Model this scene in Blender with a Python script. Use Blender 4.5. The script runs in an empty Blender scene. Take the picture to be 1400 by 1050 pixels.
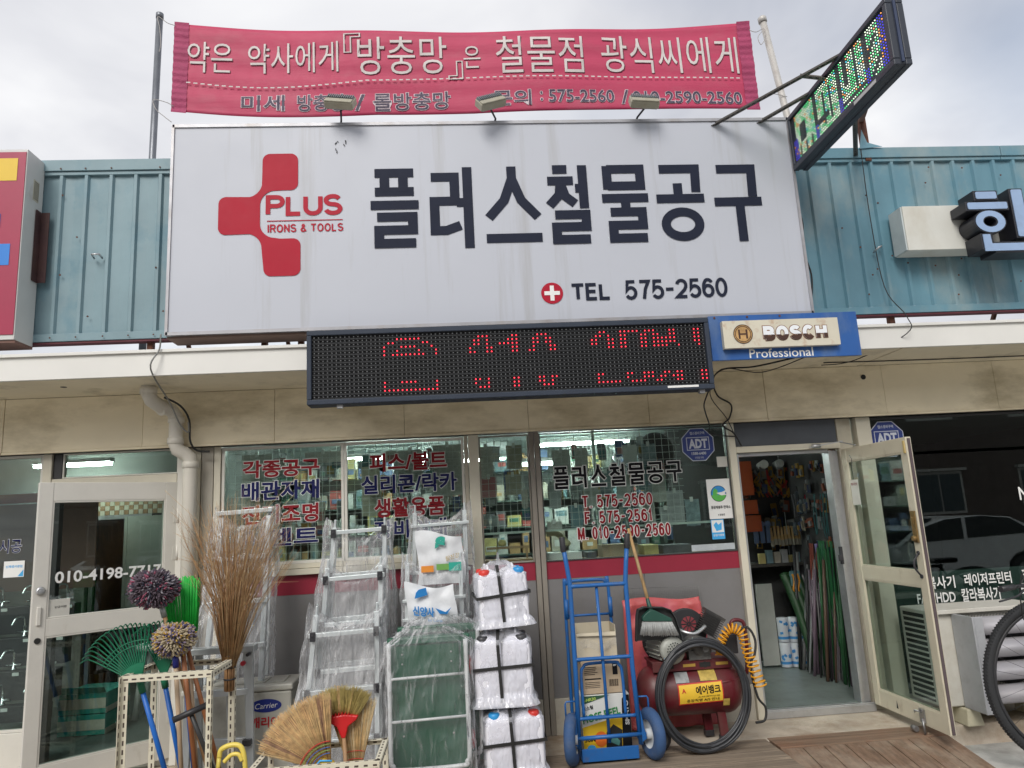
import bpy, math, random
from mathutils import Vector, Matrix, noise
random.seed(7)
C = bpy.context.scene.collection
R = math.radians
scene = bpy.context.scene

# ---------------------------------------------------------------- camera
YAW, PITCH, ROLL = R(4.52), R(10.66), R(3.13)
cam_d = bpy.data.cameras.new('camera'); cam = bpy.data.objects.new('camera', cam_d); C.objects.link(cam)
cam_d.sensor_width = 36; cam_d.lens = 994.6/1400*36; cam_d.clip_start = 0.05; cam_d.clip_end = 500
fw = Vector((math.sin(YAW)*math.cos(PITCH), math.cos(YAW)*math.cos(PITCH), math.sin(PITCH)))
rt = Vector((math.cos(YAW), -math.sin(YAW), 0)); up = rt.cross(fw)
rt2 = rt*math.cos(ROLL)-up*math.sin(ROLL); up2 = up*math.cos(ROLL)+rt*math.sin(ROLL)
mw = Matrix((rt2, up2, -fw)).transposed().to_4x4(); mw.translation = Vector((0, -5.95, 1.62))
cam.matrix_world = mw
scene.camera = cam

# ---------------------------------------------------------------- world and sun
SUN_EL, SUN_AZ = R(40), R(200)      # azimuth from +Y clockwise; sun stands in front of the shops, a little left
w = bpy.data.worlds.new('World'); scene.world = w; w.use_nodes = True
nt = w.node_tree; nt.nodes.clear()
def wn(t, **k):
    n = nt.nodes.new(t)
    for a, b in k.items(): setattr(n, a, b)
    return n
out = wn('ShaderNodeOutputWorld'); mixs = wn('ShaderNodeMixShader')
b1 = wn('ShaderNodeBackground'); b2 = wn('ShaderNodeBackground')
sky = wn('ShaderNodeTexSky', sky_type='NISHITA'); sky.sun_disc = False; sky.sun_elevation = SUN_EL; sky.sun_rotation = SUN_AZ
sky.air_density = 1.2; sky.dust_density = 2.0
b1.inputs['Strength'].default_value = 0.10
nt.links.new(sky.outputs[0], b1.inputs['Color'])
tc = wn('ShaderNodeTexCoord'); sp = wn('ShaderNodeSeparateXYZ'); nt.links.new(tc.outputs['Generated'], sp.inputs[0])
az = wn('ShaderNodeMath', operation='ABSOLUTE'); nt.links.new(sp.outputs['Z'], az.inputs[0])
ad = wn('ShaderNodeMath', operation='ADD'); ad.inputs[1].default_value = 0.22; nt.links.new(az.outputs[0], ad.inputs[0])
dx = wn('ShaderNodeMath', operation='DIVIDE'); dy = wn('ShaderNodeMath', operation='DIVIDE')
nt.links.new(sp.outputs['X'], dx.inputs[0]); nt.links.new(ad.outputs[0], dx.inputs[1])
nt.links.new(sp.outputs['Y'], dy.inputs[0]); nt.links.new(ad.outputs[0], dy.inputs[1])
cb = wn('ShaderNodeCombineXYZ'); nt.links.new(dx.outputs[0], cb.inputs[0]); nt.links.new(dy.outputs[0], cb.inputs[1])
def wnoise(scale, det, off, rough=0.55, dist=0.0):
    mp = wn('ShaderNodeMapping'); mp.inputs['Location'].default_value = off
    nt.links.new(cb.outputs[0], mp.inputs[0])
    n = wn('ShaderNodeTexNoise'); n.inputs['Scale'].default_value = scale; n.inputs['Detail'].default_value = det
    n.inputs['Roughness'].default_value = rough; n.inputs['Distortion'].default_value = dist
    nt.links.new(mp.outputs[0], n.inputs['Vector']); return n
n1 = wnoise(1.5, 5, (3.3, 1.7, 0), 0.5, 0.6); n2 = wnoise(1.1, 3, (9.1, 4.4, 2), 0.5, 0.3)
r1 = wn('ShaderNodeValToRGB'); r1.color_ramp.elements[0].position = 0.30; r1.color_ramp.elements[1].position = 0.72
r1.color_ramp.elements[0].color = (0.41, 0.42, 0.46, 1); r1.color_ramp.elements[1].color = (0.74, 0.74, 0.74, 1)
e = r1.color_ramp.elements.new(0.5); e.color = (0.56, 0.565, 0.59, 1)
r2 = wn('ShaderNodeValToRGB'); r2.color_ramp.elements[0].position = 0.34; r2.color_ramp.elements[1].position = 0.52
r2.color_ramp.elements[0].color = (0.45, 0.45, 0.45, 1); r2.color_ramp.elements[1].color = (1, 1, 1, 1)
nt.links.new(n1.outputs['Fac'], r1.inputs[0]); nt.links.new(n2.outputs['Fac'], r2.inputs[0])
nt.links.new(r1.outputs[0], b2.inputs['Color']); b2.inputs['Strength'].default_value = 1.0
nt.links.new(r2.outputs[0], mixs.inputs[0]); nt.links.new(b1.outputs[0], mixs.inputs[1]); nt.links.new(b2.outputs[0], mixs.inputs[2])
nt.links.new(mixs.outputs[0], out.inputs[0])

sd = bpy.data.lights.new('sun', 'SUN'); sd.energy = 1.5; sd.angle = R(28); sd.color = (1.0, 0.97, 0.92)
so = bpy.data.objects.new('sun', sd); C.objects.link(so)
sv = Vector((math.sin(SUN_AZ)*math.cos(SUN_EL), math.cos(SUN_AZ)*math.cos(SUN_EL), math.sin(SUN_EL)))
so.rotation_euler = sv.to_track_quat('Z', 'Y').to_euler(); so.location = (0, -20, 20)
vs = scene.view_settings; vs.view_transform = 'Standard'; vs.look = 'None'; vs.exposure = 0.57; vs.gamma = 1; vs.use_curve_mapping = False
scene.render.engine = 'CYCLES'
cy = scene.cycles; cy.max_bounces = 8; cy.transparent_max_bounces = 24; cy.caustics_reflective = False; cy.caustics_refractive = False
try: cy.use_denoising = True
except Exception: pass

# ---------------------------------------------------------------- materials
MATS = {}
def M(name, col=(.5, .5, .5), rough=.5, metal=0., var=.12, vs=5., bump=0., bs=60., dirt=None, da=.5, ds=4., dst=(1, 1, 1), dt=.5,
      spec=.5, emit=0., trans=0., alpha=1., wood=False, wscale=(1, 1, 1)):
    if name in MATS: return MATS[name]
    m = bpy.data.materials.new(name); m.use_nodes = True; t = m.node_tree; N = t.nodes; L = t.links
    p = N['Principled BSDF']; p.inputs['Roughness'].default_value = rough; p.inputs['Metallic'].default_value = metal
    p.inputs['Specular IOR Level'].default_value = spec
    c = (*col, 1)
    tcn = N.new('ShaderNodeTexCoord'); cur = None
    def noise_(scale, st=(1, 1, 1), det=4, rgh=.6):
        mp = N.new('ShaderNodeMapping'); mp.inputs['Scale'].default_value = st; L.new(tcn.outputs['Object'], mp.inputs[0])
        n = N.new('ShaderNodeTexNoise'); n.inputs['Scale'].default_value = scale; n.inputs['Detail'].default_value = det
        n.inputs['Roughness'].default_value = rgh; L.new(mp.outputs[0], n.inputs['Vector']); return n
    def mix(fac, a, b):
        x = N.new('ShaderNodeMix'); x.data_type = 'RGBA'
        if hasattr(fac, 'links'): L.new(fac, x.inputs[0])
        else: x.inputs[0].default_value = fac
        for s, v in ((6, a), (7, b)):
            if hasattr(v, 'links'): L.new(v, x.inputs[s])
            else: x.inputs[s].default_value = v
        return x.outputs[2]
    def ramp(o, a, b):
        r_ = N.new('ShaderNodeMapRange'); r_.inputs[1].default_value = a; r_.inputs[2].default_value = b; L.new(o, r_.inputs[0]); return r_.outputs[0]
    cur = c
    if var > 0:
        n = noise_(vs, wscale); lo = tuple(max(0, x*(1-var)) for x in col)+(1,); hi = tuple(min(1, x*(1+var)) for x in col)+(1,)
        cur = mix(ramp(n.outputs['Fac'], .3, .7), lo, hi)
    if wood:
        n = noise_(3.5, wscale, 6, .7); cur = mix(ramp(n.outputs['Fac'], .35, .7), cur, tuple(x*.45 for x in col)+(1,))
    if dirt is not None:
        n = noise_(ds, dst, 6, .65); f = ramp(n.outputs['Fac'], dt, dt+.22)
        mm = N.new('ShaderNodeMath'); mm.operation = 'MULTIPLY'; mm.inputs[1].default_value = da; L.new(f, mm.inputs[0])
        cur = mix(mm.outputs[0], cur, (*dirt, 1))
    if hasattr(cur, 'links'): L.new(cur, p.inputs['Base Color'])
    else: p.inputs['Base Color'].default_value = cur
    if var > 0 and rough > .05:
        n = noise_(vs*3); rr = N.new('ShaderNodeMapRange'); rr.inputs[3].default_value = max(.03, rough-.08); rr.inputs[4].default_value = min(1, rough+.1)
        L.new(n.outputs['Fac'], rr.inputs[0]); L.new(rr.outputs[0], p.inputs['Roughness'])
    if bump > 0:
        n = noise_(bs, wscale, 5); b = N.new('ShaderNodeBump'); b.inputs['Strength'].default_value = bump; b.inputs['Distance'].default_value = .01
        L.new(n.outputs['Fac'], b.inputs['Height']); L.new(b.outputs[0], p.inputs['Normal'])
    if emit > 0:
        p.inputs['Emission Color'].default_value = c; p.inputs['Emission Strength'].default_value = emit
    if trans > 0: p.inputs['Transmission Weight'].default_value = trans
    if alpha < 1: p.inputs['Alpha'].default_value = alpha
    MATS[name] = m; return m

def glass(name, tint=(.80, .86, .84), ior=1.45, boost=1.0, rough=0.0):
    if name in MATS: return MATS[name]
    m = bpy.data.materials.new(name); m.use_nodes = True; t = m.node_tree; t.nodes.clear(); N = t.nodes; L = t.links
    o = N.new('ShaderNodeOutputMaterial'); mx = N.new('ShaderNodeMixShader'); tr = N.new('ShaderNodeBsdfTransparent'); gl = N.new('ShaderNodeBsdfGlossy')
    tr.inputs[0].default_value = (*tint, 1); gl.inputs['Roughness'].default_value = rough; gl.inputs[0].default_value = (.95, 1, .98, 1)
    fr = N.new('ShaderNodeFresnel'); ge = N.new('ShaderNodeNewGeometry'); ir = N.new('ShaderNodeMapRange')
    ir.inputs[3].default_value = ior; ir.inputs[4].default_value = 1/ior; L.new(ge.outputs['Backfacing'], ir.inputs[0]); L.new(ir.outputs[0], fr.inputs[0])
    mu = N.new('ShaderNodeMath'); mu.operation = 'MULTIPLY'; mu.inputs[1].default_value = boost; L.new(fr.outputs[0], mu.inputs[0])
    L.new(mu.outputs[0], mx.inputs[0]); L.new(tr.outputs[0], mx.inputs[1]); L.new(gl.outputs[0], mx.inputs[2]); L.new(mx.outputs[0], o.inputs[0])
    MATS[name] = m; return m

def plastic_film(name, tint=(.88, .89, .91), base=.06, fold=.75, scale=9., st=(1, 1, .45), bump=1.0, haze=.0):
    """thin crinkled polythene: clear where seen square on, milky and glinting where a fold turns it edge-on"""
    if name in MATS: return MATS[name]
    m = bpy.data.materials.new(name); m.use_nodes = True; t = m.node_tree; N = t.nodes; L = t.links
    p = N['Principled BSDF']; p.inputs['Base Color'].default_value = (*tint, 1); p.inputs['Roughness'].default_value = .14
    p.inputs['Specular IOR Level'].default_value = 1.0
    tcn = N.new('ShaderNodeTexCoord')
    def nz(sc, st_, rot, det, dist):
        mp = N.new('ShaderNodeMapping'); mp.inputs['Scale'].default_value = st_; mp.inputs['Rotation'].default_value = rot; L.new(tcn.outputs['Object'], mp.inputs[0])
        a = N.new('ShaderNodeTexNoise'); a.inputs['Scale'].default_value = sc; a.inputs['Detail'].default_value = det; a.inputs['Distortion'].default_value = dist
        L.new(mp.outputs[0], a.inputs['Vector']); return a.outputs['Fac']
    def mth(op, a, b):
        x = N.new('ShaderNodeMath'); x.operation = op
        for k, v in ((0, a), (1, b)):
            if hasattr(v, 'links'): L.new(v, x.inputs[k])
            else: x.inputs[k].default_value = v
        return x.outputs[0]
    def ridge(f): return mth('SUBTRACT', 1.0, mth('MULTIPLY', mth('ABSOLUTE', mth('SUBTRACT', f, .5), 0), 5.0))
    h1 = ridge(nz(scale*.6, st, (0, .5, .3), 1, .3)); h2 = ridge(nz(scale*1.3, (st[0]*1.3, st[1], st[2]*.7), (0, -.6, .8), 2, .2)); h3 = nz(scale*4, (1, 1, 1), (0, 0, 0), 2, 0)
    h = mth('ADD', mth('ADD', h1, mth('MULTIPLY', h2, .6)), mth('MULTIPLY', h3, .10))
    bp = N.new('ShaderNodeBump'); bp.inputs['Strength'].default_value = bump; bp.inputs['Distance'].default_value = .022; L.new(h, bp.inputs['Height']); L.new(bp.outputs[0], p.inputs['Normal'])
    lw = N.new('ShaderNodeLayerWeight'); lw.inputs[0].default_value = .45; L.new(bp.outputs[0], lw.inputs['Normal'])
    f = mth('POWER', lw.outputs['Facing'], 2.2)
    big = N.new('ShaderNodeMapRange'); big.inputs[1].default_value = .35; big.inputs[2].default_value = .68; big.inputs[3].default_value = .55; big.inputs[4].default_value = 1.25; L.new(nz(3.5, (1, 1, 1), (0, 0, 0), 3, 0), big.inputs[0])
    al = mth('MULTIPLY', mth('ADD', mth('MULTIPLY', f, fold), base), big.outputs[0]); cl_ = N.new('ShaderNodeClamp'); L.new(al, cl_.inputs[0]); L.new(cl_.outputs[0], p.inputs['Alpha'])
    MATS[name] = m; return m

# ---------------------------------------------------------------- mesh building
def rotm(rx=0, ry=0, rz=0):
    return (Matrix.Rotation(rz, 3, 'Z') @ Matrix.Rotation(ry, 3, 'Y') @ Matrix.Rotation(rx, 3, 'X'))
class MB:
    def __init__(s): s.v = []; s.f = []; s.m = []; s.s = []; s.mi = 0
    def add(s, vs, fs, smooth=False):
        o = len(s.v); s.v += [Vector(x) for x in vs]
        for f in fs: s.f.append([i+o for i in f]); s.m.append(s.mi); s.s.append(smooth)
        return s
    def mat(s, i): s.mi = i; return s
    def box(s, x0, x1, y0, y1, z0, z1):
        vs = [(x, y, z) for z in (z0, z1) for y in (y0, y1) for x in (x0, x1)]
        return s.add(vs, [(0, 2, 3, 1), (4, 5, 7, 6), (0, 1, 5, 4), (2, 6, 7, 3), (0, 4, 6, 2), (1, 3, 7, 5)])
    def obox(s, c, size, rot=None):
        rot = rot or Matrix.Identity(3); c = Vector(c); a, b, d = [x/2 for x in size]
        vs = [c+rot@Vector((x, y, z)) for z in (-d, d) for y in (-b, b) for x in (-a, a)]
        return s.add(vs, [(0, 2, 3, 1), (4, 5, 7, 6), (0, 1, 5, 4), (2, 6, 7, 3), (0, 4, 6, 2), (1, 3, 7, 5)])
    def bar(s, a, b, w, h, upv=(0, 0, 1)):
        a = Vector(a); b = Vector(b); d = (b-a); l = d.length; d.normalize(); u = Vector(upv)
        if abs(d.dot(u)) > .95: u = Vector((0, 1, 0))
        sd_ = d.cross(u).normalized(); u = sd_.cross(d)
        rot = Matrix((d, sd_, u)).transposed()
        return s.obox((a+b)/2, (l, w, h), rot)
    def tube(s, pts, r, n=8, closed=False, smooth=True):
        pts = [Vector(p) for p in pts]; k = len(pts); vs = []; fs = []
        rs = r if isinstance(r, (list, tuple)) else [r]*k
        ref = None
        for i, p in enumerate(pts):
            if closed: d = pts[(i+1) % k]-pts[i-1]
            else: d = pts[min(i+1, k-1)]-pts[max(i-1, 0)]
            if d.length < 1e-9: d = Vector((0, 0, 1))
            d.normalize()
            if ref is None:
                ref = Vector((0, 0, 1)) if abs(d.z) < .9 else Vector((1, 0, 0))
            a = (ref-d*ref.dot(d))
            if a.length < 1e-6: a = d.orthogonal()
            a.normalize(); ref = a; b = d.cross(a)
            for j in range(n):
                t = 2*math.pi*j/n; vs.append(p+(a*math.cos(t)+b*math.sin(t))*rs[i])
        kk = k if closed else k-1
        for i in range(kk):
            for j in range(n):
                i2 = (i+1) % k; fs.append((i*n+j, i*n+(j+1) % n, i2*n+(j+1) % n, i2*n+j))
        s.add(vs, fs, smooth)
        if not closed:
            o = len(s.v)-len(vs)
            s.f.append([o+j for j in range(n)][::-1]); s.m.append(s.mi); s.s.append(False)
            s.f.append([o+(k-1)*n+j for j in range(n)]); s.m.append(s.mi); s.s.append(False)
        return s
    def lathe(s, prof, c=(0, 0, 0), n=20, rot=None, smooth=True, cap=True):
        """prof: (radius, height) along local z"""
        rot = rot or Matrix.Identity(3); c = Vector(c); vs = []; fs = []
        for r, h in prof:
            for j in range(n):
                t = 2*math.pi*j/n; vs.append(c+rot@Vector((r*math.cos(t), r*math.sin(t), h)))
        for i in range(len(prof)-1):
            for j in range(n): fs.append((i*n+j, i*n+(j+1) % n, (i+1)*n+(j+1) % n, (i+1)*n+j))
        s.add(vs, fs, smooth)
        if cap:
            o = len(s.v)-len(vs)
            s.f.append([o+j for j in range(n)][::-1]); s.m.append(s.mi); s.s.append(False)
            s.f.append([o+(len(prof)-1)*n+j for j in range(n)]); s.m.append(s.mi); s.s.append(False)
        return s
    def cyl(s, c, r, h, n=16, rot=None): return s.lathe([(r, -h/2), (r, h/2)], c, n, rot)
    def prism(s, poly, y0, y1, fr=None):
        """poly in (x,z); extruded along y. fr maps (x,y,z)->world"""
        fr = fr or (lambda x, y, z: (x, y, z)); k = len(poly)
        vs = [fr(x, y0, z) for x, z in poly]+[fr(x, y1, z) for x, z in poly]
        fs = [tuple(range(k)), tuple(range(2*k-1, k-1, -1))]+[(i, (i+1) % k+0, (i+1) % k+k, i+k)[::-1] for i in range(k)]
        return s.add(vs, fs)
    def grid(s, fn, nu, nv, smooth=True, closeu=False):
        vs = [fn(i/nu, j/nv) for j in range(nv+1) for i in range(nu+(0 if closeu else 1))]
        w_ = nu if closeu else nu+1; fs = []
        for j in range(nv):
            for i in range(nu):
                i2 = (i+1) % w_; fs.append((j*w_+i, j*w_+i2, (j+1)*w_+i2, (j+1)*w_+i))
        return s.add(vs, fs, smooth)
    def build(s, name, mats, parent=None, bevel=0., local=False, solid=0.):
        me = bpy.data.meshes.new(name); mats = mats if isinstance(mats, (list, tuple)) else [mats]
        off = Vector((0, 0, 0))
        if parent is not None: off = WL.get(parent.name, Vector((0, 0, 0)))
        me.from_pydata([v-off for v in s.v], [], s.f); me.update()
        for m_ in mats: me.materials.append(m_)
        me.polygons.foreach_set('material_index', s.m); me.polygons.foreach_set('use_smooth', s.s)
        o = bpy.data.objects.new(name, me); C.objects.link(o)
        if parent is not None: o.parent = parent
        WL[o.name] = off
        if solid: sm = o.modifiers.new('solid', 'SOLIDIFY'); sm.thickness = solid
        if bevel: b = o.modifiers.new('bevel', 'BEVEL'); b.width = bevel; b.segments = 2; b.limit_method = 'ANGLE'; b.angle_limit = R(40)
        return o
WL = {}
def props(o, label=None, cat=None, group=None, kind=None):
    if label: o['label'] = label
    if cat: o['category'] = cat
    if group: o['group'] = group
    if kind: o['kind'] = kind
    return o
def thing(name, label, cat, loc=(0, 0, 0), group=None, kind=None):
    o = bpy.data.objects.new(name, None); C.objects.link(o); o.location = loc; o.empty_display_size = .1
    WL[o.name] = Vector(loc); return props(o, label, cat, group, kind)
def solo(mb, name, mats, label, cat, group=None, kind=None, bevel=0., solid=0.):
    """a thing that is one mesh, its origin at the middle of its base"""
    xs = [v.x for v in mb.v]; ys = [v.y for v in mb.v]; zs = [v.z for v in mb.v]
    c = Vector(((min(xs)+max(xs))/2, (min(ys)+max(ys))/2, min(zs)))
    mb.v = [v-c for v in mb.v]
    o = mb.build(name, mats, None, bevel, solid=solid); o.location = c; WL[o.name] = c
    return props(o, label, cat, group, kind)
def struct(mb, name, mats, bevel=0.):
    o = mb.build(name, mats, None, bevel); o['kind'] = 'structure'; return o
def pivot(o, loc, rot):
    """place a part given in its own coordinates: children built after this are local to it"""
    par = WL.get(o.parent.name, Vector((0, 0, 0))) if o.parent else Vector((0, 0, 0))
    o.location = Vector(loc)-par; o.rotation_euler = rot; WL[o.name] = Vector((0, 0, 0)); return o
def dup(o, loc=None, rot=None, label=None, parent=None):
    c = o.copy(); C.objects.link(c)
    if parent is not None: c.parent = parent
    WL[c.name] = WL.get(o.name, Vector((0, 0, 0)))
    if loc is not None: c.location = loc
    if rot is not None: c.rotation_euler = rot
    if label: c['label'] = label
    for ch in list(o.children): dup(ch, parent=c)
    return c

# ---------------------------------------------------------------- lettering
TEXTS = []
def text(s, name, parent, O, U, V, w, h, mt, bold=0., grow=0., warp=None, shear=0., extr=0.):
    """flat print: the words fitted into a w x h rectangle at O, spanned by the unit vectors U and V"""
    me = bpy.data.meshes.new(name); me.materials.append(mt); o = bpy.data.objects.new(name, me); C.objects.link(o)
    off = Vector((0, 0, 0))
    if parent is not None: o.parent = parent; off = WL.get(parent.name, off)
    TEXTS.append((o, s, Vector(O), Vector(U).normalized(), Vector(V).normalized(), w, h, bold, grow, warp, off, shear, extr)); return o
X_, Z_ = (1, 0, 0), (0, 0, 1)
def ftext(s, name, parent, x0, x1, z0, z1, y, mt, bold=0., outline=None, ob=.02, **k):
    """lettering on a plane facing -Y, with an optional outline layer behind it"""
    if outline is not None:
        g = ob*(z1-z0)
        text(s, name+'_outline', parent, (x0, y, z0), X_, Z_, x1-x0, z1-z0, outline, bold+ob, g, **k); y -= .0015
    return text(s, name, parent, (x0, y, z0), X_, Z_, x1-x0, z1-z0, mt, bold, **k)
def finish_texts():
    obs = []
    def wide(t): return False
    def body_of(t): return ''.join(chr(ord(c)+0xFEE0) if c != ' ' else '\u3000' for c in t[1]) if wide(t) else t[1]
    tests = []
    for s in ('\uff28', '\uff28\uff28\uff28'):
        cu = bpy.data.curves.new('tmp', 'FONT'); cu.body = s; cu.size = 1; ob = bpy.data.objects.new('tmp', cu); C.objects.link(ob); tests.append(ob)
    for t in TEXTS:
        cu = bpy.data.curves.new('tmp', 'FONT'); cu.body = body_of(t); cu.size = 1; cu.offset = t[7]; cu.resolution_u = 3; cu.fill_mode = 'FRONT'
        ob = bpy.data.objects.new('tmp', cu); C.objects.link(ob); obs.append(ob)
    bpy.context.view_layer.update(); dg = bpy.context.evaluated_depsgraph_get()
    ex = []
    for ob in tests:
        tm = bpy.data.meshes.new_from_object(ob.evaluated_get(dg)); xs = [v.co.x for v in tm.vertices]; ex.append((min(xs), max(xs))); bpy.data.objects.remove(ob)
    cell = (ex[1][1]-ex[0][1])/2; c0 = (ex[0][0]+ex[0][1])/2-cell/2
    for t, ob in zip(TEXTS, obs):
        o, s, O, U, V, w_, h_, bold, grow, warp, off, shear, extr = t
        tm = bpy.data.meshes.new_from_object(ob.evaluated_get(dg))
        vs = [v.co.copy() for v in tm.vertices]
        if not vs: print('EMPTY TEXT', s); continue
        if wide(t):
            gr_ = {}
            for i, v in enumerate(vs): gr_.setdefault(int((v.x-c0)//cell), []).append(i)
            pen = 0.; newx = {}
            for k, ch in enumerate(s):
                ids = gr_.get(k, [])
                if not ids: pen += .26*cell; continue
                a = min(vs[i].x for i in ids); b_ = max(vs[i].x for i in ids)
                if ch.isdigit() and ch != '1': pen += 0
                for i in ids: vs[i].x = vs[i].x-a+pen
                pen += (b_-a)+.085*cell-(bold+.0)*.6
        x0 = min(v.x for v in vs); x1 = max(v.x for v in vs); y0 = min(v.y for v in vs); y1 = max(v.y for v in vs)
        def mp(v):
            a = (v.x-x0)/max(1e-6, x1-x0)*(w_+2*grow)-grow; b = (v.y-y0)/max(1e-6, y1-y0)*(h_+2*grow)-grow
            p = O+U*(a+shear*b)+V*b
            return (Vector(warp(p)) if warp else p)-off
        nv = [mp(v) for v in vs]; fs = [list(p.vertices) for p in tm.polygons]
        nrm = U.cross(V)
        o.data.from_pydata(nv, [], fs); o.data.update()
        bpy.data.objects.remove(ob); bpy.data.meshes.remove(tm)

def stroke_glyph(mb, strokes, x0, x1, z0, z1, y, wd, dep=.004, grow=0.):
    """strokes: polylines in the unit square drawn wd wide with mitred corners; ('o',cx,cz,rx,rz) is a ring"""
    W_ = x1-x0; H_ = z1-z0
    for st in strokes:
        y -= .0004
        if st[0] == 'o':
            _, cx, cz, rx, rz = st; cx = x0+cx*W_; cz = z0+cz*H_; rx *= W_; rz *= H_; n = 28; vs = []; h = wd/2+grow
            for k in range(n):
                t = 2*math.pi*k/n
                for q in (-h, h): vs.append((cx+(rx+q)*math.cos(t), y, cz+(rz+q)*math.sin(t)))
            mb.add(vs, [(2*k, 2*k+1, (2*k+3) % (2*n), (2*k+2) % (2*n)) for k in range(n)]); continue
        P = []
        for a, b in st:
            q = Vector((x0+a*W_, z0+b*H_))
            if not P or (q-P[-1]).length > 1e-4: P.append(q)
        h = wd/2+grow
        ds = [(P[i+1]-P[i]).normalized() for i in range(len(P)-1)]
        L_, R_ = [], []
        for i, p in enumerate(P):
            if i == 0: d = ds[0]; n = Vector((-d.y, d.x)); q = p-d*grow; m_ = n*h
            elif i == len(P)-1: d = ds[-1]; n = Vector((-d.y, d.x)); q = p+d*grow; m_ = n*h
            else:
                na = Vector((-ds[i-1].y, ds[i-1].x)); nb = Vector((-ds[i].y, ds[i].x)); b = (na+nb)
                if b.length < .3: b = na
                b.normalize(); m_ = b*(h/max(.35, b.dot(na))); q = p
            L_.append(q+m_); R_.append(q-m_)
        k = len(P); vs = [(v.x, y-.0003*i/k, v.y) for i, v in enumerate(L_)]+[(v.x, y-.0003*i/k, v.y) for i, v in enumerate(R_)]
        mb.add(vs, [(i, i+1, k+i+1, k+i) for i in range(k-1)])
GL = {
 '플': [[(.06, .94), (.94, .94)], [(.06, .70), (.94, .70)], [(.28, .94), (.28, .70)], [(.70, .94), (.70, .70)], [(-.04, .53), (1.04, .53)],
        [(.10, .38), (.90, .38), (.90, .215), (.14, .215), (.14, .05), (.96, .05)]],
 '러': [[(0, .88), (.56, .88), (.56, .58), (.07, .58), (.07, .22), (.34, .22), (.68, .28)], [(.60, .56), (.87, .56)], [(.87, 1.0), (.87, 0)]],
 '스': [[(.50, 1.0), (.50, .84), (.34, .56), (.04, .34)], [(.50, .84), (.66, .56), (.96, .34)], [(-.02, .08), (1.02, .08)]],
 '철': [[(.16, .95), (.52, .95)], [(.02, .80), (.66, .80)], [(.34, .80), (.30, .62), (.04, .48)], [(.36, .74), (.44, .60), (.68, .50)], [(.70, .70), (.90, .70)], [(.90, 1.0), (.90, .44)],
        [(.16, .36), (.92, .36), (.92, .205), (.18, .205), (.18, .045), (1.0, .045)]],
 '물': [[(.12, .94), (.88, .94), (.88, .72), (.12, .72)], [(.12, .985), (.12, .675)], [(-.03, .56), (1.03, .56)], [(.50, .56), (.50, .40)],
        [(.14, .38), (.86, .38), (.86, .21), (.18, .21), (.18, .045), (.94, .045)]],
 '공': [[(.08, .93), (.88, .93), (.86, .62)], [(.46, .74), (.46, .56)], [(-.03, .54), (1.03, .54)], ('o', .5, .205, .37, .16)],
 '구': [[(.08, .92), (.86, .92), (.84, .56)], [(-.03, .50), (1.03, .50)], [(.53, .50), (.53, 0)]],
}
def ar(cx, cz, rx, rz, a0, a1, n=9): return [(cx+rx*math.cos(R(a0+(a1-a0)*k/n)), cz+rz*math.sin(R(a0+(a1-a0)*k/n))) for k in range(n+1)]
_S = ar(.5, .74, .46, .26, 25, 90, 4)+ar(.5, .76, .5, .24, 90, 270, 9)[1:]+ar(.5, .26, .5, .26, 90, -90, 9)[1:]+ar(.5, .26, .5, .26, 270, 195, 5)[1:]
_6 = ar(.5, .66, .48, .34, 30, 90, 4)+ar(.5, .5, .5, .5, 90, 180, 6)[1:]+ar(.5, .32, .5, .32, 180, 540, 18)
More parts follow.
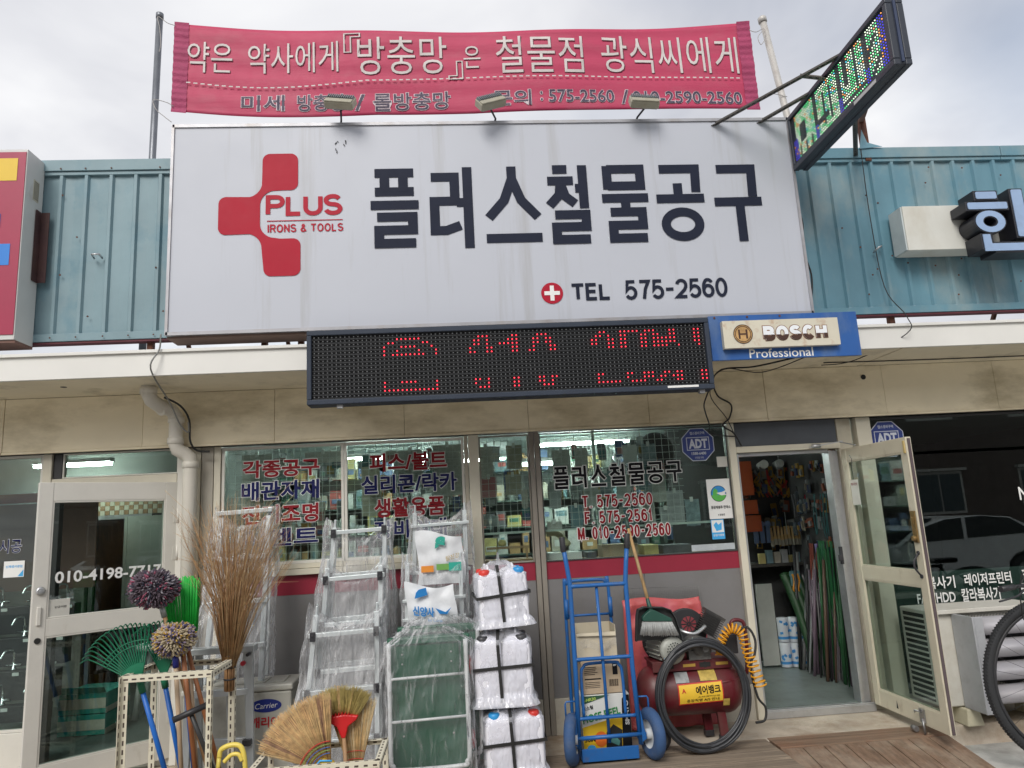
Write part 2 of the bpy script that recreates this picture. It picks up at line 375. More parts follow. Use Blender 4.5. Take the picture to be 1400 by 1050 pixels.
LF = {'P': (.62, [[(0, 0), (0, 1), (.5, 1)]+ar(.6, .74, .4, .26, 90, -90, 8)+[(.5, .48), (0, .48)]]), 'L': (.52, [[(0, 1), (0, 0), (1, 0)]]),
 'U': (.64, [[(0, 1), (0, .34)]+ar(.5, .34, .5, .34, 180, 360, 10)+[(1, .34), (1, 1)]]), 'S': (.62, [_S]), 'T': (.60, [[(-.1, 1), (1.1, 1)], [(.5, 1), (.5, 0)]]),
 'E': (.54, [[(1, 1), (0, 1), (0, 0), (1.03, 0)], [(0, .52), (.92, .52)]]), 'F': (.52, [[(1, 1), (0, 1), (0, -.06)], [(0, .50), (.85, .50)]]),
 'B': (.62, [[(0, 0), (0, 1), (.5, 1)]+ar(.55, .76, .38, .24, 90, -90, 7)+[(.5, .52), (0, .52)], [(.5, .52)]+ar(.6, .26, .4, .26, 90, -90, 7)+[(.5, 0), (0, 0)]]),
 'O': (.70, [('o', .5, .5, .5, .5)]), 'C': (.66, [ar(.5, .5, .5, .5, 42, 318, 16)]), 'H': (.62, [[(0, 1.06), (0, -.06)], [(1, 1.06), (1, -.06)], [(0, .52), (1, .52)]]),
 'I': (.0, [[(.5, 1.06), (.5, -.06)]]), 'R': (.62, [[(0, -.06), (0, 1), (.5, 1)]+ar(.6, .75, .38, .25, 90, -90, 8)+[(.5, .50), (0, .50)], [(.55, .50), (1.02, -.04)]]),
 'N': (.60, [[(0, -.06), (0, 1.06)], [(0, 1), (1, 0)], [(1, -.06), (1, 1.06)]]), 'M': (.74, [[(0, -.06), (0, 1.06)], [(0, 1), (.5, .1), (1, 1)], [(1, 1.06), (1, -.06)]]),
 'A': (.66, [[(-.02, -.06), (.5, 1)], [(.5, 1), (1.02, -.06)], [(.18, .30), (.82, .30)]]), 'D': (.62, [[(0, 0), (0, 1), (.4, 1)]+ar(.45, .5, .55, .5, 90, -90, 10)+[(.4, 0), (-.02, 0)]]),
 '0': (.52, [('o', .5, .5, .5, .5)]), '1': (.26, [[(-.2, .74), (.25, .80), (.62, 1.0), (.62, -.06)]]), '2': (.52, [ar(.5, .70, .5, .30, 165, -20, 11)+[(.80, .42), (.02, .0), (1.05, .0)]]),
 '5': (.52, [[(.95, 1), (.16, 1), (.06, .50)]+ar(.48, .32, .52, .32, 128, -150, 14)]), '6': (.52, [_6]), '7': (.52, [[(0, 1), (1, 1), (.62, .55), (.42, -.06)]]),
 '9': (.52, [[(1-x, 1-z) for x, z in _6]]), '4': (.54, [[(.78, -.06), (.78, 1), (0, .28), (1.12, .28)]]), '-': (.36, [[(-.1, .48), (1.1, .48)]]), '.': (.04, [[(.5, -.06), (.5, .06)]]), '&': (.66, [[(1.05, 0), (.25, .78)]+ar(.45, .82, .22, .18, 190, -20, 8)+[(.15, .42)]+ar(.42, .22, .42, .22, 160, 350, 8)])}
def sans(s, name, par, x0, x1, z0, z1, y, wd, m_, grow=0., gap=.30, one=True, tilt=0.):
    """upright grotesque lettering drawn with strokes wd wide, fitted between x0 and x1; one part for the word"""
    H_ = z1-z0; adv = []
    for ch in s: adv.append(.34 if ch == ' ' else LF[ch][0])
    tot_fix = sum(wd if ch != ' ' else 0 for ch in s)+gap*wd*2.2*(len(s)-1); k = ((x1-x0)-tot_fix)/sum(adv); x = x0; b = MB()
    for ch, a in zip(s, adv):
        w_ = a*k
        if ch != ' ':
            q = MB(); stroke_glyph(q, LF[ch][1], x+wd/2, x+wd/2+max(w_, 1e-4), z0+wd/2, z1-wd/2, y, wd, grow=grow)
            if tilt: q.v = [Vector((v.x, v.y, v.z+tilt*(v.x-x0))) for v in q.v]
            b.add(q.v, q.f); x += wd
        x += w_+gap*wd*2.2
    return b.build(name, m_, par)
def mk_text_layer(par, name, specs, y, wd, mt, grow=0.):
    for ch, x0, x1, z0, z1 in specs:
        b = MB(); stroke_glyph(b, GL[ch], x0, x1, z0, z1, y, wd, grow=grow); b.build(name, mt, par)

# ================================================================ materials used
conc = M('concrete', (.47, .41, .33), .9, var=.18, vs=4, bump=.5, bs=70, dirt=(.20, .12, .06), da=.65, ds=2.2, dt=.48)
street = M('street_concrete', (.52, .51, .48), .9, var=.2, vs=5, bump=.6, bs=120, dirt=(.14, .12, .10), da=.5, ds=3)
asphalt = M('asphalt', (.26, .26, .255), .9, var=.2, vs=8, bump=.4, bs=150)
gwood = M('weathered_wood', (.31, .245, .18), .8, var=.35, vs=2.5, bump=.5, bs=30, wood=True, wscale=(.35, 9, 9), dirt=(.13, .10, .07), da=.5, ds=2)
rwood = M('reddish_wood', (.25, .16, .105), .7, var=.2, vs=3, bump=.4, bs=30, wood=True, wscale=(9, .35, 9), dirt=(.36, .30, .23), da=.7, ds=3.2, dt=.46)
rwoodx = M('reddish_wood_cross', (.27, .18, .12), .7, var=.2, vs=3, bump=.4, bs=30, wood=True, wscale=(.35, 9, 9), dirt=(.24, .09, .04), da=.6, ds=2, dt=.5)
beige = M('beige_panel', (.80, .71, .52), .55, var=.05, vs=3, bump=.06, bs=12, dirt=(.30, .235, .12), da=.75, ds=.9, dst=(1, 1, 2.6), dt=.46)
beige2 = M('beige_soffit', (.78, .71, .55), .6, var=.06, vs=3, dirt=(.14, .12, .08), da=.6, ds=2.5, dt=.55)
cream = M('cream_paint', (.62, .58, .47), .5, var=.05, vs=6, dirt=(.28, .22, .14), da=.5, ds=7, dst=(1, 1, .5), dt=.6)
white_fr = M('white_frame', (.66, .64, .58), .45, var=.04, vs=6, dirt=(.35, .30, .22), da=.45, ds=6, dst=(2, 2, .5), dt=.6)
taupe = M('taupe_frame', (.26, .235, .20), .45, var=.08, vs=6, dirt=(.12, .10, .08), da=.5, ds=8, dst=(1, 1, .3))
alu = M('aluminium', (.55, .56, .57), .35, .75, var=.06, vs=8, dirt=(.25, .25, .25), da=.4, ds=6)
alu_dk = M('dull_aluminium', (.36, .37, .37), .45, .6, var=.1, vs=8)
gutter_w = M('gutter_white', (.72, .71, .67), .45, var=.04, vs=2, dirt=(.42, .35, .24), da=.4, ds=3.5, dst=(1, 1, .35), dt=.62)
red_st = M('red_stripe', (.28, .022, .045), .35, var=.06)
grey_w = M('grey_panel', (.185, .18, .18), .5, var=.05, vs=2, bump=.05, bs=20, dirt=(.14, .13, .12), da=.4, ds=3)
dark = M('dark_gap', (.02, .02, .02), .8, var=0)
black_pl = M('black_plastic', (.025, .025, .028), .45, var=.2)
rust = M('rust', (.12, .045, .025), .85, var=.35, vs=12, bump=.4, dirt=(.04, .02, .02), da=.7, ds=14)
iron = M('dark_iron', (.04, .04, .045), .6, .3, var=.3, vs=15)
blue_clad = M('blue_cladding', (.125, .26, .325), .42, .0, var=.10, vs=2.2, bump=.05, bs=9, dirt=(.38, .40, .36), da=.5, ds=2.1, dst=(1, 1, .55), dt=.47)
blue_cladL = M('faded_blue_cladding', (.20, .30, .335), .5, .0, var=.10, vs=2.2, bump=.06, bs=9, dirt=(.07, .20, .27), da=.75, ds=2.6, dst=(1, 1, .8), dt=.53)
sign_white = M('sign_vinyl', (.475, .495, .55), .45, var=.02, vs=1.2, bump=.03, bs=2.5, dirt=(.30, .29, .27), da=.6, ds=2.4, dst=(2.8, 1, .14), dt=.55)
sign_edge = M('sign_frame', (.36, .36, .38), .4, .4, dirt=(.25, .2, .15))
navy = M('sign_navy', (.018, .022, .04), .55, var=.1, spec=.12)
signred = M('sign_red', (.40, .010, .03), .5, var=.04, spec=.2)
win_glass = glass('window_glass', (.80, .86, .84), 1.5, 1.05)
dark_glass = glass('tinted_glass', (.58, .64, .62), 1.5, 1.7)
wht = M('white_print', (.78, .78, .76), .5, var=.03)
redp = M('red_print', (.22, .014, .02), .6, var=.05, spec=.15)
bluep = M('blue_print', (.013, .016, .085), .6, var=.05, spec=.15)
blackp = M('black_print', (.012, .012, .014), .6, var=.05, spec=.1)
wire_m = M('galvanised_wire', (.62, .66, .62), .45, .0, var=.15)
paper = M('paper', (.58, .57, .52), .8, var=.08)
film = plastic_film('polythene', base=.17, fold=.9, scale=5.5, st=(1.5, 1.5, .55), bump=1.45)
film3 = plastic_film('polythene_clear', base=.10, fold=.95, scale=5.5, st=(1.3, 1.3, .7), bump=1.75)
film2 = plastic_film('polythene_fine', base=.10, fold=.6, scale=12, st=(1, 1, .7))
tube_on = M('lit_tube', (.88, 1.0, .95), .5, var=0, emit=40)

# ================================================================ ground
b = MB()
b.grid(lambda u, v: ((u-.5)*160, -90+v*89.4+.0, -.125), 8, 8, False)
struct(b, 'street_ground', street)
b = MB(); b.box(-60, 60, -7.6, -15.2, -.30, -.119); struct(b, 'road', asphalt)
b = MB(); b.box(-9, 9, -.55, .02, -.30, -.002); struct(b, 'shop_step', conc, .01)
b = MB(); b.box(-60, 60, .0, 60, -.6, -.128); struct(b, 'ground_behind', street)
# deck of weathered planks on the left
deck = thing('timber_deck', 'weathered grey timber deck in front of the hardware shop step', 'deck', (-.9, -1.8, 0)); deck['kind'] = 'structure'; del deck['category']
y = -.505
k = 0
while y > -3.1:
    b = MB(); b.box(-4.2, 2.10, y-.136, y, -.10, random.uniform(-.003, .003)); b.build('plank', gwood, deck, .003); y -= .142
ramp = thing('timber_ramp', 'reddish timber ramp below the open shop door', 'ramp', (2.7, -1.1, 0)); ramp['kind'] = 'structure'; del ramp['category']
b = MB(); b.box(2.115, 3.32, -.74, -.512, -.08, .004); b.build('plank', rwoodx, ramp, .004)
x = 2.115; L_ = .95
for k in range(8):
    b = MB(); sl = rotm(.17); w_ = .144
    b.obox((x+w_/2, -.745-L_/2*math.cos(.17), -.014-L_/2*math.sin(.17)), (w_, L_, .024), sl)
    b.build('plank', rwood, ramp, .003); x += .1508

# ================================================================ the row of shops
sh = thing('shop_building', 'single-storey row of three shops with glazed fronts under a beige overhanging eave', 'shop', (0, 0, 0))
XL, XR = -7.6, 8.2
# floor, inner walls, ceiling, roof
b = MB()
b.box(XL, 3.5, .03, 6.3, -.1, .06); b.box(3.5, XR, .03, 6.3, -.1, .06)
b.build('floor', M('shop_floor', (.125, .15, .14), .35, var=.2, vs=3, dirt=(.08, .08, .07), ds=5), sh)
b = MB(); b.box(XL-.12, XL, .0, 6.4, -.1, 2.85); b.box(XR, XR+.12, 0, 6.4, -.1, 2.85); b.box(XL, XR, 6.3, 6.42, -.1, 2.85)
b.box(-2.16, -2.08, .12, 6.3, .06, 2.6); b.box(3.50, 3.58, .14, 6.3, .06, 2.6)
b.build('wall', M('inner_wall', (.33, .35, .34), .7, var=.1), sh)
b = MB(); b.box(XL, -2.16, .02, 6.3, 2.56, 2.6); b.box(-2.08, 3.5, .02, 6.3, 2.56, 2.6); b.box(3.58, XR, .02, 6.3, 2.56, 2.6)
b.build('ceiling', M('ceiling_paint', (.55, .62, .60), .55, var=.08, vs=3), sh)
b = MB(); b.box(XL-.3, XR+.3, -.70, 6.6, 2.80, 2.90); b.build('roof', M('roof_sheet', (.35, .35, .34), .7), sh)
# eave: soffit strips, upright panels with seams, gutter board
for x0, x1 in ((-7.4, -3.6), (-3.6, -.98), (-.97, 1.40), (1.41, 3.42), (3.43, 8.2)):
    b = MB(); b.box(x0, x1-.004, -.735, -.10, 2.76, 2.80); b.build('soffit_board', beige2, sh)
sx = [-6.5, -5.5, -4.5, -3.49, -2.45, -1.44, -.42, .58, 1.58, 2.58, 3.62, 4.62, 5.62, 6.62, 7.62]
for i in range(len(sx)-1):
    b = MB(); j = random.uniform(-.002, .002)
    b.box(sx[i], sx[i+1]-.0025, -.112+j, -.09, 2.345, 2.757); b.box(sx[i], sx[i+1]-.0025, -.122+j, -.09, 2.325, 2.343)
    b.build('eave_panel', beige, sh, .002)
b = MB(); b.box(XL, XR, -.085, .06, 2.33, 2.80); b.build('lintel', M('lintel_dark', (.10, .09, .08), .7), sh)
for x0, x1 in ((-7.4, -4.1), (-4.1, -1.02), (-1.02, 2.0), (2.0, 4.95), (4.95, 8.2)):
    b = MB(); b.box(x0, x1-.003, -.765, -.738, 2.762, 2.925); b.box(x0, x1-.003, -.785, -.738, 2.926, 2.948); b.box(x0, x1-.003, -.738, -.60, 2.904, 2.93)
    b.build('gutter_board', gutter_w, sh, .002)
b = MB()
for x, z in ((-2.86, 2.758), (3.45, 2.66)): b.lathe([(.022, 0), (.022, .004)], (x, -.116 if z < 2.7 else -.5, z), 10, rotm(R(90)) if z < 2.7 else None)
b.build('hole', dark, sh)

# posts and frames ------------------------------------------------
def post(x0, x1, z0, z1, m, y0=-.04, y1=.05, name='post', bev=.003):
    b = MB(); b.box(x0, x1, y0, y1, z0, z1); return b.build(name, m, sh, bev)
def windowpart(x0, x1, z0, z1, fm, fw_=.03, gl=win_glass, y=.0, mids=()):
    """frame (the part) with its pane as sub-part"""
    b = MB(); f = fw_
    b.box(x0, x0+f, y-.022, y+.022, z0, z1); b.box(x1-f, x1, y-.022, y+.022, z0, z1)
    b.box(x0+f, x1-f, y-.022, y+.022, z0, z0+f); b.box(x0+f, x1-f, y-.022, y+.022, z1-f, z1)
    for zm in mids: b.box(x0+f, x1-f, y-.018, y+.018, zm-f/2, zm+f/2)
    o = b.build('window', fm, sh, .002)
    p = MB(); p.box(x0+f, x1-f, y-.003, y+.003, z0+f, z1-f); p.build('pane', gl, o)
    return o
def grille(o, x0, x1, z0, z1, y=.045, s=.057):
    b = MB(); n = int((x1-x0)/s)+1
    for i in range(n): x = x0+i*s; b.bar((x, y, z0), (x, y, z1), .0034, .0034)
    n = int((z1-z0)/s)+1
    for i in range(n): z = z0+i*s; b.bar((x0, y+.0036, z), (x1, y+.0036, z), .0034, .0034)
    return b.build('wire_grille', wire_m, o)
# hardware shop: left pair of windows
post(-2.02, -1.93, .0, 2.325, M('grey_beige_post', (.40, .37, .31), .5), name='post'); post(-1.925, -1.875, .0, 2.325, cream)
w1 = windowpart(-1.87, -.918, 1.385, 2.315, white_fr, .022); grille(w1, -1.84, -.94, 1.41, 2.30)
w2 = windowpart(-.915, .045, 1.385, 2.315, white_fr, .022); grille(w2, -.90, .02, 1.41, 2.30)
post(.048, .078, 1.39, 2.325, M('beige_track', (.42, .38, .30), .5)); post(.082, .165, .0, 2.325, cream, -.05)
for x0, x1 in ((-1.87, -.93), (-.928, .08)):
    b = MB(); b.box(x0, x1, -.055, .05, 1.30, 1.345); b.box(x0, x1, -.035, .05, 1.348, 1.384); b.build('window_sill', cream, sh, .003)
b = MB(); b.box(-1.87, .08, -.012, .05, 1.15, 1.298); b.box(.168, .575, -.012, .05, 1.15, 1.29); b.box(.665, 2.24, -.012, .05, 1.15, 1.285); b.build('stripe', red_st, sh)
for x0, x1 in ((-1.87, -1.1), (-1.098, -.3), (-.298, .08), (.168, .575), (.665, 1.45), (1.452, 2.24)):
    b = MB(); b.box(x0, x1, -.01, .05, .26, 1.149); b.build('wall_panel', grey_w, sh, .001)
b = MB(); b.box(-1.87, .08, -.03, .05, -.01, .258); b.box(.168, .575, -.03, .05, -.01, .258); b.box(.665, 2.24, -.03, .05, -.01, .258); b.build('plinth', M('plinth_cream', (.50, .47, .40), .7, dirt=(.2, .16, .11), ds=5), sh, .003)
w3 = windowpart(.168, .575, 1.291, 2.315, taupe, .012); grille(w3, .18, .565, 1.53, 2.30)
post(.578, .617, .0, 2.325, taupe, -.045); post(.623, .662, .0, 2.325, taupe, -.045)
w4 = windowpart(.665, 2.24, 1.287, 2.315, M('dark_seal', (.06, .06, .06), .6), .008); grille(w4, .68, 1.86, 1.55, 2.30)
b = MB(); b.box(.68, 2.1, .04, .06, 1.52, 1.537); b.box(.18, .57, .04, .06, 1.52, 1.537); b.build('rail', M('rail_paint', (.55, .62, .56), .5), w4)
b = MB(); b.box(1.16, 1.185, .3, .33, 1.3, 2.4); b.build('rail', MATS['rail_paint'], w4)
# door opening
post(2.243, 2.30, .0, 2.325, cream, -.06, .06, 'door_jamb', .004)
post(2.303, 2.325, .06, 2.06, alu, -.03, .05, 'door_jamb')
b = MB(); b.box(2.302, 3.20, -.055, .06, 2.075, 2.125); b.build('door_head', cream, sh, .003)
b = MB(); b.box(2.302, 3.20, -.01, .02, 2.127, 2.325); b.build('transom_panel', M('transom_grey', (.10, .11, .125), .35), sh)
b = MB(); b.box(2.326, 3.10, -.02, .05, 2.045, 2.073); b.build('door_head', alu, sh, .002)
b = MB()
for k, (a0, a1) in enumerate(((3.10, 3.125), (3.13, 3.165), (3.17, 3.20))): b.box(a0, a1, -.03+.02*k, .08, .06, 2.06)
b.build('door_jamb', alu, sh, .002)
b = MB(); b.obox((3.10, -.02, 1.20), (.02, .03, .14)); b.obox((3.085, -.035, 1.18), (.035, .014, .05)); b.build('latch', iron, sh, .003)
b = MB(); b.box(2.30, 3.2, -.06, .06, .0, .055); b.box(2.30, 3.2, -.055, -.035, .055, .066); b.build('threshold', alu, sh, .002)
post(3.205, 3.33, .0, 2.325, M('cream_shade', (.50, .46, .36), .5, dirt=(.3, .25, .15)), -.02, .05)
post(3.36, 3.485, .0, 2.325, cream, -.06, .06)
# right shop window
wr = windowpart(3.49, 5.9, .10, 2.32, M('dark_frame', (.05, .05, .05), .5), .018, dark_glass)
wr2 = windowpart(5.92, 8.1, .10, 2.32, MATS['dark_frame'], .018, dark_glass)
b = MB(); b.box(3.49, 8.2, -.02, .05, -.01, .098); b.build('plinth', MATS['plinth_cream'], sh)
b = MB(); b.box(3.51, 8.1, .03, .05, .12, 1.02); b.build('window_backing', M('green_grey_backing', (.20, .27, .25), .6, var=.15, vs=2), wr)  # mottled green-grey sheet behind the lower glass
# left shop
post(-2.20, -2.12, .0, 2.325, white_fr, -.05, .05); post(-2.115, -2.03, .0, 2.325, cream, -.03, .05)
b = MB(); b.box(-3.19, -2.21, -.03, .05, 2.06, 2.13); b.build('door_head', cream, sh, .003)
wt = windowpart(-3.08, -2.205, 2.132, 2.325, white_fr, .01)
post(-3.15, -3.085, .03, 2.325, M('dark_mullion', (.03, .03, .03), .4), -.02, .04); post(-3.22, -3.155, .0, 2.325, cream, -.04, .05)
wl = windowpart(-5.2, -3.225, .30, 2.325, white_fr, .02)
b = MB(); b.box(-5.2, -3.225, -.03, .05, -.01, .298); b.box(-3.2, -2.2, -.03, .05, 0, .055); b.build('plinth', white_fr, sh, .004)
b = MB(); b.box(-5.2, -3.225, -.02, .05, .15, .29); b.build('plinth', white_fr, sh)
b = MB(); b.box(-7.6, -5.2, -.03, .05, 0, 2.325); b.build('wall', grey_w, sh)

# window lettering of the left shop
ftext('시공', 'window_lettering', wl, -3.52, -3.355, 1.585, 1.69, -.006, bluep, .012, wht, .022)
def poly(pts, y, m, name, par):
    b = MB(); b.add([(x, y, z) for x, z in pts], [tuple(range(len(pts)))]); return b.build(name, m, par)
def rect(x0, x1, z0, z1, y, m, name, par): return poly([(x0, z0), (x1, z0), (x1, z1), (x0, z1)], y, m, name, par)
st = rect(-3.475, -3.325, 1.405, 1.525, -.0065, wht, 'sticker', wl)
poly([(-3.37, 1.41), (-3.33, 1.41), (-3.33, 1.46)], -.0075, M('sky_blue_print', (.05, .38, .75), .5), 'sticker_print', wl)
ftext('신재생시공업', 'sticker_print', wl, -3.46, -3.34, 1.475, 1.495, -.0075, MATS['sky_blue_print'], .02)

# hardware window lettering
def rows(win, data):
    for s, x0, x1, z0, z1, m_ in data:
        if s[1] == '.': sans(s, 'window_lettering_outline', win, x0, x1, z0, z1, -.0055, .0165, wht, .005, gap=.22); sans(s, 'window_lettering', win, x0, x1, z0, z1, -.0085, .0165, m_, gap=.22)
        else: ftext(s, 'window_lettering', win, x0, x1, z0, z1, -.006, m_, .030, wht, .024)
rows(w1, [('각종공구', -1.715, -1.112, 2.065, 2.205, redp), ('배관자재', -1.72, -1.115, 1.885, 2.035, bluep),
          ('전기조명', -1.715, -1.120, 1.700, 1.850, redp), ('시멘트', -1.715, -1.125, 1.525, 1.665, bluep)])
rows(w2, [('피스/볼트', -.715, -.095, 2.065, 2.215, redp), ('실리콘/락카', -.785, -.02, 1.89, 2.04, bluep),
          ('생활용품', -.685, -.125, 1.70, 1.855, redp), ('장비임대', -.69, -.115, 1.535, 1.68, bluep)])
gx = [.762, .915, 1.072, 1.225, 1.385, 1.545, 1.705, 1.862]
specs = [(ch, gx[i]+.008, gx[i+1]-.028, 1.855+.002*i, 2.035+.001*i) for i, ch in enumerate('플러스철물공구')]
mk_text_layer(w4, 'window_lettering_outline', specs, -.0055, .0215, wht, grow=.006)
mk_text_layer(w4, 'window_lettering', specs, -.0075, .0215, blackp)
rows(w4, [('T. 575-2560', .985, 1.57, 1.690, 1.792, redp), ('F. 575-2561', 1.00, 1.56, 1.562, 1.662, redp), ('M. 010-2590-2560', .935, 1.70, 1.440, 1.540, redp)])

# octagonal security stickers
secb = M('security_blue', (.035, .06, .24), .35, var=.03); secw = M('security_white', (.62, .65, .72), .4)
def octagon(par, cx, cz, r, y):
    def oc(q): return [(cx+q*math.cos(R(22.5+45*k)), cz+q*math.sin(R(22.5+45*k))) for k in range(8)]
    poly(oc(r), y, secw, 'sticker', par); poly(oc(r*.955), y-.001, secb, 'sticker', par)
    rect(cx-r*.66, cx+r*.66, cz-r*.32, cz+r*.42, y-.002, secw, 'sticker_panel', par); rect(cx-r*.62, cx+r*.62, cz-r*.28, cz+r*.38, y-.003, secb, 'sticker_panel', par)
    ftext('ADT', 'sticker_lettering', par, cx-r*.54, cx+r*.54, cz-r*.22, cz+r*.32, y-.004, secw, .045)
    ftext('캡스경비구역', 'sticker_lettering', par, cx-r*.42, cx+r*.42, cz+r*.56, cz+r*.73, y-.003, secw, .02)
    ftext('1588-6400', 'sticker_lettering', par, cx-r*.42, cx+r*.42, cz-r*.58, cz-r*.42, y-.003, secw, .03)
    ftext('안전을 위해', 'sticker_lettering', par, cx-r*.24, cx+r*.24, cz-r*.80, cz-r*.68, y-.003, secw, .01)
octagon(w4, 1.998, 2.165, .148, -.006); octagon(wr, 3.645, 2.135, .165, -.006)
# white sticker with a round green and blue emblem
rect(2.035, 2.232, 1.548, 1.872, -.006, wht, 'sticker', w4)
cx, cz = 2.13, 1.752
grn = M('emblem_green', (.10, .45, .08), .5); blu = M('emblem_blue', (.03, .25, .60), .5)
def disc(cx, cz, r, y, m, name, par, a0=0, a1=360, n=28):
    pts = [(cx+r*math.cos(R(a0+(a1-a0)*k/n)), cz+r*math.sin(R(a0+(a1-a0)*k/n))) for k in range(n if a1-a0 == 360 else n+1)]
    return poly(pts, y, m, name, par)
disc(cx, cz, .066, -.007, blackp, 'emblem', w4); disc(cx, cz, .062, -.0075, blu, 'emblem', w4); disc(cx, cz, .062, -.008, grn, 'emblem', w4, 190, 350)
poly([(cx-.05, cz-.012), (cx-.048, cz+.02), (cx-.03, cz+.045), (cx-.008, cz+.03), (cx-.004, cz-.005), (cx-.02, cz-.012)], -.0085, grn, 'emblem', w4)
poly([(cx-.02, cz+.006), (cx+.03, cz+.012), (cx+.085, cz+.035), (cx+.05, cz-.0), (cx+.07, cz-.012), (cx+.02, cz-.016)], -.009, wht, 'emblem', w4)
ftext('종량제봉투 판매소', 'sticker_lettering', w4, 2.055, 2.218, 1.628, 1.655, -.008, blackp, .02)
ftext('A 담양군', 'sticker_lettering', w4, 2.105, 2.165, 1.572, 1.588, -.008, blackp, .02)
rect(2.04, 2.148, 1.385, 1.543, -.006, MATS['sky_blue_print'], 'sticker', w4); rect(2.045, 2.143, 1.44, 1.538, -.007, wht, 'sticker_panel', w4)
poly([(2.06, 1.50), (2.085, 1.525), (2.10, 1.50), (2.13, 1.52), (2.125, 1.46), (2.08, 1.45)], -.0075, MATS['sky_blue_print'], 'sticker_print', w4)
ftext('상점가맹점', 'sticker_lettering', w4, 2.05, 2.138, 1.408, 1.426, -.0075, wht, .02)
rect(2.145, 2.232, 1.97, 2.055, -.006, paper, 'sticker', w4)
rect(1.86, 2.22, 1.30, 1.35, -.006, M('bubble_wrap', (.5, .55, .58), .25, bump=.8, bs=200), 'sticker', w4)
# right shop lettering
for s, x0, x1, z0, z1 in (('복사기', 3.80, 4.045, .885, .985), ('레이저프린터', 4.13, 4.54, .893, .99), ('팩시밀리', 4.64, 4.93, .915, 1.0),
                          ('FAX/HDD', 3.70, 4.03, .775, .855), ('칼라복사기', 4.085, 4.42, .765, .875), ('도면출력', 4.60, 4.93, .79, .895), ('N', 4.74, 4.82, 1.565, 1.675), ('OTEBOOK', 4.84, 5.5, 1.57, 1.67)):
    if s == 'OTEBOOK': continue
    ftext(s, 'window_lettering', wr, x0, x1, z0, z1, -.006, wht, .018)

# doors --------------------------------------------------------------
def door(hinge, ang, W_, z0, z1, fm, rails, stile=.095, T=.042, sgn=1):
    """leaf built along local +x from its hinge"""
    b = MB()
    b.box(0, stile, -T/2, T/2, z0, z1); b.box(W_-stile, W_, -T/2, T/2, z0, z1)
    for a0, a1 in rails: b.box(stile, W_-stile, -T/2+.002, T/2-.002, a0, a1)
    bd = .012
    for i in range(len(rails)-1):
        lo, hi = rails[i][1], rails[i+1][0]
        for q in (-1, 1):
            yy = q*(T/2-.004); y0_, y1_ = (yy-.006, yy) if q > 0 else (yy, yy+.006)
            b.box(stile, stile+bd, y0_, y1_, lo, hi); b.box(W_-stile-bd, W_-stile, y0_, y1_, lo, hi)
            b.box(stile+bd, W_-stile-bd, y0_, y1_, lo, lo+bd); b.box(stile+bd, W_-stile-bd, y0_, y1_, hi-bd, hi)
    d = b.build('door', fm, sh, .003)
    for i in range(len(rails)-1):
        p = MB(); p.box(stile, W_-stile, -.003, .003, rails[i][1], rails[i+1][0]); p.build('pane', win_glass, d)
    pivot(d, hinge, (0, 0, ang)); return d
dl = door((-2.205, -.03, 0), R(180+40), .93, .055, 2.06, M('door_white', (.66, .64, .585), .4, var=.04, dirt=(.36, .31, .23), da=.5, ds=8, dst=(1, 1, .4), dt=.62), [(.055, .20), (1.02, 1.135), (1.93, 2.06)], .088)
# (its local +y side faces the street: the leaf is turned by 220 degrees)
dm = MATS['door_white']
def dtext(s, par, x0, x1, z0, z1, y, m_, bold=.01, name='door_lettering'):
    return text(s, name, par, (x1, y, z0), (-1, 0, 0), (0, 0, 1), x1-x0, z1-z0, m_, bold)
dtext('010-4198-7717', dl, .10, .80, 1.365, 1.445, .0045, wht, .022)
b = MB(); b.lathe([(.028, 0), (.028, .012), (.018, .016)], (.885, .021, 1.325), 14, rotm(R(-90))); b.lathe([(.010, 0), (.010, .024)], (.885, .021, 1.325), 10, rotm(R(-90))); b.build('lock', alu, dl)
b = MB(); b.lathe([(.02, 0), (.02, .006)], (.885, .021, 1.0), 12, rotm(R(-90))); b.build('lock', dark, dl)
b = MB(); b.box(.875, .90, .021, .034, 1.10, 1.22); b.build('handle', dm, dl, .004)
b = MB(); b.box(.70, .835, .004, .0055, 1.14, 1.26); b.build('sticker', paper, dl)
dtext('단군커텐', dl, .72, .79, 1.20, 1.215, .0065, blackp, .01, 'sticker_lettering')
for z in (1.80, 1.52, .35):
    b = MB(); b.cyl((-.005, .026, z), .009, .11, 8); b.box(0, .03, .021, .024, z-.05, z+.05); b.build('hinge', dm, dl)
dr = door((3.20, -.085, 0), R(-90), .90, .062, 2.06, M('door_cream', (.60, .555, .43), .42, var=.05, dirt=(.26, .19, .11), da=.65, ds=9, dst=(1, 1, .5), dt=.58), [(.062, .185), (1.02, 1.12), (1.955, 2.06)], .075)
# leaf runs to the street; its local -y side faces left towards the door opening
b = MB(); b.obox((.862, -.026, 1.43), (.05, .012, .22)); b.cyl((.862, -.04, 1.35), .018, .03, 10, rotm(R(90))); b.obox((.862, -.034, 1.47), (.02, .012, .05)); b.build('lock', M('brass', (.30, .20, .08), .4, .7, var=.3), dr, .003)
b = MB(); pts = [(.855, -.022-.045*math.sin(math.pi*k/10), 1.09+.16*k/10) for k in range(11)]; b.tube(pts, .007, 8); b.cyl((.855, -.025, 1.09), .014, .01, 10, rotm(R(90))); b.cyl((.855, -.025, 1.25), .014, .01, 10, rotm(R(90))); b.build('handle', iron, dr)
b = MB(); b.obox((.878, -.025, 1.99), (.022, .008, .09)); b.build('catch', M('brass_pale', (.55, .42, .18), .5), dr, .002)
b = MB(); b.box(.902, .908, -.010, .010, .07, 2.05); b.build('seal', M('brown_felt', (.10, .075, .08), .9), dr)
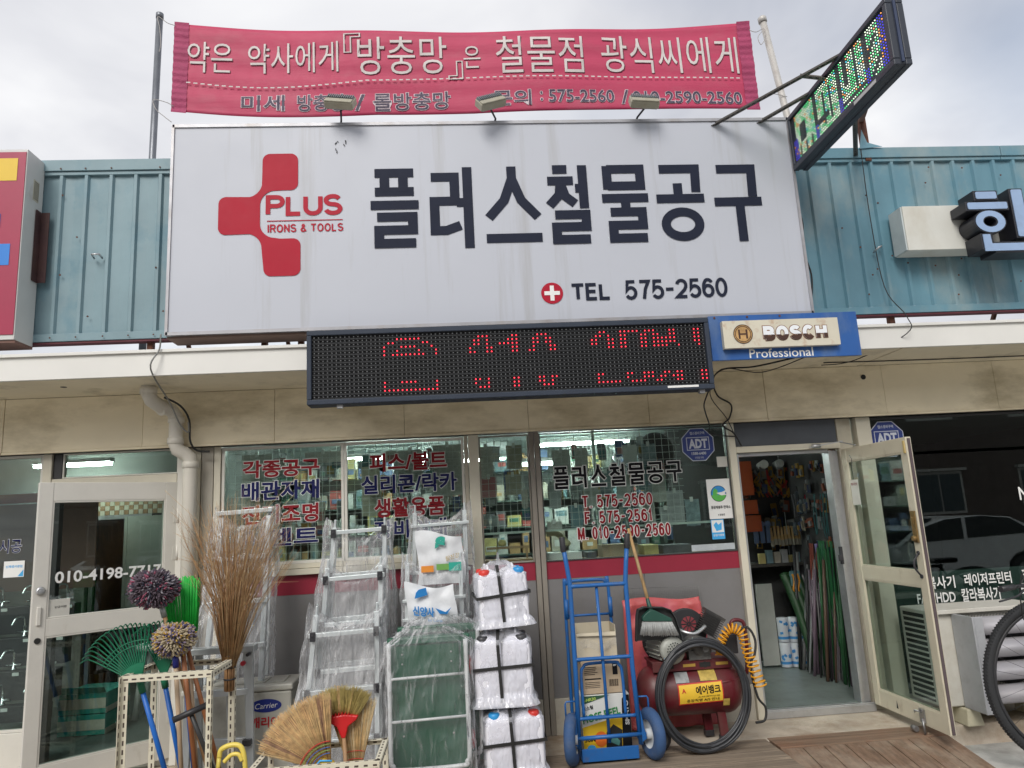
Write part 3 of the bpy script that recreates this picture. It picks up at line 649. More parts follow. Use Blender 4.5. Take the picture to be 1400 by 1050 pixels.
b = MB(); b.obox((.62, -.027, .125), (.055, .01, .09)); b.tube([(.62, -.03, .15), (.60, -.07, .16), (.57, -.05, .14)], .006, 6); b.tube([(.63, -.035, .11), (.645, -.04, .01)], .008, 6); b.cyl((.56, -.06, .03), .02, .045, 10, rotm(0, R(90))); b.build('door_stay', M('steel', (.3, .3, .3), .3, .8), dr)
b = MB(); b.add([(.30, -.0225, .10), (.325, -.0225, .10), (.3125, -.0225, .16)], [(0, 1, 2)]); b.build('hole', dark, dr)
b = MB(); b.obox((.16, -.03, 1.70), (.115, .002, .20), rotm(0, 0, 0)); b.build('notice', paper, dr)
text('영업시간안내', 'notice_lettering', dr, (.112, -.032, 1.755), (1, 0, 0), (0, 0, 1), .09, .022, redp, .02)
b = MB(); b.tube([(.16, -.03, 1.80), (.15, -.03, 1.90), (.17, -.03, 1.97), (.14, -.03, 2.0)], .0018, 5); b.build('hook', iron, dr)
b = MB(); b.cyl((2.98, -.075, 2.10), .016, .07, 10, rotm(0, R(90))); b.bar((2.92, -.075, 2.09), (3.18, -.14, 2.125), .012, .008); b.bar((3.19, -.30, 2.075), (3.16, -.10, 2.125), .012, .008); b.build('door_closer', alu, sh)

# ================================================================ upper sheet-metal parapet
cl = thing('metal_parapet', 'blue ribbed sheet-metal parapet standing on posts above the eave, behind the signs', 'parapet', (0, -.55, 3.09))
def clad(x0, x1, m, pitch=.18):
    n = round((x1-x0)/pitch); p = (x1-x0)/n
    for i in range(n):
        a = x0+i*p; b = MB(); j = random.uniform(-.002, .002)
        pr = [(a, 0), (a+.012, -.022), (a+.034, -.022), (a+.046, 0), (a+.046+(p-.046)*.5, .004+j), (a+p, 0)]
        vs = [(x, -.55+y, z) for z in (3.145, 4.41) for x, y in pr]; k = len(pr)
        b.add(vs, [(q, q+1, k+q+1, k+q) for q in range(k-1)])
        b.build('ribbed_sheet', m, cl, solid=.002)
clad(-4.6, -1.86, blue_cladL); clad(2.42, 6.9, blue_clad, .182)
for x0, x1, m in ((-4.6, -1.86, blue_cladL), (2.42, 4.66, blue_clad), (4.665, 6.9, blue_clad)):
    b = MB(); b.box(x0, x1, -.588, -.50, 4.425, 4.515); b.box(x0, x1, -.575, -.50, 4.395, 4.423); b.build('cap_flashing', m, cl, .003)
    b = MB(); b.box(x0, x1, -.578, -.53, 3.085, 3.143); b.build('base_flashing', m, cl, .003)
    b = MB(); b.box(x0, x1, -.57, -.50, 3.068, 3.082); b.build('base_rail', M('red_oxide', (.10, .02, .03), .7), cl)
b = MB(); b.box(-1.86, 2.42, -.56, -.53, 3.09, 4.51); b.build('backing_sheet', blue_clad, cl)
for x in (-4.0, -2.25, -1.42, -1.15, .6, 1.8, 3.52, 5.0):
    b = MB(); b.box(x-.02, x+.02, -.53, -.48, 2.90, 4.4); b.build('post', rust, cl)
    b = MB(); b.bar((x, -.48, 4.3), (x, .45, 2.93), .03, .03); b.build('brace', rust, cl)
b = MB()
random.seed(3)
for x in (-2.93, -2.75, -2.56, -2.38, -2.2):
    for z in (3.11, 4.44):
        if random.random() < .8: b.lathe([(.006, 0), (.006, .005)], (x, -.59, z), 6, rotm(R(90)))
for k in range(34):
    x = random.choice([random.uniform(-2.95, -2.1), random.uniform(3.05, 4.8), random.uniform(3.05, 4.8)]); z = random.uniform(3.2, 4.35)
    b.lathe([(.0075, 0), (.0075, .0035)], (x, -.573, z), 6, rotm(R(90)))
o = b.build('screw', rust, cl); o['kind'] = 'stuff'
b = MB(); b.tube([(-2.66, -.57, 3.72), (-2.65, -.63, 3.73), (-2.61, -.61, 3.74), (-2.60, -.57, 3.72)], .008, 6); b.tube([(3.42, -.57, 3.60), (3.43, -.63, 3.62), (3.47, -.61, 3.64), (3.48, -.57, 3.64)], .008, 6); b.build('hook', alu, cl)
b = MB(); b.add([(3.42, -.60, 4.50), (3.62, -.60, 4.515), (3.50, -.59, 4.56), (3.47, -.585, 4.68)], [(0, 1, 2), (0, 2, 3)]); b.build('torn_flashing', blue_clad, cl, solid=.002)

# ================================================================ main sign
sg = thing('shop_sign', 'large white shop sign with a red cross emblem and big black Korean letters', 'sign', (.345, -.7, 3.045))
S0, S1, T0, T1, YF = -2.03, 2.725, 3.05, 4.655, -.80
b = MB(); b.box(S0+.01, S1-.01, YF+.006, -.575, T0+.01, T1-.01); b.build('sign_box', sign_edge, sg)
b = MB(); b.grid(lambda u, v: (S0+.008+(S1-S0-.016)*u, YF-.0015-.002*math.sin(math.pi*u)*math.sin(math.pi*v), T0+.008+(T1-T0-.016)*v), 24, 10); b.build('sign_face', sign_white, sg)
for a in ((S0, S1, T1-.012, T1+.012), (S0, S1, T0-.012, T0+.012), (S0-.006, S0+.014, T0-.010, T1+.010), (S1-.014, S1+.006, T0-.010, T1+.010)):
    b = MB(); b.box(a[0], a[1], YF-.012, YF+.02, a[2], a[3]); b.build('sign_frame', sign_edge, sg)
b = MB(); b.box(S0, S1, YF+.021, -.575, T0-.028, T0-.013); b.build('sign_underside', M('sign_under', (.22, .15, .12), .8, dirt=(.08, .05, .04), ds=5), sg)
YL = YF-.0065
gpx = [(-.575, -.225), (-.135, .20), (.275, .70), (.745, 1.075), (1.175, 1.535), (1.60, 1.975), (2.055, 2.43)]
for i, ch in enumerate('플러스철물공구'):
    x0, x1 = gpx[i]; b = MB(); stroke_glyph(b, GL[ch], x0+.01, x1-.01, 3.655+.03*(0 if ch in '플철물공' else 0)-(.0 if ch not in '러구' else .02), 4.285, YL, .072)
    b.build('sign_character', navy, sg)
# cross emblem: three rounded arms joined by hollow curves round the words
def rr(x0, x1, z0, z1, r, corners=(1, 1, 1, 1), n=6):
    pts = []
    for (cx, cz, a0, on, px, pz) in ((x1-r, z1-r, 0, corners[0], x1, z1), (x0+r, z1-r, 90, corners[1], x0, z1), (x0+r, z0+r, 180, corners[2], x0, z0), (x1-r, z0+r, 270, corners[3], x1, z0)):
        if on:
            for k in range(n+1): a = R(a0+90*k/n); pts.append((cx+r*math.cos(a), cz+r*math.sin(a)))
        else: pts.append((px, pz))
    return pts
def arc(cx, cz, r, a0, a1, n=8): return [(cx+r*math.cos(R(a0+(a1-a0)*k/n)), cz+r*math.sin(R(a0+(a1-a0)*k/n))) for k in range(n+1)]
# outline of the whole emblem, anticlockwise in (x, z)
em = []
em += arc(-1.165, 4.365, .055, 0, 90)+arc(-1.315, 4.365, .055, 90, 180)            # top arm, outer corners
em += [(-1.372, 4.24)]+arc(-1.49, 4.19, .118, 0, -75)[1:]                          # hollow curve down to the left arm
em += arc(-1.63, 4.025, .055, 90, 180)+arc(-1.63, 3.838, .055, 180, 270)           # left arm outer corners
em += arc(-1.49, 3.672, .118, 75, 0)                                               # hollow curve to the bottom arm
em += arc(-1.302, 3.512, .055, 180, 270)+arc(-1.147, 3.512, .055, 270, 360)+arc(-1.147, 3.69, .055, 0, 90)
em += [(-1.24, 3.745)]+arc(-1.27, 3.865, .115, 250, 180)+arc(-1.27, 4.01, .115, 180, 105)+[(-1.23, 4.125)]+arc(-1.165, 4.18, .055, 270, 360)
b = MB(); b.add([(x, YL, z) for x, z in em], [tuple(range(len(em)))]); b.build('emblem', signred, sg)
sans('PLUS', 'sign_lettering', sg, -1.345, -.785, 3.920, 4.088, YL, .034, signred, gap=.08)
rect(-1.335, -.785, 3.880, 3.887, YL, signred, 'sign_line', sg)
sans('IRONS & TOOLS', 'sign_lettering', sg, -1.330, -.780, 3.793, 3.857, YL, .011, signred, gap=.25)
b = MB(); pts = arc(.742, 3.265, .082, 0, 360, 32)[:-1]; b.add([(x, YL, z) for x, z in pts], [tuple(range(32))]); b.build('round_emblem', signred, sg)
b = MB(); b.add([(x, YL-.002, z) for x, z in ((.727, 3.207), (.757, 3.207), (.757, 3.323), (.727, 3.323))], [(0, 1, 2, 3)]); b.add([(x, YL-.0025, z) for x, z in ((.684, 3.25), (.80, 3.25), (.80, 3.28), (.684, 3.28))], [(0, 1, 2, 3)]); b.build('plus_mark', wht, sg)
sans('TEL', 'sign_lettering', sg, .885, 1.185, 3.20, 3.335, YL, .026, navy, gap=.14)
sans('575-2560', 'sign_lettering', sg, 1.29, 2.08, 3.195, 3.348, YL, .025, navy, gap=.14)
for k in range(9):
    b = MB(); x = -.80+random.uniform(-.06, .05); z = 4.47+random.uniform(-.06, .05); b.obox((x, YL-.001, z), (.006, .002, random.uniform(.006, .03)), rotm(0, random.uniform(-1, 1), 0)); b.build('peeled_patch', dark, sg)

# floodlights on the sign's top edge
def flood(px, py, pz, yaw, roll, label):
    fl = thing('floodlight', label, 'floodlight', (px, -.76, 4.668), 'floodlights along the top edge of the white sign')
    hx, hz = px+.03*(1 if roll >= 0 else -1), pz
    b = MB(); b.tube([(px, -.76, 4.66), (px+.012, -.80, 4.69), (hx, py+.02, hz-.045)], .008, 6); b.bar((px-.03, -.77, 4.668), (px+.03, -.77, 4.668), .03, .006); b.build('arm', iron, fl)
    rot = rotm(R(58), roll, yaw)
    b = MB(); c = Vector((hx, py, hz))
    b.obox(c, (.225, .095, .055), rot); b.obox(c+rot@Vector((0, -.024, .033)), (.215, .045, .012), rot); b.build('housing', M('lamp_beige', (.36, .34, .26), .5, var=.1, dirt=(.2, .16, .1)), fl, .008)
    b = MB()
    for k in range(13): b.obox(c+rot@Vector((-.096+.016*k, .024, .036)), (.006, .045, .018), rot)
    b.obox(c+rot@Vector((0, .024, .030)), (.21, .046, .006), rot)
    b.build('cooling_fins', M('grey_fins', (.22, .24, .25), .4, .5), fl)
    b = MB(); b.obox(c+rot@Vector((0, -.0, -.030)), (.20, .085, .005), rot); b.build('lamp_glass', M('lamp_lens', (.3, .32, .3), .1), fl)
    return fl
flood(-.80, -.95, 4.745, R(-12), R(12), 'beige floodlight above the red cross emblem, leftmost of the three on the sign')
flood(.38, -.95, 4.735, R(20), R(-24), 'beige floodlight tilted up to the right, middle one of the three on the sign')
flood(1.50, -.95, 4.725, R(3), R(2), 'beige floodlight lying level, rightmost of the three on the sign')

# ================================================================ banner on poles behind the sign
random.seed(5)
def bann(u, v):     # u 0..1 left to right, v 0..1 bottom to top
    x = -2.47+5.50*u
    zt = 6.37-.10*max(0, math.sin(math.pi*u))**.8+.01*math.sin(9*u)-.03*math.sin(math.pi*u)*u
    zb = 5.46-.035*math.sin(math.pi*min(1, u*3))*.9-.05*(1-abs(2*u-1))-.03*u
    if u < .03: zb += .0
    z = zb+(zt-zb)*v
    y = .30+.035*math.sin(7*u+.8*v)+.014*math.sin(19*u-1.5*v)*(.4+v*.6)+.004*math.sin(26*v+4*u)
    return Vector((x, y, z))
def bannw(p, lift=.016):
    u = (p.x+2.47)/5.50; zt = bann(u, 1).z; zb = bann(u, 0).z; v = min(1, max(0, (p.z-zb)/(zt-zb)))
    q = bann(u, v); return Vector((p.x, q.y-lift, p.z))
bn = thing('banner', 'long crimson cloth banner with white brush lettering tied between two poles above the sign', 'banner', (.28, .3, 5.43))
bm = M('banner_cloth', (.47, .036, .10), .6, var=.05, vs=3, bump=.35, bs=5, wscale=(.5, 1, 4), dirt=(.42, .11, .15), da=.5, ds=2.5, dst=(.6, 1, 1.6))
b = MB(); b.grid(bann, 110, 26); b.build('cloth', bm, bn, solid=.001)
hem = M('banner_hem', (.36, .045, .12), .7, bump=.6, bs=40)
for u0, u1 in ((-.003, .021), (.981, 1.006)):
    b = MB(); b.grid(lambda u, v: bann(u0+(u1-u0)*u, v)-Vector((0, .006+.004*math.sin(v*90), 0))+Vector((0, 0, (.012 if v > .5 else -.012))), 6, 60); b.build('hem', hem, bn)
bw = M('banner_lettering', (.60, .55, .53), .6); bd_ = M('banner_dark_lettering', (.055, .04, .075), .6)
def btext(s, x0, x1, z0, z1, kind):
    if kind == 1:
        text(s, 'lettering_shadow', bn, (x0+.005, 0, z0-.005), X_, Z_, x1-x0, z1-z0, M('banner_shadow', (.12, .015, .03), .7), .004, warp=lambda p: bannw(p, .0055))
        text(s, 'lettering', bn, (x0, 0, z0), X_, Z_, x1-x0, z1-z0, bw, -.002, warp=lambda p: bannw(p, .008))
    else:
        text(s, 'lettering_outline', bn, (x0, 0, z0), X_, Z_, x1-x0, z1-z0, M('banner_outline', (.66, .55, .58), .6), .038, .005, warp=lambda p: bannw(p, .0055))
        text(s, 'lettering', bn, (x0, 0, z0), X_, Z_, x1-x0, z1-z0, bd_, .010, warp=lambda p: bannw(p, .008))
for t in (('약은', -2.36, -1.96, 5.86, 6.18), ('약사에게', -1.82, -.98, 5.86, 6.17), ('『', -.93, -.77, 6.05, 6.25), ('방충망', -.80, .04, 5.82, 6.20), ('』', .05, .19, 5.75, 5.94), ('은', .20, .36, 5.86, 6.09),
          ('철물점', .51, 1.35, 5.80, 6.19), ('광식씨에게', 1.53, 2.90, 5.81, 6.21)): btext(*t, 1)
for t in (('미세', -1.87, -1.48, 5.47, 5.63), ('방충망', -1.36, -.92, 5.46, 5.63), ('/', -.83, -.74, 5.46, 5.62), ('롤방충망', -.66, .06, 5.45, 5.63), ('문의', .46, .82, 5.46, 5.62), (':', .91, .93, 5.50, 5.60),
          ('575-2560', .99, 1.62, 5.485, 5.62), ('/', 1.69, 1.76, 5.47, 5.62), ('010-2590-2560', 1.80, 2.89, 5.475, 5.61)): btext(*t, 2)
b = MB()
for k in range(84):
    x = -2.36+k*.0628; v = bannw(Vector((x, 0, 5.745-.05*math.sin(math.pi*min(1, (x+2.4)*.6))-.0*x)), .02); d = bannw(Vector((x+.036, 0, v.z)), .02)
    b.add([v, d, d+Vector((0, 0, .012)), v+Vector((0, 0, .012))], [(0, 1, 2, 3)])
o = b.build('dashed_line', bw, bn); o['kind'] = 'stuff'
pole_m = M('steel_pole', (.20, .21, .23), .4, .6, var=.15)
pole_w = M('pale_pole', (.50, .48, .45), .5, .2, var=.1, dirt=(.2, .12, .08))
b = MB(); b.tube([(-2.655, .3, 2.9), (-2.64, .3, 4.5), (-2.62, .3, 6.45)], .03, 12); b.lathe([(.034, 0), (.034, .05), (.02, .06)], (-2.62, .3, 6.41), 12)
solo(b, 'banner_pole', pole_m, 'dark steel pole at the left end of the crimson banner', 'pole', 'poles holding the banner')
b = MB(); b.tube([(3.46, .3, 2.9), (3.40, .3, 4.6), (3.19, .3, 6.42)], .032, 12); b.lathe([(.042, 0), (.042, .05), (.03, .06)], (3.195, .3, 6.36), 12, rotm(0, -.11, 0))
solo(b, 'banner_pole', pole_w, 'pale leaning pole at the right end of the crimson banner', 'pole', 'poles holding the banner')
cord = M('tie_cord', (.42, .40, .38), .8)
def cordt(pts, label, r=.0035, m=cord, name='tie_cord', cat='cord', group=None):
    b = MB(); P = [Vector(p) for p in pts]; out_ = []
    for i in range(len(P)-1):
        p0 = P[max(0, i-1)]; p1 = P[i]; p2 = P[i+1]; p3 = P[min(len(P)-1, i+2)]
        for k in range(6):
            t = k/6; out_.append(.5*((2*p1)+(-p0+p2)*t+(2*p0-5*p1+4*p2-p3)*t*t+(-p0+3*p1-3*p2+p3)*t**3))
    out_.append(P[-1]); b.tube(out_, r, 5); return solo(b, name, m, label, cat, group)
G_ = 'cords tying the banner'
cordt([(-2.47, .29, 6.33), (-2.54, .28, 6.35), (-2.62, .26, 6.40), (-2.60, .26, 6.28), (-2.585, .26, 6.12), (-2.60, .27, 6.04)], 'pale cord knotted from the banner\'s top left corner to the dark pole', group=G_)
cordt([(-2.46, .29, 5.50), (-2.52, .27, 5.53), (-2.63, .26, 5.55), (-2.60, .25, 5.45), (-2.53, .25, 5.38), (-2.46, .25, 5.32)], 'pale cord with loose ends at the banner\'s bottom left corner', group=G_)
cordt([(3.04, .29, 6.27), (3.10, .28, 6.24), (3.18, .26, 6.26), (3.17, .25, 6.15), (3.12, .25, 6.08), (3.10, .25, 6.16), (3.16, .26, 6.24)], 'looped cord from the banner\'s top right corner to the leaning pole', group=G_)
cordt([(3.01, .29, 5.47), (3.12, .28, 5.53), (3.18, .27, 5.56), (3.32, .26, 5.52)], 'thin cord at the banner\'s bottom right corner', group=G_)

# ================================================================ LED message board under the sign
ld = thing('led_board', 'long black LED message board showing fragments of red Korean text below the white sign', 'sign', (.41, -.9, 2.47))
fr_m = M('led_frame', (.035, .045, .065), .55, var=.1, spec=.25)
LX0, LX1, LZ0, LZ1, LY = -1.018, 1.845, 2.472, 2.995, -.95
b = MB(); b.box(LX0+.02, LX1-.02, LY+.02, -.82, LZ0+.01, LZ1-.01); b.build('board', M('led_black', (.012, .013, .015), .55, var=.1), ld)
for a in ((LX0, LX1, LZ1-.035, LZ1), (LX0, LX1, LZ0, LZ0+.035), (LX0, LX0+.032, LZ0+.036, LZ1-.036), (LX1-.032, LX1, LZ0+.036, LZ1-.036)):
    b = MB(); b.box(a[0], a[1], LY-.012, -.815, a[2], a[3]); b.build('frame', fr_m, ld, .005)
NC, NR = 93, 16
cxs = [-.968+k*(2.765/92) for k in range(NC)]; czs = [2.945-r*(.4205/15) for r in range(NR)]
for r in range(NR+1):
    b = MB(); z = czs[0]+.0148-r*(.4205/15); b.obox((.41, LY+.006, z), (2.79, .014, .0035), rotm(R(4))); b.build('louvre', M('louvre_black', (.035, .038, .042), .45), ld)
lit = {}
def L(r, *ks):
    for k in ks:
        if isinstance(k, tuple):
            for q in range(k[0], k[1]+1): lit[(r, q)] = 1
        else: lit[(r, k)] = 1
L(1, (19, 24)); L(2, 17, 18, 25, 26); L(3, 16, (20, 23), 27); L(4, 16, 19, 24, 28); L(5, 16, (18, 25), 28); L(12, 16, (20, 23), 28); L(13, 16, 28); L(14, (16, 28))
L(1, 38, 39, 40); L(2, 37, 38, 40); L(3, 37, 38, 40); L(4, 36, 40, 41); L(5, 36, 37, 40, 41); L(12, 37, 38, 40); L(13, 37, 40); L(14, 38, 39, 40)
L(1, 46, 47); L(2, 45, 46, 47); L(3, (43, 47)); L(4, 46, 47); L(5, 46, 47); L(12, 46, 47); L(13, 46, 47); L(14, 46, 47)
L(1, 52, 53, 54); L(2, 51, 52, 54, 55); L(3, 51, 52, 54, 55); L(4, 51, 55, 56); L(5, 50, 51, 55, 56); L(12, 52, 53, 55, 56); L(13, 52, 53, 55); L(14, 53, 54, 55)
L(1, 67, 68); L(2, 66, 67, 69); L(3, 65, 66, 69, 70); L(4, 65, 66, 69, 70); L(5, 69, 70); L(12, 66, 67); L(13, 66); L(14, (66, 71))
L(1, (72, 76)); L(2, 72, 73); L(3, 72, 73); L(4, 72, 73); L(5, 72, 73); L(1, (78, 80)); L(2, 77, 78, 80, 81); L(3, 77, 78, (80, 82)); L(4, 77, 78, (80, 83)); L(5, 77, 78, (80, 83))
L(1, 84, 85); L(2, 84, 85); L(3, (83, 85)); L(4, 84, 85); L(5, 86); L(1, 90, 91); L(2, 90, 91); L(3, 90, 91); L(4, 90, 91); L(5, 91)
L(12, 73, 74, (77, 79), 82, 83, (85, 86), 91, 92); L(13, 73, (77, 79), 81, 82, 84, (85, 86), 91, 92); L(14, (74, 77), (80, 81), 85, 86, 91, 92)
b0 = MB(); b1_ = MB(); hal = MB()
for r in range(NR):
    for k in range(NC):
        t = b1_ if (r, k) in lit else b0; rad = .0056 if (r, k) in lit else .0050
        c = (cxs[k], LY+.002, czs[r]); n = 6
        vs = [(c[0]+rad*math.cos(2*math.pi*j/n), c[1], c[2]+rad*math.sin(2*math.pi*j/n)) for j in range(n)]+[(c[0], c[1]-rad*1.3, c[2]-.001)]
        t.add(vs, [(j, (j+1) % n, n) for j in range(n)], True)
o = b0.build('unlit_diode', M('diode_clear', (.15, .155, .16), .2, var=0), ld); o['kind'] = 'stuff'
o = b1_.build('lit_diode', M('diode_red', (1.0, .035, .06), .3, var=0, emit=1.7), ld); o['kind'] = 'stuff'
b = MB(); b.box(1.50, 1.725, LY-.015, LY-.013, 2.488, 2.503); b.build('label_strip', wht, ld)
for x in (-.80, 1.76):
    b = MB(); b.box(x-.02, x+.02, -.93, -.89, 2.448, 2.472); b.build('bracket', alu, ld)

# small blue sign with cut-out letters
bs = thing('small_blue_sign', 'small blue sign with a rusty white box of cut-out letters right of the LED board', 'sign', (2.45, -.85, 2.69))
bb = M('blue_sign_paint', (.022, .10, .33), .45, var=.1, vs=4, dirt=(.18, .24, .30), da=.45, ds=5, dst=(1, 1, .4))
b = MB(); b.box(1.885, 3.025, -.862, -.838, 2.694, 3.032); b.build('sign_panel', bb, bs, .002)
def lid_plate():
    """white lid left whole; its cut-out letters are coloured on"""
    cw = M('rusty_white_lid', (.62, .58, .47), .5, var=.05, dirt=(.36, .13, .03), da=.95, ds=7, dt=.54)
    b = MB(); b.box(1.968, 2.848, -.905, -.865, 2.772, 2.782); b.box(1.968, 2.848, -.905, -.865, 2.968, 2.978); b.box(1.968, 1.976, -.905, -.865, 2.783, 2.967); b.box(2.84, 2.848, -.905, -.865, 2.783, 2.967)
    b.build('lid_rim', MATS['rusty_white_lid'], bs)
    b = MB(); b.box(1.968, 2.848, -.908, -.906, 2.772, 2.978); b.build('lid_face', cw, bs)
lid_plate()
sky_w = M('painted_cutout_sky', (.80, .82, .84), .5, var=0); rb = M('painted_cutout_dark', (.07, .035, .025), .9)  # sky and darkness seen through the cut-outs are put into these colours
edge_m = M('rust_edge', (.20, .08, .03), .9, var=.3, vs=30)
sans('BOSCH', 'cutout_edge', bs, 2.268, 2.755, 2.820, 2.930, -.9090, .030, edge_m, .005, gap=.16)
sans('BOSCH', 'painted_letter_sky', bs, 2.268, 2.755, 2.820, 2.930, -.9110, .030, sky_w, gap=.16)
dk_ = sans('BOSCH', 'painted_letter_dark', bs, 2.268, 2.755, 2.820, 2.930, -.9150, .030, rb, gap=.16)
import bmesh
bm_ = bmesh.new(); bm_.from_mesh(dk_.data); bmesh.ops.bisect_plane(bm_, geom=bm_.verts[:]+bm_.edges[:]+bm_.faces[:], plane_co=(0, 0, 2.862-WL[bs.name].z), plane_no=(0, 0, 1), clear_outer=True); bm_.to_mesh(dk_.data); bm_.free()
def ring(par, cx, cz, r, wd, y, m, name, a0=0, a1=360, n=32):
    b = MB(); vs = []
    k = n if a1-a0 == 360 else n+1
    for i in range(k):
        t = R(a0+(a1-a0)*i/n)
        for q in (r-wd/2, r+wd/2): vs.append((cx+q*math.cos(t), y, cz+q*math.sin(t)))
    fs = [(2*i, 2*i+1, (2*i+3) % (2*k), (2*i+2) % (2*k)) for i in range(n)]
    b.add(vs, fs); return b.build(name, m, par)
disc(2.115, 2.875, .070, -.9095, M('rust_stain', (.50, .30, .12), .8, var=.3, vs=20), 'emblem_stain', bs)
ring(bs, 2.115, 2.875, .070, .006, -.911, rb, 'emblem_ring'); ring(bs, 2.115, 2.875, .058, .005, -.911, rb, 'emblem_ring')
b = MB()
for x in (2.087, 2.143): b.add([(x-.007, -.911, 2.84), (x+.007, -.911, 2.84), (x+.007, -.911, 2.91), (x-.007, -.911, 2.91)], [(0, 1, 2, 3)])
b.add([(2.094, -.9112, 2.869), (2.136, -.9112, 2.869), (2.136, -.9112, 2.881), (2.094, -.9112, 2.881)], [(0, 1, 2, 3)]); b.build('emblem_bars', rb, bs)
ftext('Professional', 'sign_lettering', bs, 2.165, 2.652, 2.688+.014, 2.770, -.8645, wht, .006)
b = MB()
for x in (1.93, 2.18, 2.43): b.lathe([(.008, 0), (.008, .004)], (x, -.863, 3.017), 8, rotm(R(90)))
b.build('bolt', rust, bs)
b = MB(); b.bar((2.0, -.84, 2.85), (2.0, -.77, 2.85), .03, .03); b.bar((2.9, -.84, 2.85), (2.9, -.79, 2.85), .03, .03); b.build('bracket', rust, bs)

# ================================================================ projecting colour LED sign
pj = thing('projecting_led_sign', 'slim LED sign with multicoloured lights jutting out above the white sign\'s right end', 'sign', (2.75, -1.45, 4.2))
dk = M('dark_navy_case', (.03, .036, .05), .45, var=.1); dkb = M('case_edge', (.035, .05, .10), .4)
PY0, PY1, PZ0, PZ1 = -2.175, -.815, 4.20, 4.655
sk = 0.0
b = MB(); b.box(2.735, 2.820, PY0+.006, PY1-.006, PZ0+.006, PZ1-.006); b.build('case', dk, pj, .006)
for a in ((PY0, PY1, PZ1-.035, PZ1), (PY0, PY1, PZ0, PZ0+.04), (PY0, PY0+.035, PZ0+.041, PZ1-.036), (PY1-.03, PY1, PZ0+.041, PZ1-.036)):
    b = MB(); b.box(2.715, 2.758, a[0], a[1], a[2], a[3]); b.box(2.790, 2.832, a[0], a[1], a[2], a[3]); b.build('frame', dk, pj, .005)
b = MB(); b.box(2.765, 2.782, PY0-.004, PY0+.01, PZ0+.02, PZ1-.02); b.build('edge_seam', dkb, pj)
NCp, NRp = 56, 17
cols = [M('diode_white', (.80, .95, .70), .3, var=0, emit=1.2), M('diode_green', (.10, .75, .25), .3, var=0, emit=1.1), M('diode_cyan', (.05, .55, .75), .3, var=0, emit=1.1), M('diode_blue', (.05, .04, .70), .3, var=0, emit=.8),
        M('diode_orange', (.9, .35, .08), .3, var=0, emit=1.1)]
bms = [MB() for _ in cols]; off_b = MB()
random.seed(11)
gl_ = ["...............................................", ]
def lit_at(c, r):
    g = c % 15; k = c//15
    if c > 52: return 'b'
    if c < 3 and r > 8: return 'b'
    if g in (0, 1): return '.' if r < 12 else 'b'
    if k == 0: return '.' if (g in (5, 6, 7, 8) and 4 < r < 12) or (r > 12 and g in (4, 8, 12)) else 'l'
    if k == 1: return '.' if (g in (6, 10) and 2 < r < 15) or (r in (11, 12) and g < 9) else 'l'
    if k == 2: return '.' if (g in (4, 5) and r < 10) or (g == 10 and r < 14) or (r == 15) else 'l'
    return '.' if ((g+r) % 9 in (0, 1) and r > 3) or (g in (9, 10) and r < 7) else 'l'
for c in range(NCp):
    for r in range(NRp):
        s_ = lit_at(c, r); yy = PY1-.045-(c+.5)*((PY1-PY0-.095)/NCp); zz = PZ1-.05-(r+.5)*((PZ1-PZ0-.105)/NRp)
        if s_ == '.': t = off_b
        elif s_ == 'b': t = bms[3] if random.random() < .8 else bms[4]
        else:
            q = random.random(); t = bms[0] if q < .56 else bms[1] if q < .90 else bms[2] if q < .95 else bms[4]
        rad = .0048; n = 6; x = 2.726
        vs = [(x, yy+rad*math.cos(2*math.pi*j/n), zz+rad*math.sin(2*math.pi*j/n)) for j in range(n)]+[(x-.007, yy, zz)]
        t.add(vs, [(j, (j+1) % n, n) for j in range(n)], True)
for t, m_ in zip(bms, cols):
    o = t.build('lit_diode', m_, pj); o['kind'] = 'stuff'
o = off_b.build('unlit_diode', M('diode_off', (.03, .035, .035), .3, var=0), pj); o['kind'] = 'stuff'
b = MB(); b.box(2.712, 2.714, -1.98, -1.72, 4.208, 4.232); b.build('label_strip', M('grey_label', (.5, .5, .5), .5), pj)
# slotted-angle arms and struts carrying it
slot = M('slotted_steel', (.12, .11, .10), .5, .5, var=.2, dirt=(.08, .05, .03), ds=12); holem = dark
def slotted(mb, a, b_, w_=.03, t=.003, hw=.010, hl=.024, pitch=.045, upv=(0, 0, 1), flip=1):
    """L section with a row of dark slots on both faces (mat 0 steel, mat 1 slot)"""
    a = Vector(a); b_ = Vector(b_); d = (b_-a); l = d.length; d.normalize(); u = Vector(upv); u = (u-d*u.dot(d)).normalized(); s_ = d.cross(u)*flip
    mb.mat(0); m1 = (a+b_)/2
    rot = Matrix((d, s_, u)).transposed()
    if rot.determinant() < 0: rot = Matrix((d, -s_, u)).transposed()
    mb.obox(m1+u*(w_/2), (l, t, w_), rot); mb.obox(m1+s_*(w_/2), (l, w_, t), rot)
    mb.mat(1); n = int(l/pitch)
    for i in range(n):
        c = a+d*((i+.5)*l/n)
        mb.obox(c+u*(w_*.55), (hl, t+.0016, hw), rot); mb.obox(c+s_*(w_*.55), (hl, hw, t+.0016), rot)
    mb.mat(0)
for a, b_ in (((2.03, -.66, 4.60), (2.74, -1.60, 4.645)), ((2.42, -.66, 4.62), (2.74, -1.17, 4.635)), ((2.56, -1.37, 4.645), (2.74, -1.40, 4.60))):
    b = MB(); slotted(b, a, b_, .034); b.build('slotted_arm', [slot, holem], pj)
for a, b_, nm in (((3.42, -.56, 4.45), (2.87, -1.50, 4.30), 'slotted_arm'),):
    b = MB(); slotted(b, a, b_, .034); b.build(nm, [slot, holem], pj)
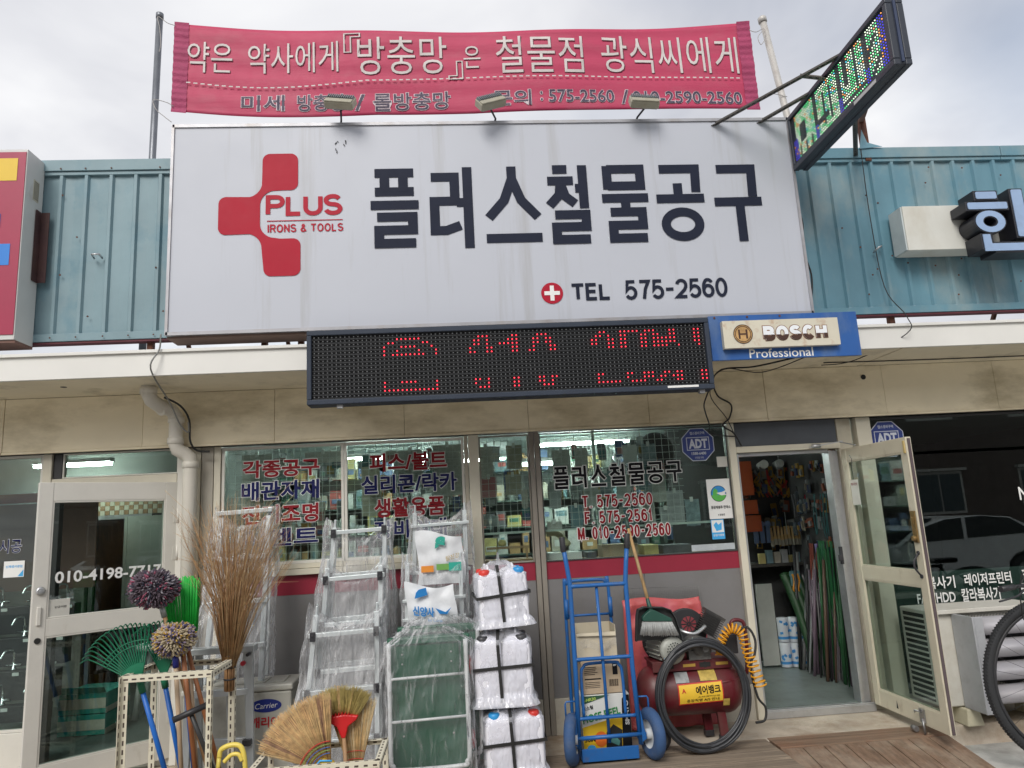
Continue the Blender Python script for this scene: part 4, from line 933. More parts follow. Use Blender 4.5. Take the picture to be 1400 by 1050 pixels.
b = MB(); b.box(3.47, 3.52, -.585, -.53, 4.40, 4.80); b.bar((3.495, -.56, 4.78), (2.88, -1.62, 4.32), .04, .04); b.build('support_post', rust, pj)

# right-hand neighbour's sign: white trunk with a big channel letter
ns = thing('neighbour_sign', 'long off-white sign trunk with a large black-edged pale blue Korean letter on the right', 'sign', (4.6, -.7, 3.54))
b = MB(); b.box(3.60, 6.4, -.75, -.58, 3.545, 3.915); b.build('trunk', M('trunk_white', (.66, .66, .61), .45, var=.03, dirt=(.45, .40, .30), da=.4, ds=3, dst=(1, 1, .6)), ns, .004)
b = MB(); b.box(3.585, 3.597, -.745, -.585, 3.55, 3.91); b.build('end_cap', M('cap_grey', (.48, .53, .53), .5), ns)
bk = M('channel_black', (.018, .019, .025), .4, var=.1); fc = M('channel_face', (.30, .42, .62), .35, var=.05, dirt=(.2, .25, .35), ds=6)
def chan(poly_, y0=-.93, y1=-.755, rim=.012, nm='letter_stroke'):
    b = MB(); b.prism(poly_, y0, y1); o = b.build(nm, bk, ns, .004)
    cxm = sum(p[0] for p in poly_)/len(poly_); czm = sum(p[1] for p in poly_)/len(poly_); return o
def face(pts): b = MB(); b.prism(pts, -.936, -.9305); b.build('letter_face', fc, ns)
def bx(x0, x1, z0, z1): return [(x0, z0), (x1, z0), (x1, z1), (x0, z1)]
chan(bx(4.07, 4.27, 3.868, 3.952)); face(rr(4.085, 4.255, 3.882, 3.940, .012))
chan(bx(3.99, 4.345, 3.785, 3.862)); face(rr(4.005, 4.33, 3.797, 3.852, .012))
b = MB(); b.lathe([(.105, 0), (.105, .02)], (4.175, -.93, 3.69), 28, rotm(R(-90)));
b = MB(); n = 28
vs = []
for yy, rs_ in ((-.93, (.045, .118)), (-.755, (.045, .118))):
    for k in range(n):
        t = 2*math.pi*k/n
        for q in rs_: vs.append((4.17+q*1.12*math.cos(t), yy, 3.695+q*math.sin(t)*.82))
fs = []
for k in range(n):
    k2 = (k+1) % n; fs += [(2*k, 2*k+1, 2*k2+1, 2*k2), (2*k+1, 2*n+2*k+1, 2*n+2*k2+1, 2*k2+1), (2*k, 2*k2, 2*n+2*k2, 2*n+2*k)]
b.add(vs, fs); b.build('letter_ring', bk, ns)
b = MB(); vs = []
for k in range(n):
    t = 2*math.pi*k/n
    for q in (.054, .108): vs.append((4.17+q*1.12*math.cos(t), -.934, 3.695+q*math.sin(t)*.82))
b.add(vs, [(2*k, 2*k+1, (2*k+3) % (2*n), (2*k+2) % (2*n)) for k in range(n)]); b.build('letter_face', fc, ns)
chan(bx(4.365, 4.48, 3.555, 3.965)); face(rr(4.378, 4.467, 3.567, 3.953, .012)); chan(bx(4.482, 4.58, 3.74, 3.82)); face(bx(4.47, 4.57, 3.75, 3.81))
chan(bx(4.07, 4.17, 3.47, 3.60)); chan(bx(4.171, 4.53, 3.44, 3.53)); face([(4.085, 3.455), (4.52, 3.455), (4.52, 3.515), (4.15, 3.515), (4.145, 3.59), (4.085, 3.59)])

# left-hand neighbour's red light box
rs = thing('red_box_sign', 'tall crimson light-box sign with coloured squares at the far left', 'sign', (-3.6, -.7, 3.05))
rm = M('red_box_face', (.34, .022, .065), .4, var=.05, dirt=(.10, .01, .02), da=.6, ds=2, dt=.6)
wb = M('box_white_side', (.60, .60, .58), .45, var=.04, dirt=(.25, .14, .08), da=.6, ds=5, dst=(1, 1, .5), dt=.6)
b = MB(); b.box(-5.0, -3.055, -.80, -.575, 3.05, 4.49); b.build('box', wb, rs, .003)
b = MB(); b.box(-4.99, -3.062, -.806, -.801, 3.085, 4.465); b.build('face', rm, rs)
for x0, x1, z0, z1, m_, s in ((-3.55, -3.115, 4.24, 4.415, M('sq_yellow', (.72, .48, .03), .4, var=.03), None), (-3.7, -3.205, 3.88, 3.985, M('sq_violet', (.05, .03, .25), .4), None),
                           (-3.55, -3.125, 3.595, 3.755, M('sq_blue', (.02, .20, .62), .4, var=.03), None), (-3.55, -3.19, 3.30, 3.42, M('sq_green', (.02, .20, .06), .4), None)):
    rect(x0, x1, z0, z1, -.8085, m_, 'coloured_square', rs)
b = MB(); b.box(-3.0545, -3.052, -.705, -.635, 4.14, 4.30); b.build('vent', M('vent_cream', (.50, .46, .36), .6), rs)
b = MB()
for j in range(9):
    for i in range(4): b.box(-3.0515, -3.0505, -.698+.016*i, -.690+.016*i, 4.152+.016*j, 4.160+.016*j)
o = b.build('vent_hole', dark, rs); o['kind'] = 'stuff'
b = MB(); b.box(-3.05, -2.985, -.60, -.594, 3.53, 4.08); b.box(-3.05, -3.044, -.66, -.6, 3.53, 4.08); b.build('bracket', M('brown_iron', (.06, .025, .025), .7, var=.3, dirt=(.1, .05, .03)), rs)
b = MB(); b.box(-5.0, -3.055, -.79, -.575, 3.03, 3.048); b.build('underside', M('under_brown', (.18, .10, .08), .8), rs)  # dark brown strip along the bottom of the box

# ================================================================ downpipe and cables
pv = M('pvc_cream', (.62, .59, .52), .4, var=.04, dirt=(.25, .21, .15), da=.5, ds=5, dt=.55)
dp = thing('downpipe', 'cream plastic downpipe bending from the gutter to the wall between the two left shops', 'pipe', (-2.07, -.1, 0))
b = MB(); b.tube([(-2.29, -.42, 2.78), (-2.29, -.42, 2.70), (-2.275, -.40, 2.655), (-2.24, -.33, 2.62), (-2.19, -.235, 2.60), (-2.17, -.20, 2.56), (-2.168, -.19, 2.50), (-2.168, -.19, 2.34), (-2.155, -.185, 2.30), (-2.11, -.165, 2.27), (-2.075, -.15, 2.24), (-2.068, -.145, 2.17), (-2.062, -.14, .0)], .053, 16)
b.build('pipe', pv, dp)
for c, r_ in (((-2.29, -.42, 2.725), rotm()), ((-2.168, -.19, 2.53), rotm()), ((-2.168, -.19, 2.365), rotm()), ((-2.067, -.144, 2.18), rotm())): b = MB(); b.lathe([(.055, -.025), (.061, -.022), (.061, .022), (.055, .025)], c, 18, r_); b.build('pipe_collar', pv, dp)
b = MB(); b.lathe([(.051, -.04), (.051, .04)], (-2.225, -.30, 2.612), 18, rotm(0, R(60), R(60)))
b.build('pipe_collar', pv, dp)
b = MB(); b.obox((-2.065, -.10, 1.2), (.12, .08, .02)); b.build('bracket', alu, dp)
cab = M('black_cable', (.02, .02, .02), .6); cabg = M('grey_cable', (.22, .22, .21), .6)
def cable(pts, label, r=.006, m=cab): return cordt(pts, label, r, m, 'cable', 'cable', 'loose cables on the shopfront')
cable([(-2.06, -.81, 3.05), (-2.07, -.80, 2.94), (-2.12, -.81, 2.80), (-2.12, -.45, 2.62), (-2.10, -.30, 2.48), (-2.05, -.26, 2.42), (-2.06, -.24, 2.50)], 'grey cable hanging down from the left end of the white sign past the downpipe', .006, cabg)
cable([(-2.20, -.36, 2.68), (-2.10, -.30, 2.62), (-2.06, -.22, 2.52), (-2.055, -.20, 2.36), (-2.02, -.15, 2.29), (-1.93, -.13, 2.28)], 'black cable clipped along the downpipe bends', .008)
cable([(1.83, -.90, 2.49), (1.88, -.60, 2.42), (1.97, -.35, 2.38), (2.06, -.16, 2.30), (2.08, -.07, 2.25), (2.20, -.08, 2.22), (2.30, -.09, 2.21)], 'black cable running from the LED board to the door frame')
cable([(2.52, -.83, 2.70), (2.30, -.60, 2.69), (2.10, -.50, 2.70), (2.08, -.30, 2.66), (2.16, -.14, 2.55), (2.27, -.13, 2.47), (2.24, -.14, 2.36), (2.18, -.13, 2.30), (2.28, -.09, 2.24), (2.34, -.08, 2.13)], 'black cable looping from behind the small blue sign to the door head', .007)
cable([(2.60, -.83, 2.70), (2.35, -.62, 2.64), (2.08, -.50, 2.70), (2.07, -.22, 2.55), (2.22, -.13, 2.36), (2.30, -.08, 2.20)], 'second thin cable crossing in front of the eave above the door', .004)
cable([(3.43, -.60, 4.50), (3.42, -.60, 3.9), (3.45, -.60, 3.3), (3.46, -.80, 3.0), (3.44, -.80, 2.86), (3.20, -.45, 2.74), (3.0, -.3, 2.74)], 'thin cable down the blue parapet behind the white sign\'s right end', .004)
cable([(3.0, -.34, 2.752), (3.8, -.3, 2.753), (4.7, -.3, 2.752), (5.5, -.3, 2.753)], 'black cable stapled along the soffit above the right shop', .005)
cable([(2.80, -.60, 4.10), (2.84, -.61, 3.85), (2.80, -.62, 3.65), (2.86, -.60, 3.42), (2.83, -.6, 3.2)], 'tangled cable hanging beside the right edge of the white sign', .007)

# ================================================================ goods standing in front
def spl(P, n=6):
    P = [Vector(p) for p in P]; o = []
    for i in range(len(P)-1):
        p0 = P[max(0, i-1)]; p1 = P[i]; p2 = P[i+1]; p3 = P[min(len(P)-1, i+2)]
        for k in range(n):
            t = k/n; o.append(.5*((2*p1)+(-p0+p2)*t+(2*p0-5*p1+4*p2-p3)*t*t+(-p0+3*p1-3*p2+p3)*t**3))
    o.append(P[-1]); return o
# ---- blue hand truck
bl = M('truck_blue', (.014, .115, .36), .42, var=.08, dirt=(.10, .08, .07), da=.55, ds=16, dt=.56)
ht = thing('hand_truck', 'bright blue steel hand truck with blue tyres in front of the grey wall', 'hand truck', (.94, -.75, 0))
b = MB()
b.tube([(.712, -.73, 1.41), (.722, -.735, 1.33), (.738, -.75, 1.18), (.738, -.75, .60), (.730, -.75, .10)], .0165, 10)
b.tube([(1.165, -.73, 1.40), (1.150, -.735, 1.30), (1.132, -.75, 1.17), (1.132, -.75, .60), (1.150, -.75, .10)], .0165, 10)
for z, r_ in ((1.150, .014), (.665, .013), (.285, .011)): b.tube([(.740, -.75, z), (.765, -.75, z), (1.105, -.75, z), (1.13, -.75, z)], [r_*1.25, r_, r_, r_*1.25], 8)
b.tube([(.925, -.735, 1.145), (.935, -.735, .6), (.94, -.735, .12)], .011, 8)
b.build('frame', bl, ht)
b = MB()
for x0, x1 in ((.712, .706), (1.165, 1.176)): b.tube([(x0, -.73, 1.385), (x1, -.725, 1.49)], .021, 10)
b.build('grip', black_pl, ht, .003)
b = MB(); b.tube(spl([(.782, -.70, .28), (.782, -.70, .55), (.80, -.70, .605), (.84, -.70, .625), (1.02, -.70, .625), (1.05, -.70, .605), (1.068, -.70, .55), (1.072, -.70, .28)]), .011, 8); b.tube([(.782, -.70, .28), (1.072, -.70, .28)], .008, 8); b.build('folding_loop', bl, ht)
b = MB(); b.tube([(.70, -.76, .165), (1.19, -.76, .165)], .014, 8); b.build('axle', bl, ht)
b = MB(); b.box(.745, 1.13, -.76, -.745, .015, .095); b.box(.745, 1.13, -.745, -.42, .015, .022); b.build('toe_plate', bl, ht, .002)
b = MB()
for s in (-1, 1):
    x = .718 if s < 0 else 1.155
    b.tube([(x, -.75, .40), (x+s*.058, -.75, .40), (x+s*.066, -.75, .385), (x+s*.066, -.75, .27)], .006, 6); b.prism([(x, .12), (x, .33), (x-s*.0, .33), (x-s*.03*-1, .14)], -.78, -.774)
    b.prism([(x-.004, .13), (x+.02*-s, .13), (x+.0, .33)], -.752, -.70)
b.build('wheel_guard', bl, ht)
tyre = M('blue_tyre', (.035, .085, .20), .75, var=.12, bump=.3, bs=90, dirt=(.12, .14, .18), da=.6, ds=7)
def wheel(par, c, r, wt, tm, hm, ax=(1, 0, 0), rimr=.55):
    axv = Vector(ax).normalized(); rot = axv.to_track_quat('Z', 'Y').to_matrix()
    b = MB(); pr = []
    for k in range(11): t = math.pi*(k/10)-math.pi/2; pr.append((r-wt*.55+wt*.55*math.cos(t), wt/2*math.sin(t)))
    pr = [(r*rimr, -wt*.42)]+pr+[(r*rimr, wt*.42)]
    b.lathe(pr, c, 28, rot, cap=False); w_ = b.build('wheel', tm, par)
    b = MB(); b.lathe([(r*rimr*1.02, -wt*.38), (r*rimr*.9, -wt*.2), (r*.2, -wt*.12), (r*.2, -wt*.5), (.001, -wt*.5)], c, 24, rot, cap=False); b.lathe([(r*rimr*1.02, wt*.38), (r*rimr*.9, wt*.2), (r*.2, wt*.12), (r*.2, wt*.5), (.001, wt*.5)], c, 24, rot, cap=False)
    b.build('rim', hm, w_); return w_
rimw = M('rim_white', (.55, .58, .60), .5, var=.1)
wheel(ht, (.682, -.76, .165), .165, .078, tyre, rimw, (1, -.28, 0)); wheel(ht, (1.225, -.76, .165), .165, .078, tyre, rimw, (1, .22, 0))
ht2 = thing('folding_hand_cart', 'second blue cart frame behind the blue hand truck, only its upper loop showing', 'hand cart', (.92, -.30, 0))
b = MB(); b.tube(spl([(.755, -.32, .02), (.755, -.32, 1.08), (.775, -.32, 1.13), (.81, -.32, 1.15), (1.03, -.32, 1.15), (1.07, -.32, 1.13), (1.09, -.32, 1.08), (1.10, -.32, .02)]), .0125, 8)
b.tube([(.755, -.32, .90), (1.095, -.32, .90)], .009, 8); b.tube([(.755, -.32, .2), (1.095, -.32, .2)], .009, 8); b.build('frame', bl, ht2)
for x in (.762, 1.094): b = MB(); b.tube([(x, -.325, .88), (x, -.325, 1.02)], .017, 8); b.build('sleeve', bl, ht2)
# ---- boxes on the truck
card = M('cardboard', (.46, .36, .25), .8, var=.08, bump=.1, dirt=(.36, .27, .17), da=.4)
hb = thing('hose_reel_box', 'printed white, yellow and black hose reel carton at the bottom of the blue truck', 'box', (.94, -.5, .03))
b = MB(); b.box(.775, 1.115, -.64, -.44, .035, .405); b.build('carton', M('carton_white', (.66, .67, .64), .5, var=.03), hb, .003)
yb = -.643
poly([(.777, .037), (1.02, .037), (1.113, .12), (1.113, .25), (1.05, .262), (.777, .20)], yb, M('carton_yellow', (.75, .48, .02), .5, var=.04), 'print', hb)
poly([(1.045, .037), (1.113, .037), (1.113, .395), (1.085, .395), (1.062, .37)], yb-.001, blackp, 'print', hb)
poly([(.777, .402), (.98, .402), (.777, .345)], yb-.001, M('carton_green_dark', (.03, .09, .045), .5), 'print', hb)
text('HOSE REEL', 'print_lettering', hb, (.783, yb-.002, .222), (.965, 0, .19), (-.12, 0, 1), .27, .052, M('carton_green', (.03, .22, .06), .5), .03)
text('A-HR30', 'print_lettering', hb, (.782, yb-.002, .362), (.97, 0, .12), (-.1, 0, 1), .10, .020, M('lime_print', (.45, .60, .1), .5), .02)
text('호스릴', 'print_lettering', hb, (.785, yb-.002, .305), (.97, 0, .17), (-.1, 0, 1), .075, .026, blackp, .02)
text('SMATO', 'print_lettering', hb, (1.105, yb-.002, .20), (0, 0, 1), (-1, 0, 0), .16, .030, wht, .05)
text('30M', 'print_lettering', hb, (.785, yb-.002, .105), (1, 0, .02), (0, 0, 1), .075, .032, blackp, .04)
b = MB(); b.add([(.90+.045*math.cos(2*math.pi*k/20), yb-.0015, .12+.05*math.sin(2*math.pi*k/20)) for k in range(20)], [tuple(range(20))]); b.build('print', M('hose_orange', (.75, .16, .02), .5), hb)
b = MB(); b.add([(.83+.03*math.cos(2*math.pi*k/20), yb-.0015, .065+.022*math.sin(2*math.pi*k/20)) for k in range(20)], [tuple(range(20))]); b.build('print', MATS['sky_blue_print'], hb)
poly([(.93, .05), (1.04, .05), (1.05, .17), (.99, .21), (.94, .16)], yb-.0025, M('print_black', (.02, .02, .02), .5), 'print', hb)
poly([(.96, .10), (1.02, .07), (1.03, .10), (.99, .14)], yb-.003, M('print_teal', (.10, .28, .25), .5), 'print', hb)
pb = thing('printed_carton', 'brown carton with small print and a barcode, middle of the stack behind the blue truck', 'box', (.94, -.5, .41))
b = MB(); b.box(.795, 1.075, -.63, -.42, .41, .63); b.build('carton', card, pb, .003)
for k in range(5): rect(.815, .90+.02*math.sin(k*3), .585-.012*k, .589-.012*k, -.6325, blackp, 'print', pb)
rect(.815, .93, .505, .513, -.6325, blackp, 'print', pb)
for k in range(4): rect(.815, .92, .485-.011*k, .488-.011*k, -.6325, blackp, 'print', pb)
for k in range(12): rect(.985+.0055*k, .985+.0055*k+(.0035 if k % 3 else .002), .455, .50, -.6325, blackp, 'print', pb)
rect(1.015, 1.05, .53, .61, -.6325, blackp, 'print', pb); text('SJV', 'print_lettering', pb, (1.02, -.634, .585), X_, Z_, .025, .012, wht, .03)
oc = thing('open_carton', 'open pale carton with torn tape, topmost behind the blue hand truck', 'box', (.94, -.5, .635))
b = MB(); b.box(.775, 1.06, -.62, -.616, .64, .815); b.box(.775, 1.06, -.42, -.416, .64, .86); b.box(.775, .779, -.616, -.42, .64, .86); b.box(1.056, 1.06, -.616, -.42, .64, .86); b.box(.779, 1.056, -.616, -.42, .64, .644)
b.add([(.775, -.62, .815), (1.06, -.62, .815), (1.055, -.64, .79), (.78, -.64, .80)], [(0, 1, 2, 3)]); b.add([(.776, -.62, .80), (.776, -.42, .86), (.765, -.43, .90), (.768, -.60, .87)], [(0, 1, 2, 3)])
b.build('carton', M('pale_card', (.56, .50, .38), .8, var=.08, dirt=(.40, .30, .18), da=.5), oc)
b = MB(); b.grid(lambda u, v: (.80+.26*u, -.6225-.012*abs(math.sin(9*u+4*v)), .70+.06*v+.02*math.sin(8*u)), 12, 4); b.build('torn_tape', film2, oc)

# ---- broom and dustpan
db = thing('dustpan', 'black long dustpan resting on the compressor behind a green-headed broom', 'dustpan', (1.36, -.60, .70))
b = MB()
pr = [(1.205, .735), (1.54, .725), (1.50, .88), (1.47, .935), (1.42, .955), (1.28, .965), (1.235, .95), (1.222, .90)]
b.prism(pr, -.585, -.578); 
k = len(pr)
for i in range(1, k):
    a, c = pr[i], pr[(i+1) % k]; b.bar((a[0], -.605, a[1]), (c[0], -.605, c[1]), .006, .05, (0, 1, 0))
b.build('pan', M('pan_black', (.03, .032, .033), .5, dirt=(.12, .12, .11), da=.5), db)
br = thing('push_broom', 'broom with pale wooden handle and green head with grey-white bristles leaning on the wall', 'broom', (1.35, -.63, .76))
b = MB(); b.tube([(1.262, -.40, 1.515), (1.325, -.60, .965)], .0125, 10); b.build('handle', M('pale_handle', (.55, .36, .17), .5, wood=True, wscale=(8, 8, .4)), br)
b = MB(); b.tube([(1.256, -.375, 1.60), (1.264, -.40, 1.495)], .016, 10); b.build('handle_cap', M('green_cap', (.02, .05, .04), .5), br)
gh = M('broom_green', (.018, .075, .055), .45)
b = MB(); b.tube([(1.316, -.585, 1.02), (1.33, -.61, .93)], [.013, .019], 10); b.prism([(1.255, .875), (1.465, .862), (1.462, .882), (1.40, .915), (1.345, .945), (1.31, .945), (1.275, .92), (1.255, .90)], -.655, -.605); b.build('head', gh, br, .004)
b = MB()
for i in range(64):
    u = i/63
    for q in range(3):
        x0 = 1.262+.20*u; z0 = .876-.012*u; x1 = 1.232+.272*u+random.uniform(-.004, .004); z1 = .782-.018*u+.02*(math.sin(math.pi*u))*-.2+random.uniform(-.006, .006); yy = -.645+.016*q
        b.tube([(x0, yy, z0), (x1, yy-.012+random.uniform(-.004, .004), z1)], .0017, 3)
o = b.build('bristles', M('bristle_white', (.58, .59, .58), .6), br); o['kind'] = 'stuff'

# ---- tarpaulin over a wire panel
wp = thing('wire_mesh_panel', 'fine galvanised mesh panel standing against the grey wall behind the red tarpaulin', 'mesh panel', (1.56, -.08, 0))
b = MB(); b.tube([(1.26, -.07, .02), (1.26, -.07, 1.045), (1.865, -.07, 1.035), (1.90, -.07, .02)], .004, 6)
n = 42
for i in range(n+1): x = 1.265+.6*i/n; b.bar((x, -.072, .75), (x, -.072, 1.04), .0016, .0016)
for i in range(22): z = .76+i*.0135; b.bar((1.262, -.074, z), (1.862, -.074, z), .0016, .0016)
b.build('mesh', M('dull_wire', (.22, .22, .21), .5, .4), wp)
random.seed(21)
tarp_m = M('tarp_red', (.52, .10, .10), .45, var=.12, vs=4, bump=.7, bs=14, dirt=(.30, .06, .16), da=.5, ds=4)
def tf(u, v):
    x = 1.235+.62*u-.02*(1-v)*(1-u)+.06*(1-v)*u; z = .03+.93*v+.015*math.sin(6*u)*v
    y = -.105-.07*(1-v)+.030*noise.noise(Vector((u*3, v*3.5, 1)))+.016*noise.noise(Vector((u*9, v*10, 4)))
    if v > .97: y = -.085
    return (x, y, z)
b = MB(); b.grid(tf, 40, 50); o = solo(b, 'tarpaulin', tarp_m, 'crumpled red tarpaulin draped behind the compressor', 'tarpaulin', solid=.002)

# ---- air compressor
cmp_ = thing('air_compressor', 'dusty red belt-driven air compressor with yellow label on its tank', 'compressor', (1.6, -.45, 0))
redt = M('tank_red', (.115, .010, .016), .42, var=.12, vs=5, dirt=(.10, .06, .05), da=.65, ds=5, dt=.45)
cx_, cy_, cz_ = 1.60, -.44, .355
tr_ = rotm(0, R(90), R(-3))
b = MB(); b.lathe([(.001, -.375), (.08, -.368), (.13, -.345), (.162, -.305), (.172, -.27), (.172, .27), (.162, .305), (.13, .345), (.08, .368), (.001, .375)], (cx_, cy_, cz_), 36, tr_); b.build('tank', redt, cmp_)
b = MB(); b.box(1.32, 1.90, -.56, -.545, .505, .575); b.box(1.32, 1.90, -.545, -.32, .56, .575); b.box(1.33, 1.345, -.545, -.34, .505, .56); b.box(1.875, 1.89, -.545, -.34, .505, .56); b.build('mounting_plate', redt, cmp_, .003)
b = MB()
for x in (1.43, 1.70): b.lathe([(.02, 0), (.02, .004)], (x, -.561, .54), 12, rotm(R(90)));
for x0, x1 in ((1.40, 1.47), (1.66, 1.74)): b.box(x0, x1, -.5645, -.5605, .525, .555)
b.build('slot', dark, cmp_)
for x0, x1 in ((1.54, 1.63), (1.78, 1.87)): rect(x0, x1, .530, .550, -.5615, M('small_yellow_label', (.45, .28, .05), .5), 'label', cmp_)
for fx, fy in ((1.80, -.52), (1.74, -.36)):
    b = MB(); b.obox((fx, fy, .13), (.06, .04, .17), rotm(0, -.08)); b.build('foot', redt, cmp_, .004)
    b = MB(); b.obox((fx+.003, fy-.005, .03), (.066, .055, .04)); b.build('rubber_foot', black_pl, cmp_, .004)
wheel(cmp_, (1.33, -.60, .075), .075, .04, M('black_rubber', (.03, .03, .032), .7, dirt=(.12, .11, .1)), M('grey_hub', (.12, .12, .12), .6), (.35, -1, 0), .6)
wheel(cmp_, (1.33, -.30, .075), .075, .04, MATS['black_rubber'], MATS['grey_hub'], (.35, -1, 0), .6)
mg = M('motor_grey', (.38, .39, .35), .45, var=.1, dirt=(.15, .14, .12), da=.6, ds=9)
mo = rotm(R(90), 0, R(12))
b = MB(); b.lathe([(.06, -.13), (.088, -.12), (.088, .10), (.094, .105), (.094, .135), (.080, .15), (.001, .155)], (1.44, -.47, .655), 28, mo)
for k in range(18):
    a = 2*math.pi*k/18; c = Vector((1.44, -.47, .655))+mo@Vector((.093*math.cos(a), .093*math.sin(a), -.01)); rr_ = mo@Matrix.Rotation(a, 3, 'Z'); b.obox(c, (.016, .004, .2), rr_)
b.build('motor', mg, cmp_)
b = MB()
for rr_, n in ((.02, 6), (.038, 12), (.055, 18)):
    for k in range(n):
        a = 2*math.pi*k/n; c = Vector((1.44, -.47, .655))+mo@Vector((rr_*math.cos(a), rr_*math.sin(a), .1575)); b.lathe([(.0045, -.002), (.0045, .002)], c, 6, mo)
o = b.build('fan_hole', dark, cmp_); o['kind'] = 'stuff'
b = MB(); b.box(1.355, 1.475, -.55, -.42, .745, .79); b.box(1.345, 1.485, -.56, -.41, .79, .805); b.build('terminal_box', M('terminal_cream', (.50, .50, .46), .5), cmp_, .006)
b = MB(); gd = rotm(R(90), 0, R(-8)); b.lathe([(.145, -.025), (.150, -.02), (.150, .02), (.145, .025)], (1.64, -.38, .76), 32, gd); b.lathe([(.145, -.025), (.150, -.02), (.150, .02), (.145, .025)], (1.46, -.36, .68), 28, gd); b.build('belt_guard', black_pl, cmp_)
b = MB(); b.lathe([(.055, .0262), (.055, .028)], (1.66, -.38, .80), 24, gd); b.build('guard_fan', M('guard_red', (.25, .04, .05), .6), cmp_)
b = MB()
for k in range(10): a = 2*math.pi*k/10; c = Vector((1.66, -.38, .80))+gd@Vector((.03*math.cos(a), .03*math.sin(a), .030)); b.obox(c, (.05, .007, .003), gd@Matrix.Rotation(a, 3, 'Z'))
b.build('guard_bars', black_pl, cmp_)
b = MB(); b.lathe([(.05, -.10), (.075, -.09), (.075, .09), (.05, .10)], (1.68, -.46, .65), 20, mo); b.obox((1.67, -.53, .60), (.16, .06, .07)); b.lathe([(.025, 0), (.025, .02)], (1.70, -.60, .655), 10, rotm(R(90)))
b.build('crankcase', M('cast_grey', (.16, .16, .155), .55, .4, var=.25, dirt=(.03, .03, .03), ds=14), cmp_)
b = MB(); hd = rotm(0, R(32), R(-8))
for k in range(9): b.obox(Vector((1.80, -.44, .80))+hd@Vector((0, 0, -.07+.016*k)), (.15, .14, .008), hd)
b.obox(Vector((1.80, -.44, .80)), (.11, .10, .14), hd); b.obox(Vector((1.80, -.44, .80))+hd@Vector((0, 0, .075)), (.155, .145, .02), hd)
b.build('cylinder_head', M('cast_black', (.045, .045, .045), .5, .3, var=.2, dirt=(.15, .14, .12), da=.4, ds=12), cmp_)
b = MB(); b.tube(spl([(1.52, -.52, .80), (1.56, -.58, .775), (1.64, -.60, .76), (1.73, -.56, .80)]), .012, 8); b.build('intake_pipe', alu, cmp_)
b = MB(); b.box(1.90, 1.99, -.47, -.40, .58, .72); b.box(1.91, 1.98, -.46, -.41, .72, .735); b.build('pressure_switch', black_pl, cmp_, .006)
b = MB(); b.box(1.925, 1.965, -.44, -.42, .735, .75); b.build('switch_knob', signred, cmp_)
b = MB(); b.tube(spl([(1.95, -.40, .55), (1.97, -.40, .75), (1.995, -.40, .80), (2.05, -.40, .80), (2.08, -.40, .76), (2.08, -.40, .60), (2.06, -.40, .42)]), .014, 8); b.tube(spl([(1.78, -.60, .415), (1.86, -.60, .425), (1.95, -.55, .43), (1.985, -.48, .47)]), .013, 8); b.build('carrying_handle', redt, cmp_)
def tk(a, z): # point on the tank's front: a = x, z height
    dz = z-cz_; return (a, cy_-math.sqrt(max(0, .1745**2-dz**2))-.0015+(a-cx_)*-math.sin(R(3)), z)
def tank_patch(x0, x1, z0, z1, m_, name, lift=0., tilt=0.):
    b = MB(); b.grid(lambda u, v: Vector(tk(x0+(x1-x0)*u, z0+(z1-z0)*v+tilt*u))-Vector((0, lift, 0)), 6, 8); b.build(name, m_, cmp_)
tank_patch(1.475, 1.795, .285, .425, M('label_red', (.50, .03, .02), .45), 'label', 0, .012); tank_patch(1.483, 1.787, .293, .417, M('label_yellow', (.78, .50, .04), .45), 'label', .0012, .012)
def tw(p): q = tk(p.x, p.z); return Vector((q[0], q[1]-.0035, q[2]))
text('에어뱅크', 'label_lettering', cmp_, (1.60, -.6, .352), (1, 0, .035), Z_, .175, .055, blackp, .03, warp=tw)
text('A', 'label_lettering', cmp_, (1.50, -.6, .365), (1, 0, .035), Z_, .03, .03, MATS['label_red'], .03, warp=tw)
text('스타에어산업', 'label_lettering', cmp_, (1.61, -.6, .332), (1, 0, .035), Z_, .155, .010, blackp, .01, warp=tw)
text('공장직영 A/S 안내', 'label_lettering', cmp_, (1.53, -.6, .303), (1, 0, .035), Z_, .23, .020, blackp, .01, warp=tw)
tank_patch(1.47, 1.565, .432, .495, M('label_silver', (.28, .29, .29), .4, var=.3, vs=25), 'old_label', .0005); tank_patch(1.645, 1.765, .438, .505, M('label_worn', (.50, .36, .08), .6, var=.3, vs=20), 'old_label', .0005); tank_patch(1.79, 1.835, .265, .315, MATS['label_worn'], 'old_label', .0005)
# yellow spiral hose
b = MB(); pts = []
path = spl([(1.80, -.60, .60), (1.83, -.60, .70), (1.90, -.58, .775), (1.99, -.56, .74), (2.02, -.56, .62), (2.05, -.57, .50), (2.09, -.57, .37)], 40)
T_ = 24
for i, p in enumerate(path):
    t = i/(len(path)-1); d = (path[min(i+1, len(path)-1)]-path[max(i-1, 0)]).normalized(); a = 2*math.pi*T_*t
    s_ = d.cross(Vector((0, 1, 0))).normalized(); rr_ = .026+.016*t
    pts.append(p+(s_*math.cos(a)+Vector((0, 1, 0))*math.sin(a)*.8)*rr_)
b.tube(pts, .0058, 6); solo(b, 'spiral_air_hose', M('hose_yellow', (.72, .33, .015), .35), 'yellow coiled air hose hanging over the compressor handle', 'hose')
b = MB(); b.tube(spl([(1.99, -.45, .72), (2.07, -.47, .76), (2.11, -.50, .68), (2.09, -.52, .58), (2.04, -.54, .50), (2.06, -.56, .30), (2.11, -.56, .22), (2.09, -.57, .14), (2.02, -.58, .13)], 8), .009, 6); solo(b, 'power_cable', cab, 'black power cable looping behind the yellow hose to the ground', 'cable')
